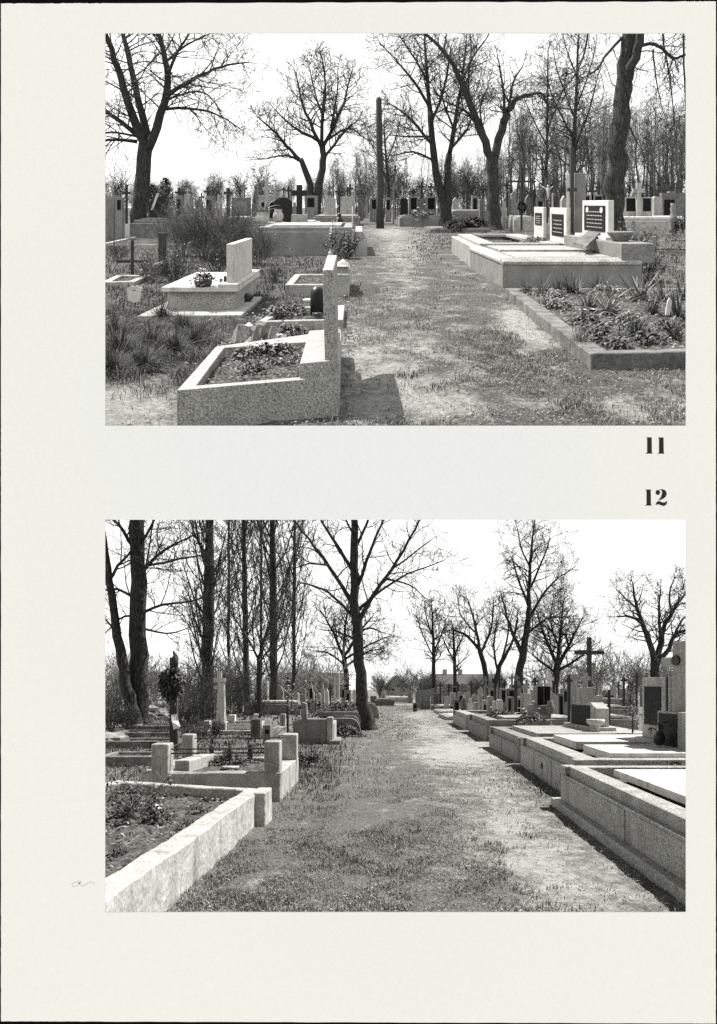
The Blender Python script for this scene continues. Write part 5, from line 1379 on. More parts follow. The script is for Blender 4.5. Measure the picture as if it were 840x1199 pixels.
for i, (u, v) in enumerate([(248, 893), (269, 896), (293, 891)]):
    x, y = W.G(u, v, .34)
    vase(W, ['dark slim vase with dried stems, left of three in the post bed', 'dark slim vase with dried stems, middle of three in the post bed', 'dark slim vase with dried stems, right of three in the post bed'][i], x, y, .335, .28, .05, 'ceramic', 'vase', [(.8, 0), (1, .4), (.7, .8), (.9, 1)], (9, .12, .12), 'evergreen', 440 + i)
clump(W, 'dark plants along the back of the post bed', X(270, 12.4), 12.4, .9, .22, 445, 220, .3, 'leaf')
x, y = W.G(270, 901, .34); mb = MB(); mb.lathe(x, y, [(.08, .335), (.13, .36), (.14, .385), (.1, .387)], 12)
tag(mb.build('dish', 'concrete_pale', W, smooth=True), 'pale dish lying on the soil of the post bed', 'dish')
mb = MB(); x, y = X(278, 12.9), 12.9; mb.add([(x - .13, y, .62), (x + .05, y - .05, .65), (x + .14, y, .55), (x - .04, y + .06, .56)], [(0, 1, 2, 3)]); mb.add([(x - .13, y, .61), (x + .05, y - .05, .64), (x + .14, y, .54), (x - .04, y + .06, .55)], [(3, 2, 1, 0)])
tag(mb.build('paper_sheet', 'paper_sheet', W), 'white paper scrap caught on the dark plants of the post bed', 'paper')

# --- wreathed cross with a hanging sheet
Y0 = 19.0; un = Y0 / F; x = (203 - CU) * un
root = thing(W, 'wooden_cross', 'dark cross post with a pointed top rising above the round wreath at left', 'cross', x, Y0)
mb = MB(); mb.box(x - .09, x + .09, Y0, Y0 + .16, -.05, EYE + (803 - 770) * un); mb.build('post', 'wood_dark', W, root, bevel=.01)
mb = MB(); mb.tube([(x, Y0 + .08, EYE + 30 * un), (x + .05, Y0 + .04, EYE + 35 * un), (x - .01, Y0 + .05, EYE + 41 * un)], [.1, .06, .02], 8); mb.blob(x + .03, Y0, EYE + 28 * un, .1, .08, .16, random.Random(3), .2); mb.build('finial', 'iron', W, root, smooth=True)
mb = MB(); mb.box(x - .3, x + .3, Y0 - .012, Y0 - .002, EYE + 2 * un, EYE + 6 * un); mb.build('arm', 'wood_dark', W, root)
mb = MB(); rng = random.Random(9)
for k in range(900):
    a = rng.random() * 6.283; e = rng.random() ** .5
    mb.leaf((x - .03 + .27 * e * math.cos(a), Y0 - .08 - .12 * rng.random(), EYE + 2 * un + .38 * e * math.sin(a)), (rng.gauss(0, 1), -abs(rng.gauss(0, .8)), rng.gauss(0, 1)), .15, .07, rng)
tag(mb.build('wreath', 'leaf', W, base=(x, Y0 - .1, 1.3)), 'big bushy oval wreath on the dark post at left', 'wreath')
mb = MB(); a = [W.P(201, 837, Y0 - .2), W.P(208, 836, Y0 - .2), W.P(211.5, 851, Y0 - .3), W.P(203.5, 854.5, Y0 - .25)]
mid = [W.P(201.5, 845, Y0 - .28), W.P(209, 844, Y0 - .22)]
mb.add([a[0], a[1], mid[1], mid[0], a[2], a[3]], [(0, 1, 2, 3), (3, 2, 4, 5)]); mb.add([(p[0], p[1] + .006, p[2]) for p in (a[0], a[1], mid[1], mid[0], a[2], a[3])], [(3, 2, 1, 0), (5, 4, 2, 3)])
tag(mb.build('paper_ribbon', 'paper_sheet', W), 'white paper ribbon hanging below the bushy wreath', 'ribbon')
# low beds and stones on the far left
for i, (u0, u1, v0, v1, d, m) in enumerate([(112, 178, 886, 897, 1.2, 'concrete'), (112, 200, 868, 876, 1.2, 'concrete_old'), (130, 205, 858, 863, 1.6, 'concrete_old'), (150, 200, 850, 855, 1.6, 'concrete_old')]):
    Yf = 1440 / (v1 - 803); un = Yf / F; a, b = (u0 - CU) * un, (u1 - CU) * un
    q = rect(a, b, Yf, Yf + d)
    kerb_grave(W, ['low dark grave bed touching the left post of the post bed', 'overgrown grave bed behind the low dark one at left', 'third overgrown bed at the foot of the wreathed post', 'farthest overgrown bed before the twin trunks'][i], q, (v1 - v0) * un, .12, m, seed=40 + i)
rng = random.Random(17)
for i, (u, v, s) in enumerate([(178, 834, .5), (190, 838, .42), (172, 841, .4), (186, 828, .5), (198, 844, .34), (132, 873, .4)]):
    x, y = W.G(u, v); mb = MB(); mb.blob(x, y, s * .4, s, s * .8, s * .5, rng, .35)
    tag(mb.build('boulder', 'rock', W, base=(x, y, 0)), ['large pale boulder in the heap behind the wreathed post', 'grey boulder at the right of the heap', 'low boulder at the left of the heap by the trunk', 'topmost boulder of the heap', 'small boulder at the foot of the wreathed post', 'rounded stone on the left edge behind the overgrown beds'][i], 'boulder', 'boulders beside the wreathed post')
for i, (u, v, s, n) in enumerate([(135, 845, 1.4, 22), (150, 858, .8, 18), (225, 846, 2.2, 26), (234, 850, 1.7, 26), (262, 838, 2.3, 22), (275, 836, 2.0, 20), (218, 858, 1.0, 22), (300, 838, 1.3, 18), (225, 878, .6, 16), (130, 858, 1.0, 20), (252, 862, .5, 14)]):
    x, y = W.G(u, v)
    shrub(W, ['leafless scrub at the left edge before the leaning trunk', 'low scrub at the foot of the twin trunks', 'tall twiggy shrub right of the wreath', 'dark twiggy shrub against the poplar trunk', 'bare shrub right of the poplar', 'bare shrub behind the white pedestal cross',
              'scrub behind the post bed', 'thin shrub beneath the small forked tree', 'weeds around the back left post', 'scrub on the overgrown beds at the left edge', 'weeds before the pedestal cross'][i], x, y, s, s * .55, 460 + i, n, (3, 4), 160, lm='leaf', lsize=.06, name='bare_shrub', group='bare shrubs on the left side')

# --- pedestal cross with its kerb and posts
Y0 = 26; un = Y0 / F; X = lambda u: (u - CU) * un; H = lambda v: EYE - (v - 803) * un
root = thing(W, 'pedestal_cross', 'pale stone cross on a tall tapering pedestal', 'cross', X(257.5), Y0)
mb = MB(); mb.profile(cross_pts(X(256.3), H(800), H(786), H(796.5), 6.8 * un, 2.5 * un), Y0 + .1, Y0 + .28); mb.build('cross', 'white', W, root, bevel=.01)
mb = MB(); a = rect(X(253), X(263.5), Y0, Y0 + .4); c = ctr(a); mb.prism(a, .1, H(800), [tp(c, p, .7) for p in a]); mb.build('pedestal', 'white', W, root, bevel=.012)
mb = MB(); mb.box(X(252), X(264), Y0 - .1, Y0 + .5, -.05, .35); mb.build('foot', 'concrete_pale', W, root, bevel=.012)
q = [W.G(243, 857, .1), W.G(300, 857, .1), W.G(310, 845, .1), W.G(262, 845, .1)]
root = thing(W, 'post_grave', 'narrow kerb bed with stubby posts around the pale pedestal cross', 'grave', *ctr(q))
mb = MB(); mb.ring(q, inset(q, .22), -.05, .14); mb.build('kerb', 'concrete_pale', W, root, bevel=.015)
soil_bed(W, root, inset(q, .2), .07, 5)
for (u, v, hp) in [(243, 857, 13), (272, 848, 11), (301, 848, 12)]:
    x, y = W.G(u, v); s = y / F; mb = MB(); mb.box(x - 3.2 * s, x + 3.8 * s, y - .2, y + .25, -.05, hp * s); mb.build('post', 'white', W, root, bevel=.012)
# dark boxes and bits in front
fstone(W, 'square dark stone block between pedestal cross and stepped walls', 23, 293.5, 305, 842, 863, .4, 'concrete_old')
fstone(W, 'small pale photo stone right of the dark stone block', 21, 308, 317, 849, 862, .25, 'concrete', plaques=[(.3, .75, .4, .8)])
mb = MB(); x, y = W.G(326, 860); s = y / F
mb.prism(rect(x - 9 * s, x + 10 * s, y, y + 1.2), -.03, 8 * s, rect(x - 7 * s, x + 9 * s, y + .2, y + 1.0)); tag(mb.build('stone_block', 'concrete_pale', W, bevel=.02), 'pale sloping stone block right of the small photo stone', 'block')
mb = MB(); x, y = W.G(331, 850); s = y / F; mb.box(x - 3 * s, x + 3.2 * s, y, y + .3, -.03, 14 * s); tag(mb.build('stone_post', 'concrete_pale', W, bevel=.02), 'short pale square post behind the sloping block', 'post')
ftomb(W, 'long grey tomb wall behind the pedestal cross', 42, 286, 352, 821, 838, 3.5, 'concrete', 'concrete_pale')
fstone(W, 'broad bright white headstone behind the small forked tree', 46, 298, 313.5, 797.5, 836, .5, 'white', 'flat')
fcross(W, 'thin dark iron cross with a ringed head before the white headstone', 30, 304.5, 776, 850, 789, 11, 2.6, .06, 'iron', 'iron_cross')
# tall dark wrapped marker
fcross(W, 'tall dark cross wrapped in dry flowers left of the stepped walls', 24, 337, 793, 863, 800, 8, 2.4, .1, 'wood_dark', 'wooden_cross')
rosette(W, 'dry pale flower bunch tied to the wrapped cross', (341 - CU) * 23.7 / F, 23.7, .5, 481, 24, .85, 'leaf_pale', 'dry_flowers', 9, cat='flowers')
rosette(W, 'upper dry flower bunch on the wrapped cross', (341 - CU) * 23.7 / F, 23.7, .55, 482, 20, 1.25, 'leaf_pale', 'dry_flowers', 8, cat='flowers')

# --- stepped walls and rounded tombs left of the trunk
Y0 = 21.2; un = Y0 / F; X = lambda u: (u - CU) * un; H = lambda v: EYE - (v - 803) * un
root = thing(W, 'stepped_tomb', 'dark tomb with a stepped side wall and a slim end pillar left of the path', 'tomb', X(365), Y0 + 1)
pts = [(X(343), -.05), (X(383), -.05), (X(383), H(842)), (X(360), H(842)), (X(359), H(824)), (X(353.5), H(822)), (X(353.5), H(842)), (X(343), H(845))]
mb = MB(); mb.profile(pts, Y0, Y0 + .35); mb.build('side_wall', 'concrete', W, root, bevel=.012)
mb = MB(); mb.box(X(354.5), X(383), Y0 + .36, Y0 + 2.8, -.05, H(846)); mb.build('body', 'concrete_old', W, root, bevel=.015)
mb = MB(); mb.box(X(383.2), X(390), Y0 - .05, Y0 + .5, -.05, H(840)); mb.box(X(383.2), X(391), Y0 + .51, Y0 + 2.7, -.05, H(848)); mb.build('end_pillar', 'concrete_pale', W, root, bevel=.012)
mb = MB(); mb.box(X(386), X(399), Y0 - .2, Y0 + 1.4, -.05, .1); mb.build('step', 'concrete', W, root, bevel=.015)
Y1_ = 25; un1 = Y1_ / F; X1 = lambda u: (u - CU) * un1; H1 = lambda v: EYE - (v - 803) * un1
def round_tomb(label, Yf, u0, u1, v0, depth, m, seed):
    un = Yf / F; X = lambda u: (u - CU) * un; h = EYE - (v0 - 803) * un
    root = thing(W, 'rounded_tomb', label, 'tomb', X((u0 + u1) / 2), Yf + depth / 2)
    xr = X(u1); r = min(h * .55, .5)
    pts = [(X(u0), -.05), (xr + .06, -.05), (xr + .02, h - r)] + [(xr - r + r * math.cos(a), h - r + r * math.sin(a)) for a in [math.pi / 2 * k / 6 for k in range(1, 7)]] + [(X(u0), h)]
    mb = MB(); mb.profile(pts, Yf, Yf + .3); mb.build('side_wall', m, W, root, bevel=.015)
    mb = MB(); mb.profile([(p[0], p[1]) for p in pts], Yf + depth - .3, Yf + depth); mb.build('side_wall', m, W, root, bevel=.015)
    mb = MB(); mb.box(X(u0) + .05, xr - .12, Yf + .3, Yf + depth - .3, -.05, h * .72); mb.build('body', m, W, root, bevel=.015)
    mb = MB(); mb.box(X(u0) + .3, xr - .5, Yf + .45, Yf + depth - .45, h * .72 - .01, h * .85); mb.build('slab', 'granite_pale', W, root, bevel=.015)
    return root
round_tomb('low tomb with a rounded end beside the path trunk', 25, 386, 421, 841, 2.6, 'concrete', 1)
round_tomb('wide low tomb with pale top edge behind the rounded one', 31, 374, 425, 833.5, 3, 'concrete', 2)
round_tomb('big pale-rimmed tomb with a curved end right behind the path trunk', 38, 398, 443, 823.5, 4, 'concrete', 3)
clump(W, 'dark weed tuft at the path end of the stepped tomb', *W.G(403, 862), 1.1, .4, 491, 260, 0, 'grass_dark', 'weed_tuft')
clump(W, 'weeds at the path side of the post bed', *W.G(360, 897), .9, .3, 492, 240, 0, 'grass_dark', 'weed_tuft')
# headstones behind on the left
fstone(W, 'pale stone cross-shaped marker with an inset niche', 46, 361, 368, 803, 836, .4, 'concrete_pale', 'step', plaques=[(.25, .75, .1, .45)], cross=(794, 4, 1.5, 'concrete_pale'))
fstone(W, 'slim white column stone among the left graves', 40, 380.5, 385, 806, 838, .4, 'white', 'gable', cross=(798, 4, 1.4, 'concrete'))
fstone(W, 'tall bright twin-pillar headstone left pillar', 52, 391, 394, 793, 830, .4, 'white')
fstone(W, 'tall bright twin-pillar headstone right pillar', 52, 395, 398, 788, 830, .4, 'white')
fstone(W, 'grey headstone with a niche near the path trunk', 56, 404, 411, 808, 828, .4, 'concrete', plaques=[(.3, .7, .2, .6)])
fstone(W, 'small grey headstone left of the niche marker', 44, 352, 358, 806, 836, .4, 'concrete', 'round')
fstone(W, 'small pale headstone right of the niche marker', 50, 371, 376, 812, 830, .4, 'concrete_pale', 'round')
fstone(W, 'pale figure-shaped stone just left of the path trunk', 54, 413, 417, 806, 829, .4, 'white', 'gable')
fstone(W, 'flat grey headstone far beyond the path trunk', 70, 434, 441, 815, 824, .4, 'concrete')
fcross(W, 'dark thin cross behind the left graves', 60, 387, 800, 827, 806, 6, 1.4, .1, 'iron')
clump(W, 'dark planting on the wide low tomb', *W.G(366, 834, .5), 1.6, .5, 495, 200, .5, 'leaf', 'flowers', 4, cat='flowers')
clump(W, 'row of small plants on the wide low tomb beside the trunk', *W.G(402, 833, .5), 1.8, .4, 496, 200, .5, 'leaf', 'flowers', 4, cat='flowers')
# --- far end of the path
ftomb(W, 'low far tomb closing the path at left', 62, 440, 462, 818, 826, 3, 'concrete_old', 'concrete')
ftomb(W, 'pale low tomb across the far path', 74, 452, 484, 816, 821.5, 3, 'concrete_pale', 'white')
fstone(W, 'broad grey headstone block at the far bend of the path', 52, 492.5, 504, 808, 832, .5, 'concrete', 'flat')
fstone(W, 'light stepped headstone left of the broad grey block', 56, 487, 493, 805, 829, .5, 'concrete', 'step')
fstone(W, 'small pale headstone before the broad grey block', 48, 484, 489, 823, 833, .4, 'concrete_old', plaques=[(.2, .8, .2, .6)])

# --- houses 
def house(label, Yf, u0, u1, vr, ve, vb, depth, gable=False, wins=(), m='housewall', chim=()):
    un = Yf / F; X = lambda u: (u - CU) * un; H = lambda v: EYE - (v - 803) * un
    root = thing(W, 'house', label, 'house', X((u0 + u1) / 2), Yf + depth / 2)
    a, b = X(u0), X(u1)
    if gable:
        c = (a + b) / 2; mb = MB(); mb.profile([(a, -.2), (b, -.2), (b, H(ve)), (c, H(vr)), (a, H(ve))], Yf, Yf + depth); mb.build('wall', m, W, root)
        mb = MB(); t = .25
        mb.profile([(a - .5, H(ve) - .3), (c, H(vr) + .06), (b + .5, H(ve) - .3), (b + .5, H(ve) + .0), (c, H(vr) + .4), (a - .5, H(ve) + .0)], Yf - .3, Yf + depth + .3); rf = mb.build('roof', 'concrete', W, root)
    else:
        mb = MB(); mb.box(a, b, Yf, Yf + depth, -.2, H(ve)); mb.build('wall', m, W, root)
        mb = MB(); mb.profile_x([(Yf - .5, H(ve) - .05), (Yf + depth / 2, H(vr)), (Yf + depth + .5, H(ve) - .05)], a - .4, b + .4); rf = mb.build('roof', 'roof', W, root)
    for (cu) in chim:
        mb = MB(); mb.box(X(cu) - .4, X(cu) + .4, Yf + depth / 2 - .3, Yf + depth / 2 + .4, H(vr) - .6, H(vr) + .9); mb.build('chimney', 'housewall', W, rf)
    for (w0, w1, y0, y1) in wins:
        mb = MB(); mb.box(X(w0) - .12, X(w1) + .12, Yf - .05, Yf + .05, H(y1) - .12, H(y0) + .12); f = mb.build('window', 'white', W, root)
        mb = MB(); mb.box(X(w0), X(w1), Yf - .07, Yf - .04, H(y1), H(y0)); mb.build('pane', 'pane', W, f)
    return root
house('small pale gabled house at the far end of the path', 128, 454, 475, 793, 804, 815, 12, True, [(459, 462, 806, 809), (465.5, 468.5, 801, 804)])
house('long low barn with a plain tiled roof behind the right trees', 140, 511, 592, 788.5, 801, 813, 14, False, [(520, 523, 803, 807), (540, 543, 803, 807), (560, 563, 803, 807)], chim=(526, 545), m='barnwall')
house('long low building with a dark roof behind the left trunks', 105, 312, 402, 787, 800, 815, 12, False, [(335, 339, 803, 808), (352, 356, 803, 808), (382, 386, 803, 808)], m='barnwall')

# --- right-hand row of tombs
T = [(2.32, 4.22), (6.2, 4.22), (6.4, 10.36), (2.59, 10.36)]
tiered_tomb(W, 'nearest granite tomb with a plinth, ledge and one pale slab, lower right', T, .43, .545, 'granite_pale', slabs=[((.12, .95, .48, .88), .57, 'white')], plinth=.1, rim=.22, soil_h=.42, panels=2)
clump(W, 'dark low plants at the back of the nearest granite tomb', *W.G(782, 899, .45), 1.1, .12, 501, 200, .42, 'leaf', 'leafy_plant')
clump(W, 'second dark plant patch at the right back of the nearest granite tomb', *W.G(806, 897, .45), .5, .12, 502, 120, .42, 'leaf', 'leafy_plant')
T2_ = [(3.03, 10.75), (6.6, 10.75), (6.8, 15.6), (3.29, 15.6)]
root = tiered_tomb(W, 'second granite tomb with vent holes and two pale slabs on the right', T2_, .41, .56, 'granite_pale', slabs=[((.15, .97, .06, .4), .63, 'white'), ((.15, .97, .52, .92), .64, 'white')], rim=.3, panels=3, vents=(0, 1), corner=True)
T3_ = [(3.32, 15.9), (6.6, 15.9), (6.7, 20.3), (3.45, 20.3)]
tiered_tomb(W, 'third granite tomb with a long grey slab on the right', T3_, .36, .52, 'granite', slabs=[((.14, .95, .12, .88), .58, 'granite_pale')], rim=.3, panels=2)
T4_ = [(3.72, 22.4), (7, 22.4), (7.1, 27), (3.88, 27)]
tiered_tomb(W, 'fourth tomb with a pale rim and flowers near its headstone', T4_, .42, .6, 'granite', slabs=[((.2, .9, .2, .85), .64, 'granite_pale')], rim=.35)
T5_ = [(3.9, 28), (7.5, 28), (7.6, 33), (4.05, 33)]
tiered_tomb(W, 'fifth tomb with planted bed in the right row', T5_, .4, .55, 'granite_pale', slabs=(), rim=.4)
ftomb(W, 'sixth tomb, bright-topped, toward the bend of the path', 36, 524, 580, 838, 845, 4, 'concrete_pale', 'white')
ftomb(W, 'seventh tomb with a pale slab near the bend of the path', 43, 516, 575, 832, 838.5, 4, 'concrete_pale', 'granite_pale')
ftomb(W, 'eighth low tomb at the bend of the path', 50, 511, 560, 826, 833, 4, 'concrete', 'white')
clump(W, 'bunch of dark flowers on the fourth tomb', *W.G(622, 846, .62), .9, .3, 505, 180, .6, 'leaf', 'flowers', 5, cat='flowers')
clump(W, 'flower patch along the back of the fifth tomb', *W.G(590, 838, .6), 1.4, .3, 506, 180, .5, 'leaf', 'flowers', 6, cat='flowers')
# headstones of the near tombs, facing the path
sstone(W, 'wide granite headstone with a tall black plaque at the right edge', 5.35, 752, 786, 792.5, .55, .3, 'granite_pale', [(.1, .68, .14, .72)], base=.1)
root = thing(W, 'stone_cross', 'massive granite cross with a dark round medallion at the right edge', 'cross', 5.3, 12.6, .55)
ya = lambda u: F * 5.28 / (u - CU)
ym = ya(795.5); kz = ym / F
mb = MB(); mb.profile_x(cross_pts(ym, .55, EYE + (803 - 751) * kz, EYE + (803 - 773.5) * kz, .78, .28, .07), 5.28, 5.5); mb.build('cross', 'granite_pale', W, root, bevel=.015)
mb = MB(); hc = EYE + (803 - 773) * kz; mb.profile_x([(ym + .1 + .16 * math.cos(a), hc + .085 * math.sin(a)) for a in [2 * math.pi * k / 18 for k in range(18)]], 5.25, 5.29); mb.build('medallion', 'black', W, root)
mb = MB(); mb.box(5.262, 5.283, ym + .46, ym + .52, 1.0, 1.75); mb.build('inlay', 'black', W, root)
sstone(W, 'lower granite stone with a black plaque under the massive cross', 5.0, 770, 815, 836, .55, .25, 'granite_pale', [(.05, .55, .05, .88)], base=.06)
x, y = (772 - CU) * 12.4 / F, 12.4
vase(W, 'dark round vase with leaves before the lower black plaque', x, y, .645, .22, .1, 'ceramic', 'vase', [(.5, 0), (.85, .25), (1, .5), (.7, .8), (.45, .92), (.6, 1)], (7, .22, .15), 'leaf', 510)
sstone(W, 'black slanted headstone with a pale edge on the right row', 5.4, 668, 698, 823, .58, .3, 'concrete_pale', [(.06, .8, .12, .92)], top='slant', base=.08)
vase(W, 'pale pedestal bowl right of the black slanted headstone', (697.5 - CU) * 17.2 / F, 17.2, .55, .3, .2, 'pale_clay', 'urn', [(.7, 0), (.4, .2), (.4, .4), (1, .75), (1, 1), (.9, 1)], cat='bowl')
fcross(W, 'slim black iron cross left of the black slanted headstone', 21, 667, 790, 848, 797, 8, 3, .08, 'iron', 'iron_cross')
fstone(W, 'pale granite slab standing behind the slim black cross', 22.5, 669, 676, 789, 846, .4, 'granite_pale')
fstone(W, 'pale headstone with a relief cross behind the black slanted stone', 24, 679, 697, 805, 846, .4, 'granite_pale', 'flat', cross=(788, 11, 4.5, 'granite_pale'))
fstone(W, 'white cross-topped headstone with a slanted side', 27, 637, 654, 804, 846, .4, 'granite_pale', 'slantl', cross=(789, 9, 4, 'white'))
fstone(W, 'dark double-tablet monument on a stepped base', 23.5, 629, 645, 803, 826, .5, 'granite', 'flat', plaques=[(.05, .47, .05, .95), (.53, .95, .05, .95)], foot=False)
root = thing(W, 'monument_base', 'broad dark stepped base under the double-tablet monument', 'plinth', (638 - CU) * 23.2 / F, 23.3)
un = 23.2 / F; X = lambda u: (u - CU) * un; H = lambda v: EYE - (v - 803) * un
mb = MB(); mb.box(X(624), X(650), 23.2, 24.4, -.05, H(842)); mb.build('lower_step', 'concrete_old', W, root, bevel=.02)
mb = MB(); mb.box(X(627), X(647), 23.3, 24.3, H(842), H(826)); mb.build('upper_step', 'concrete', W, root, bevel=.02)
vase(W, 'stone urn on the right of the stepped monument base', X(643.5), 23.12, H(836), .4, .13, 'concrete', 'urn', cat='urn')
# the dense middle of the right row
RS = [  # u0, u1, vtop, Y, material, top, plaques, cross, label
 (587, 593, 806, 30, 'concrete', 'flat', [(.15, .85, .06, .35)], None, 'grey headstone with a square black plaque left of the tall dark cross'),
 (596, 603, 806, 30, 'concrete', 'flat', [(.1, .9, .06, .28)], None, 'grey headstone with a short black plaque in the thick of the right row'),
 (606, 611, 816, 28, 'concrete_pale', 'flat', [(.2, .9, .1, .9)], None, 'narrow pale headstone filled by a tall black plaque'),
 (595, 602, 816, 27.5, 'concrete', 'flat', [(.1, .5, .06, .9)], None, 'headstone with a slim black plaque beside the narrow pale one'),
 (613, 622, 812, 26, 'granite_pale', 'flat', [], (801, 8, 3.4, 'granite_pale'), 'pale plain headstone topped by a stout granite cross'),
 (572, 578, 815, 32, 'concrete_pale', 'round', [], None, 'round-topped pale headstone in the middle of the right row'),
 (579, 582, 821, 31, 'white', 'flat', [], None, 'thin white upright slab in the right row'),
 (563, 569, 814, 36, 'concrete', 'step', [], None, 'stepped grey headstone left of the round-topped one'),
 (553, 560, 812, 39, 'concrete', 'gable', [(.25, .75, .3, .6)], None, 'gabled grey headstone with a small plaque'),
 (545, 551, 811, 42, 'concrete_pale', 'flat', [], (804, 5, 1.8, 'concrete'), 'pale headstone with a little cross near the barn end'),
 (537, 543, 810, 46, 'concrete', 'round', [(.2, .8, .2, .5)], None, 'round grey headstone with dark plaque near the bend'),
 (528, 534, 811, 50, 'concrete_pale', 'flat', [], None, 'plain pale headstone near the bend'),
 (519, 525, 810, 54, 'concrete', 'gable', [], (802, 5, 1.6, 'concrete'), 'gabled headstone with cross under the thin tree'),
 (508, 515, 812, 57, 'concrete_old', 'flat', [], None, 'dark headstone at the end of the right row'),
 (583, 587, 800, 40, 'concrete', 'gable', [], None, 'tall grey pointed stone behind the black-plaqued headstones'),
 (604, 609, 798, 42, 'concrete', 'flat', [], (791, 5, 2, 'concrete'), 'tall stone with cross above the narrow pale headstone'),
 (624, 629, 808, 34, 'concrete_pale', 'flat', [(.2, .8, .1, .4)], None, 'pale headstone tucked behind the dark monument'),
 (556, 561, 822, 35, 'concrete_pale', 'round', [], None, 'low rounded pale stone in front of the gabled one'),
 (532, 538, 819, 42, 'concrete_old', 'flat', [(.2, .8, .2, .7)], None, 'low dark stone in front of the round grey headstone'),
 (660, 665, 806, 30, 'concrete', 'flat', [(.2, .8, .08, .35)], None, 'grey headstone peering between cross-topped stone and slim black cross'),
 (701, 706, 814, 40, 'concrete_pale', 'round', [], None, 'small pale headstone right of the relief-cross stone'),
 (708, 712, 808, 48, 'concrete', 'gable', [], None, 'thin pointed stone beyond the right gap'),
 (717, 722, 803, 52, 'concrete_pale', 'flat', [], (795, 4, 1.4, 'concrete'), 'distant pale stone with a cross seen in the right gap'),
 (728, 733, 806, 50, 'concrete', 'round', [], None, 'distant rounded stone in the right gap'),
 (737, 743, 800, 46, 'concrete_pale', 'gable', [], (793, 5, 1.8, 'concrete_pale'), 'pale gabled stone left of the wide granite headstone'),
 (568, 572, 803, 52, 'concrete', 'flat', [(.2, .8, .1, .4)], None, 'far small plaque stone under the forked trees'),
 (548, 552, 801, 60, 'concrete_pale', 'flat', [], None, 'far pale stone under the barn roof'),
 (574, 579, 800, 58, 'concrete_old', 'round', [], None, 'far dark rounded stone under the forked trees'),
]
for (a, b, vt, Yf, m, tpz, pq_, cr, lab) in RS:
    fstone(W, lab, Yf, a, b, vt, 803 + 1440 / Yf, .5, m, tpz, pq_, cr)
for i, (u, vt, Yf, w, sp, m) in enumerate([(604.5, 797, 26, 3, 8, 'iron'), (617, 796, 40, 2.6, 7, 'concrete'), (591, 796, 44, 1.8, 6, 'iron'), (560, 800, 50, 1.6, 6, 'iron'), (542, 800, 56, 1.4, 5, 'concrete'), (526, 800, 60, 1.4, 5, 'iron'), (577, 794, 60, 1.5, 6, 'iron'), (714, 808, 24, 2.4, 10, 'iron'), (725, 798, 60, 1.4, 6, 'iron'), (700, 797, 60, 1.5, 6, 'concrete')]):
    fcross(W, ['tall dark cross standing in the thick of the right row', 'grey stone cross behind the stout granite-cross headstone', 'thin dark cross behind the square-plaqued headstone', 'thin dark cross above the gabled grey headstone', 'thin pale cross above the round grey headstone', 'thin dark cross near the bend of the path',
               'thin dark cross under the forked trees', 'plain dark cross in the right gap before the pale beds', 'distant dark cross in the right gap', 'distant grey cross right of the wooden cross'][i], Yf, u, vt, 803 + 1440 / Yf, vt + (3.2 + 100 / Yf), sp, w, .12, m, 'iron_cross' if m == 'iron' else 'stone_cross')
for i, (u0, u1, v0, Yf) in enumerate([(704, 748, 838, 26), (700, 742, 826, 33), (706, 745, 818, 42)]):
    ftomb(W, ['pale kerb tomb in the right gap nearest the path', 'second pale kerb tomb in the right gap', 'farthest pale kerb tomb in the right gap'][i], Yf, u0, u1, v0, 803 + 1440 / Yf, 3, 'concrete', 'concrete_pale')
CX2 = [(552, 797, 54, 'iron', 'thin iron cross above the far pale stone under the barn'), (569, 792, 50, 'concrete', 'pale cross above the small plaque stone'), (585, 791, 36, 'iron', 'slender iron cross left of the tall dark one'), (600, 789, 38, 'concrete', 'pale cross just left of the tall dark one'),
 (612, 790, 34, 'wood_dark', 'wooden cross between tall dark cross and grey stone cross'), (627, 793, 32, 'iron', 'iron cross at the left shoulder of the dark monument'), (649, 790, 34, 'iron', 'iron cross right of the dark monument'), (661, 794, 32, 'concrete', 'pale cross left of the slim black cross'),
 (536, 798, 48, 'iron', 'thin iron cross above the low dark stone near the bend'), (516, 799, 56, 'wood_dark', 'wooden cross at the end of the right row'), (731, 792, 40, 'iron', 'iron cross over the dark spindle evergreen'), (746, 788, 44, 'wood_dark', 'wooden cross just left of the wide granite headstone')]
for (u, vt, Yf, m, lab) in CX2:
    fcross(W, lab, Yf, u, vt, 803 + 1440 / Yf, vt + 3 + 60 / Yf, 4 + 120 / Yf, 1 + 40 / Yf, .12, m, 'grave_cross')
CX3 = [(222, 798, 44, 'iron', 'iron cross in the scrub right of the wreath'), (285, 795, 48, 'wood_dark', 'wooden cross right of the pedestal cross'), (324, 795, 46, 'iron', 'iron cross beside the middle poplar'), (349, 798, 50, 'concrete', 'pale cross above the small grey left headstone'), (365, 795, 56, 'iron', 'thin iron cross above the niche marker'), (408, 798, 60, 'iron', 'thin iron cross left of the path trunk')]
for (u, vt, Yf, m, lab) in CX3:
    fcross(W, lab, Yf, u, vt, 803 + 1440 / Yf, vt + 3 + 60 / Yf, 4 + 120 / Yf, 1 + 40 / Yf, .12, m, 'grave_cross')
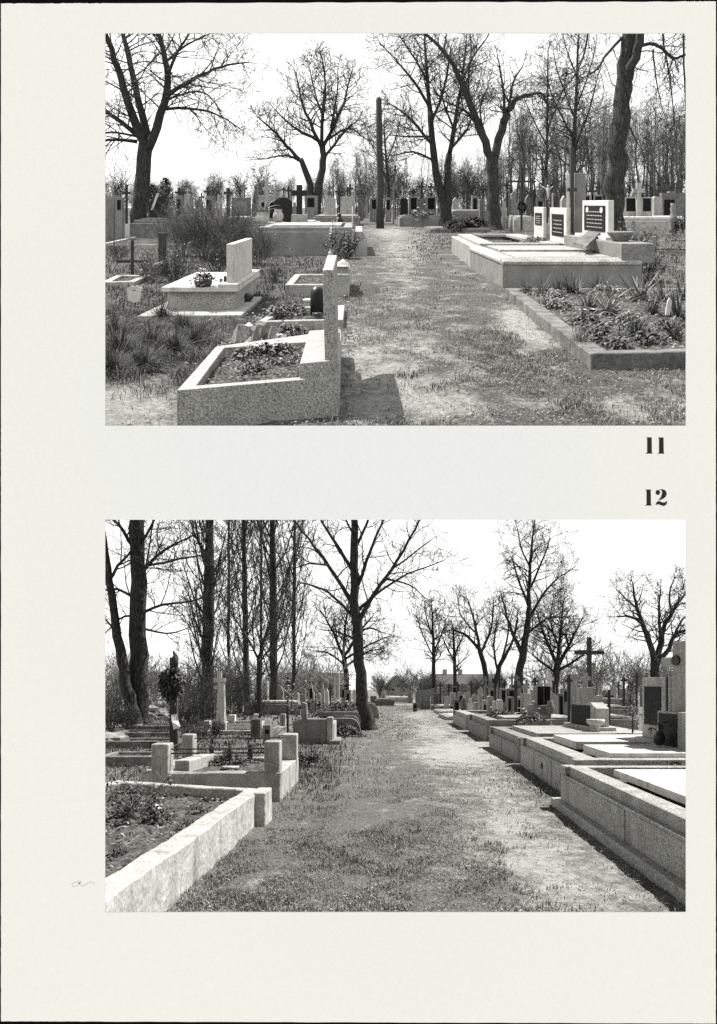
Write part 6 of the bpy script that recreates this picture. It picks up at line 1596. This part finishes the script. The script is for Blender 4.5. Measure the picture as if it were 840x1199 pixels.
RX = [
 (566, 571, 820, 33.5, 'concrete_pale', 'flat', [(.2, .8, .2, .8)], None, 'low pale headstone with a large dark panel before the forked trees'),
 (541, 546, 817, 41, 'concrete_old', 'gable', [], None, 'dark low pointed stone left of the pale cross-topped one'),
 (549, 554, 818, 38.5, 'granite_pale', 'step', [], None, 'pale low stepped stone below the small-plaqued gable'),
 (584, 589, 819, 29, 'white', 'round', [], None, 'bright low rounded stone under the square-plaqued headstone'),
 (574, 579, 806, 44, 'concrete', 'flat', [(.15, .85, .1, .5)], (798, 5, 1.8, 'concrete'), 'grey plaque stone with cross between the forked trees'),
 (561, 566, 804, 48, 'concrete_pale', 'gable', [], None, 'pale pointed stone behind the stepped grey headstone'),
 (530, 535, 803, 62, 'concrete', 'flat', [(.2, .8, .1, .5)], None, 'far square stone with plaque below the barn ridge'),
 (513, 518, 804, 64, 'concrete_pale', 'round', [], None, 'far pale rounded stone left of the thin barn tree'),
 (521, 526, 816, 46, 'granite_pale', 'flat', [], None, 'pale block stone beside the seventh tomb'),
 (610, 615, 806, 36, 'concrete', 'slantl', [], None, 'slanted grey stone behind the stout granite cross'),
 (631, 636, 800, 40, 'concrete_pale', 'flat', [], (793, 5, 1.8, 'concrete_pale'), 'pale cross-topped stone peeking over the dark monument'),
 (646, 651, 798, 44, 'concrete', 'gable', [], None, 'grey pointed stone behind the white cross-topped headstone'),
 (655, 660, 812, 28, 'concrete_old', 'flat', [(.15, .85, .08, .6)], None, 'dark plaque stone between the slanted white stone and slim cross'),
 (598, 603, 801, 46, 'concrete_pale', 'round', [], None, 'far pale rounded stone above the short-plaqued headstone'),
 (505, 509, 806, 68, 'concrete', 'flat', [], None, 'far slim grey stone beside the broad block'),
 (752, 757, 802, 60, 'concrete', 'round', [], None, 'far grey stone just left of the wide granite headstone'),
 (478, 483, 809, 72, 'concrete_pale', 'flat', [], None, 'far pale stone at the path end beside the gabled house'),
 (468, 472, 811, 80, 'concrete', 'gable', [], None, 'far pointed stone in front of the gabled house'),
 (447, 452, 811, 76, 'concrete_pale', 'round', [], None, 'far pale rounded stone right of the path trunk'),
]
for (a, b, vt, Yf, m, tpz, pq_, cr, lab) in RX:
    fstone(W, lab, Yf, a, b, vt, 803 + 1440 / Yf, .5, m, tpz, pq_, cr)
LX = [
 (318, 323, 808, 47, 'concrete_pale', 'flat', [(.2, .8, .15, .6)], None, 'pale plaque stone right of the bright white headstone'),
 (327, 332, 806, 50, 'concrete', 'gable', [], (799, 4, 1.4, 'concrete'), 'grey gabled stone with cross behind the middle poplar'),
 (345, 350, 811, 48, 'concrete_pale', 'round', [], None, 'pale rounded stone left of the small grey headstone'),
 (400, 404, 806, 60, 'concrete', 'flat', [(.2, .8, .1, .5)], None, 'grey plaque stone between the twin pillars and niche stone'),
 (279, 284, 812, 46, 'concrete', 'round', [], None, 'grey rounded stone seen between pedestal cross and white headstone'),
 (228, 233, 820, 40, 'concrete_old', 'flat', [], None, 'dark squat stone right of the wreathed post'),
 (376, 380, 801, 58, 'concrete_pale', 'step', [], None, 'pale stepped stone left of the twin pillars'),
]
for (a, b, vt, Yf, m, tpz, pq_, cr, lab) in LX:
    fstone(W, lab, Yf, a, b, vt, 803 + 1440 / Yf, .5, m, tpz, pq_, cr)
for i, (u, Yf, s) in enumerate([(480, 100, 3.4), (447, 104, 2.6), (495, 96, 2.2), (505, 118, 3.2), (585, 110, 3.0), (560, 112, 2.4)]):
    shrub(W, ['dark leafless bush right of the gabled house', 'hazy bush left of the gabled house', 'low bush behind the broad grey block', 'bush at the left end of the barn', 'bush at the right end of the barn', 'bush against the middle of the barn'][i], (u - CU) * Yf / F, Yf, s, s * .8, 580 + i, 34, (4, 4), 0, m='twig_mid', name='far_bush', group='bushes around the far houses', rmin=.016)
fcross(W, 'big dark wooden cross towering over the right row', 34, 691, 746, 845, 764, 34, 4.2, .22, 'wood_dark', 'wooden_cross')
evergreen(W, 'dark spindle evergreen in the right gap', (738 - CU) * 27 / F, 27, 1.75, .5, 520, 700)
evergreen(W, 'small evergreen in a pot left of the wide granite headstone', (741 - CU) * 16.5 / F, 16.5, .55, .35, 521, 400, .62, lm='leaf_pale')
for i, (u, v, s) in enumerate([(733, 795, 4), (700, 797, 4), (765, 796, 4.4), (640, 797, 4), (790, 797, 4.4), (672, 797, 3.8)]):
    Yf = 75 + 5 * i
    shrub(W, ['hazy leafless bush beyond the right gap', 'hazy bush behind the big wooden cross', 'hazy bush under the dark right tree', 'hazy bush under the bushy far tree', 'hazy bush at the right edge of the far field', 'hazy low bush between wooden cross and far tree'][i], (u - CU) * Yf / F, Yf, s, s * .8, 530 + i, 34, (4, 4), 0, m='twig_hazed', name='far_bush', group='hazy bushes on the right', rmin=.02)
for i, u in enumerate([132, 155, 180, 222, 250, 275, 330, 350, 372]):
    Yf = 62 + 4 * (i % 4)
    shrub(W, ['hazy bush at the far left edge', 'hazy bush between the twin trunks', 'hazy bush left of the wreath', 'hazy bush left of the poplar', 'hazy bush right of the poplar', 'hazy bush left of the white headstone', 'hazy bush before the dark roof', 'hazy bush between the middle trunks', 'hazy bush left of the path trunk'][i], (u - CU) * Yf / F, Yf, 3.4, 3.2, 550 + i, 30, (4, 4), 0, m='twig_hazed', name='far_bush', group='hazy bushes on the left', rmin=.02)

# --- trees
tree(W, 'twin_trunk_tree', 'massive straight dark trunk running out of the top at left', 30,
     [(164, 852, 27), (163, 835, 24), (162, 790, 21), (162, 720, 19.5), (161, 660, 18), (160, 600, 17), (160, 560, 16)],
     [[(160, 680, 5), (185, 650, 4), (215, 632, 2.4), (245, 620, 1.3)], [(158, 700, 4), (138, 690, 3), (118, 692, 2)], [(162, 720, 4), (190, 708, 3), (225, 704, 2), (262, 690, 1.1)], [(156, 640, 5), (140, 615, 4), (124, 600, 3)], [(165, 640, 4), (180, 610, 3), (190, 585, 2)], [(166, 700, 3), (172, 660, 2.4), (178, 620, 1.6)], [(158, 720, 3), (140, 725, 2.2), (120, 745, 1.2)], [(166, 735, 3), (195, 742, 2), (222, 735, 1)], [(163, 665, 3.4), (210, 655, 2.4), (250, 648, 1.2)]],
     21, space=9, tl=(18, 40), kids=(3, 4), up=.3, tw=.5)
tree(W, 'leaning_tree', 'dark leaning trunk meeting the massive straight one at its foot', 29.5,
     [(158, 850, 18), (154, 825, 15), (148, 795, 13), (140, 760, 11.5), (132, 710, 9.5), (126, 665, 8), (120, 620, 7)],
     [[(128, 680, 4.5), (145, 655, 3.4), (165, 640, 2)], [(135, 740, 3), (120, 720, 2), (110, 700, 1.4)]], 22, space=9, tl=(18, 36), kids=(3, 4), up=.3, tw=.5)
def poplar(label, Y, u, wb, wt, seed, vb, n=22, spread=26, lean=0, start=.12):
    rng = random.Random(seed)
    tr = [(u, vb, wb * 1.15), (u + lean * .3, vb - 40, wb), (u + lean * .6, 740, wb * .9), (u + lean, 680, wb * .75 + wt * .25), (u + lean * 1.3, 620, wt * 1.1), (u + lean * 1.6, 555, wt)]
    lb = []
    for k in range(n):
        v = vb - (vb - 560) * (start + (1 - start) * k / n); s = rng.choice((-1, 1)); uu = u + lean * (vb - v) / 200
        dx = spread * rng.uniform(.4, 1) * s
        lb.append([(uu, v, wb * .2 + .6), (uu + dx * .55, v - 24, wb * .13 + .4), (uu + dx, v - 62, 1.0)])
    return tree(W, 'poplar_tree', label, Y, tr, lb, seed, space=12, tl=(14, 32), kids=(3, 3), up=.9, tw=.42, spread=.55)
poplar('dark poplar with upswept twigs left of the pedestal cross', 38, 241, 15, 8, 31, 841, 24, 28, 4)
poplar('slim poplar right of the pedestal cross', 47, 289.5, 7, 4, 32, 833, 18, 22, -3)
poplar('middle poplar behind the tall wrapped cross', 46, 322, 9.6, 5.4, 33, 834, 22, 26, -2)
poplar('thin poplar left of the path trunk', 56, 344, 4.6, 2.6, 34, 828, 22, 20, 1)
poplar('faint thin poplar between the middle poplars', 64, 306, 3.4, 2, 35, 825, 18, 20, 0)
poplar('thin poplar far behind the wreath', 70, 268, 4, 2.4, 36, 823, 16, 20, 0)
tree(W, 'small_forked_tree', 'small leafless tree forking above the white headstone', 40, [(303, 838, 5), (303, 800, 4.6), (303, 770, 4.4)],
     [[(303, 772, 3.4), (291, 748, 2.8), (274, 722, 1.8), (262, 700, 1)], [(303, 770, 3.4), (312, 742, 2.6), (321, 712, 1.4)], [(303, 775, 2.6), (316, 760, 2), (330, 735, 1)], [(298, 760, 2.4), (296, 730, 1.8), (300, 700, 1)]], 23, space=8, tl=(14, 30), kids=(3, 4), up=.5, tw=.42)
tree(W, 'path_tree', 'tall leafless tree on the left edge of the path with long rising branches', 28,
     [(431, 856, 19), (428, 840, 15.5), (424, 815, 14), (420, 775, 13), (417, 730, 12), (416, 690, 10.5), (415, 650, 9), (415, 600, 7.5), (416, 555, 6)],
     [[(417, 735, 6.5), (434, 702, 5.2), (452, 676, 4.2), (472, 645, 3.2), (492, 608, 2.2), (505, 580, 1.6)], [(416, 712, 6), (400, 685, 5), (380, 655, 4), (362, 632, 3), (342, 606, 2)], [(416, 695, 5), (428, 660, 4), (440, 630, 3), (452, 600, 2)],
      [(415, 672, 5), (396, 640, 4), (378, 612, 2.8), (370, 590, 2)], [(416, 725, 4.5), (398, 705, 3.4), (378, 690, 2.4), (352, 682, 1.3)], [(418, 715, 4), (448, 690, 3), (478, 672, 2.2), (505, 662, 1.4), (520, 656, 1)], [(450, 678, 2.6), (478, 684, 1.8), (498, 700, 1), ],
      [(417, 745, 3), (432, 735, 2.4), (446, 740, 1.5)], [(418, 750, 3), (402, 742, 2.2), (384, 738, 1.2)], [(415, 645, 4), (430, 612, 3), (436, 590, 2)], [(416, 630, 3), (404, 605, 2.2), (398, 585, 1.5)], [(455, 670, 2.6), (482, 650, 1.8), (505, 632, 1)], [(385, 662, 2.6), (362, 660, 1.8), (340, 668, 1)]],
     24, space=13, tl=(16, 36), kids=(3, 3), up=.1, tw=.5)
tree(W, 'crowded_tree', 'dense round-crowned leafless tree behind the path trunk', 66, [(408, 824, 7), (405, 790, 6), (402, 765, 5)],
     [[(402, 768, 4), (390, 740, 3), (378, 718, 1.6)], [(402, 766, 4), (405, 735, 3), (408, 705, 1.6)], [(403, 768, 4), (420, 742, 3), (436, 722, 1.4)], [(404, 780, 3), (425, 765, 2), (446, 760, 1.2)], [(403, 778, 3), (386, 765, 2), (368, 762, 1.2)], [(404, 772, 3), (432, 755, 2), (455, 745, 1)]], 25, space=5, tl=(14, 30), kids=(5, 4), up=.3, tw=.36)
tree(W, 'thin_tree', 'slim leafless tree before the left end of the barn', 72, [(508, 823, 5.5), (508, 790, 4.6), (508, 760, 3.8), (507, 735, 2.6), (506, 712, 1.4)],
     [[(508, 770, 2), (496, 745, 1.4), (490, 728, .9)], [(508, 765, 2), (518, 740, 1.4), (524, 722, .9)], [(508, 750, 2), (500, 725, 1.2), (497, 708, .8)]], 26, space=5, tl=(10, 22), kids=(4, 3), up=.7, tw=.38, stubs=.3)
tree(W, 'thin_tree', 'slim leafless tree in front of the barn roof', 74, [(533, 822, 5), (533, 790, 4.4), (532, 765, 3.4), (531, 735, 1.8)],
     [[(533, 775, 2), (522, 755, 1.4), (516, 738, .9)], [(532, 768, 2), (541, 748, 1.4), (546, 735, .9)]], 27, space=5, tl=(10, 22), kids=(4, 3), up=.7, tw=.38, stubs=.3)
tree(W, 'crooked_tree', 'crooked leafless tree leaning left behind the headstones', 62, [(570, 826, 7), (570, 800, 6.4), (566, 778, 6), (561, 758, 5)],
     [[(561, 760, 4), (546, 744, 3), (530, 738, 1.6)], [(561, 758, 4), (556, 730, 2.8), (548, 702, 1.3)], [(563, 765, 3.4), (575, 738, 2.6), (578, 705, 1.3)], [(556, 740, 2.4), (540, 720, 1.6), (536, 700, .9)]], 28, space=6, tl=(12, 26), kids=(4, 3), up=.4, tw=.38)
tree(W, 'crooked_tree', 'leafless tree with a bent trunk right of the crooked one', 60, [(579, 826, 7), (581, 800, 6.4), (585, 780, 5.4), (593, 765, 4.4)],
     [[(593, 766, 3.4), (602, 745, 2.4), (606, 720, 1.2)], [(583, 785, 3), (578, 755, 2.2), (584, 725, 1.2)], [(588, 772, 3), (596, 740, 2), (592, 712, 1)]], 29, space=6, tl=(12, 24), kids=(4, 3), up=.4, tw=.38)
tree(W, 'tall_tree', 'tallest leafless tree of the right side with a forked top', 58, [(606, 828, 10), (607, 800, 9), (611, 770, 8.4), (617, 740, 7), (619, 715, 5.6)],
     [[(619, 716, 5), (620, 680, 4), (622, 645, 2.8), (626, 612, 1.4)], [(618, 730, 4), (634, 700, 3), (650, 680, 2), (668, 668, 1.1)], [(612, 768, 5.4), (602, 745, 4), (594, 722, 2.6), (588, 700, 1.2)], [(619, 710, 3.4), (608, 680, 2.4), (600, 655, 1.2)], [(620, 690, 3), (636, 655, 2), (644, 630, 1)], [(617, 742, 3.4), (640, 725, 2.4), (664, 722, 1.2)], [(621, 665, 2.4), (610, 640, 1.6), (606, 618, .9)]], 30, space=6, tl=(14, 30), kids=(4, 3), up=.3, tw=.4)
tree(W, 'bushy_tree', 'dark bushy leafless tree right of the tallest one', 66, [(650, 823, 9), (651, 795, 8), (653, 775, 7)],
     [[(653, 778, 5), (640, 750, 3.6), (630, 722, 1.8)], [(653, 776, 5), (656, 745, 3.6), (660, 705, 1.6)], [(654, 778, 5), (668, 752, 3.4), (680, 728, 1.5)], [(654, 785, 4), (676, 772, 2.6), (692, 758, 1.2)], [(652, 788, 3.6), (634, 775, 2.4), (622, 765, 1.2)], [(655, 760, 3), (645, 730, 2), (648, 700, 1)]], 37, space=4.5, tl=(14, 30), kids=(5, 4), up=.4, tw=.38)
tree(W, 'dark_forked_tree', 'dark forked tree near the right edge with upturned limbs', 44, [(769, 836, 13), (769, 800, 11), (767, 785, 10), (767, 772, 10)],
     [[(766, 776, 7.5), (760, 752, 6.5), (752, 728, 5), (744, 705, 3.2), (741, 682, 1.6)], [(769, 774, 7.5), (773, 752, 7), (780, 730, 5), (793, 708, 3.4), (806, 690, 2)], [(770, 778, 6), (784, 758, 5), (790, 744, 4.4), (803, 738, 3.4), (820, 737, 2.2)], [(775, 746, 4), (772, 715, 2.8), (774, 690, 1.4)], [(754, 732, 3.4), (738, 722, 2.6), (722, 722, 1.3)], [(748, 715, 2.6), (732, 700, 1.8), (722, 690, 1)], [(786, 720, 3), (784, 696, 2), (790, 676, 1)], [(790, 744, 3), (800, 725, 2.2), (812, 716, 1.2)]], 38, space=6.5, tl=(12, 28), kids=(4, 3), up=.1, tw=.42)
AV2 = [NB, [(-3.05, 10.75), (-1.09, 10.75), (-1.02, 13.1), (-3.05, 13.1)], T, T2_, T3_, T4_, T5_]
blades(W, 'grass', 'grass', [(200, 640, 850, 1075, 40000, .017, .003, 2.6), (200, 540, 930, 1075, 22000, .017, .0026, 3), (440, 800, 950, 1075, 7000, .02, .0026, 2), (410, 500, 826, 860, 3000, .03, .005, 1.6)], BL2, .22, 601, AV2, .5)
blades(W, 'rough_grass', 'grass_dark', [(118, 300, 838, 905, 14000, .08, .004, 1.5), (340, 400, 864, 915, 3500, .07, .004, 1.6), (118, 420, 818, 842, 6000, .1, .008, 1.0), (600, 680, 890, 945, 1500, .03, .004, 1.5)], BL2, .1, 602, AV2, .9)
litter(W, 'dry_leaves', [(180, 810, 850, 1075, 6500, .02), (118, 330, 845, 905, 2600, .05)], 603, avoid=AV2)
rng = random.Random(12); mbp = MB()

# ============================ light, sky, camera ==========================
def sun(name, az, el, W, strength):
    """az: degrees to the right of straight ahead, el: height above the local ground"""
    a, e = math.radians(az), math.radians(el)
    d = Vector((math.sin(a) * math.cos(e), math.cos(a) * math.cos(e), 0)); d.z = math.sin(e) + W.slope * d.y
    l = bpy.data.lights.new(name, 'SUN'); l.energy = strength; l.angle = math.radians(.55); l.color = (1, .985, .95)
    o = bpy.data.objects.new(name, l); sc.collection.objects.link(o)
    o.rotation_euler = d.to_track_quat('Z', 'Y').to_euler(); o.location = (0, 40, 40)
    o.light_linking.receiver_collection = W.col; o.light_linking.blocker_collection = W.col
    return d.normalized()
d1 = sun('sun', -60, 60, W1, SUN1)
sun('sun', 62, 55, W2, SUN2)

wd = bpy.data.worlds.new("World"); sc.world = wd; wd.use_nodes = True
nt = wd.node_tree; N = nt.nodes; L = nt.links
bg = N["Background"]; sky = N.new("ShaderNodeTexSky"); sky.sky_type = 'NISHITA'; sky.sun_disc = False
sky.sun_elevation = math.asin(max(0, min(1, d1.z))); sky.sun_rotation = math.radians(-20); sky.dust_density = 4; sky.air_density = 1.0
tc = N.new("ShaderNodeTexCoord"); sp = N.new("ShaderNodeSeparateXYZ"); cb = N.new("ShaderNodeCombineXYZ"); ab = N.new("ShaderNodeMath"); ab.operation = 'ABSOLUTE'
ad = N.new("ShaderNodeMath"); ad.operation = 'ADD'; ad.inputs[1].default_value = .06
L.new(tc.outputs["Generated"], sp.inputs[0]); L.new(sp.outputs["X"], cb.inputs["X"]); L.new(sp.outputs["Y"], cb.inputs["Y"])
L.new(sp.outputs["Z"], ab.inputs[0]); L.new(ab.outputs[0], ad.inputs[0]); L.new(ad.outputs[0], cb.inputs["Z"]); L.new(cb.outputs[0], sky.inputs["Vector"])
bw = N.new("ShaderNodeRGBToBW"); L.new(sky.outputs[0], bw.inputs[0])
# thin bright overcast: evens the sky out towards white
mx = N.new("ShaderNodeMix"); mx.data_type = 'RGBA'; mx.inputs[0].default_value = .5
L.new(bw.outputs[0], mx.inputs[6]); mx.inputs[7].default_value = (CLOUD, CLOUD, CLOUD * .985, 1)
L.new(mx.outputs[2], bg.inputs["Color"]); bg.inputs["Strength"].default_value = SKY

cam = bpy.data.cameras.new('camera'); co = bpy.data.objects.new('camera', cam); sc.collection.objects.link(co)
cam.sensor_fit = 'VERTICAL'; cam.sensor_height = 36; cam.lens = F / 1199 * 36; cam.clip_end = 2000; cam.clip_start = .05
co.location = (0, 0, 0); co.rotation_euler = (math.radians(90), 0, 0); sc.camera = co
sc.view_settings.view_transform = 'Standard'; sc.view_settings.look = 'None'; sc.view_settings.exposure = EXPO; sc.view_settings.gamma = 1
sc.render.engine = 'CYCLES'; sc.cycles.max_bounces = 5; sc.cycles.use_denoising = False
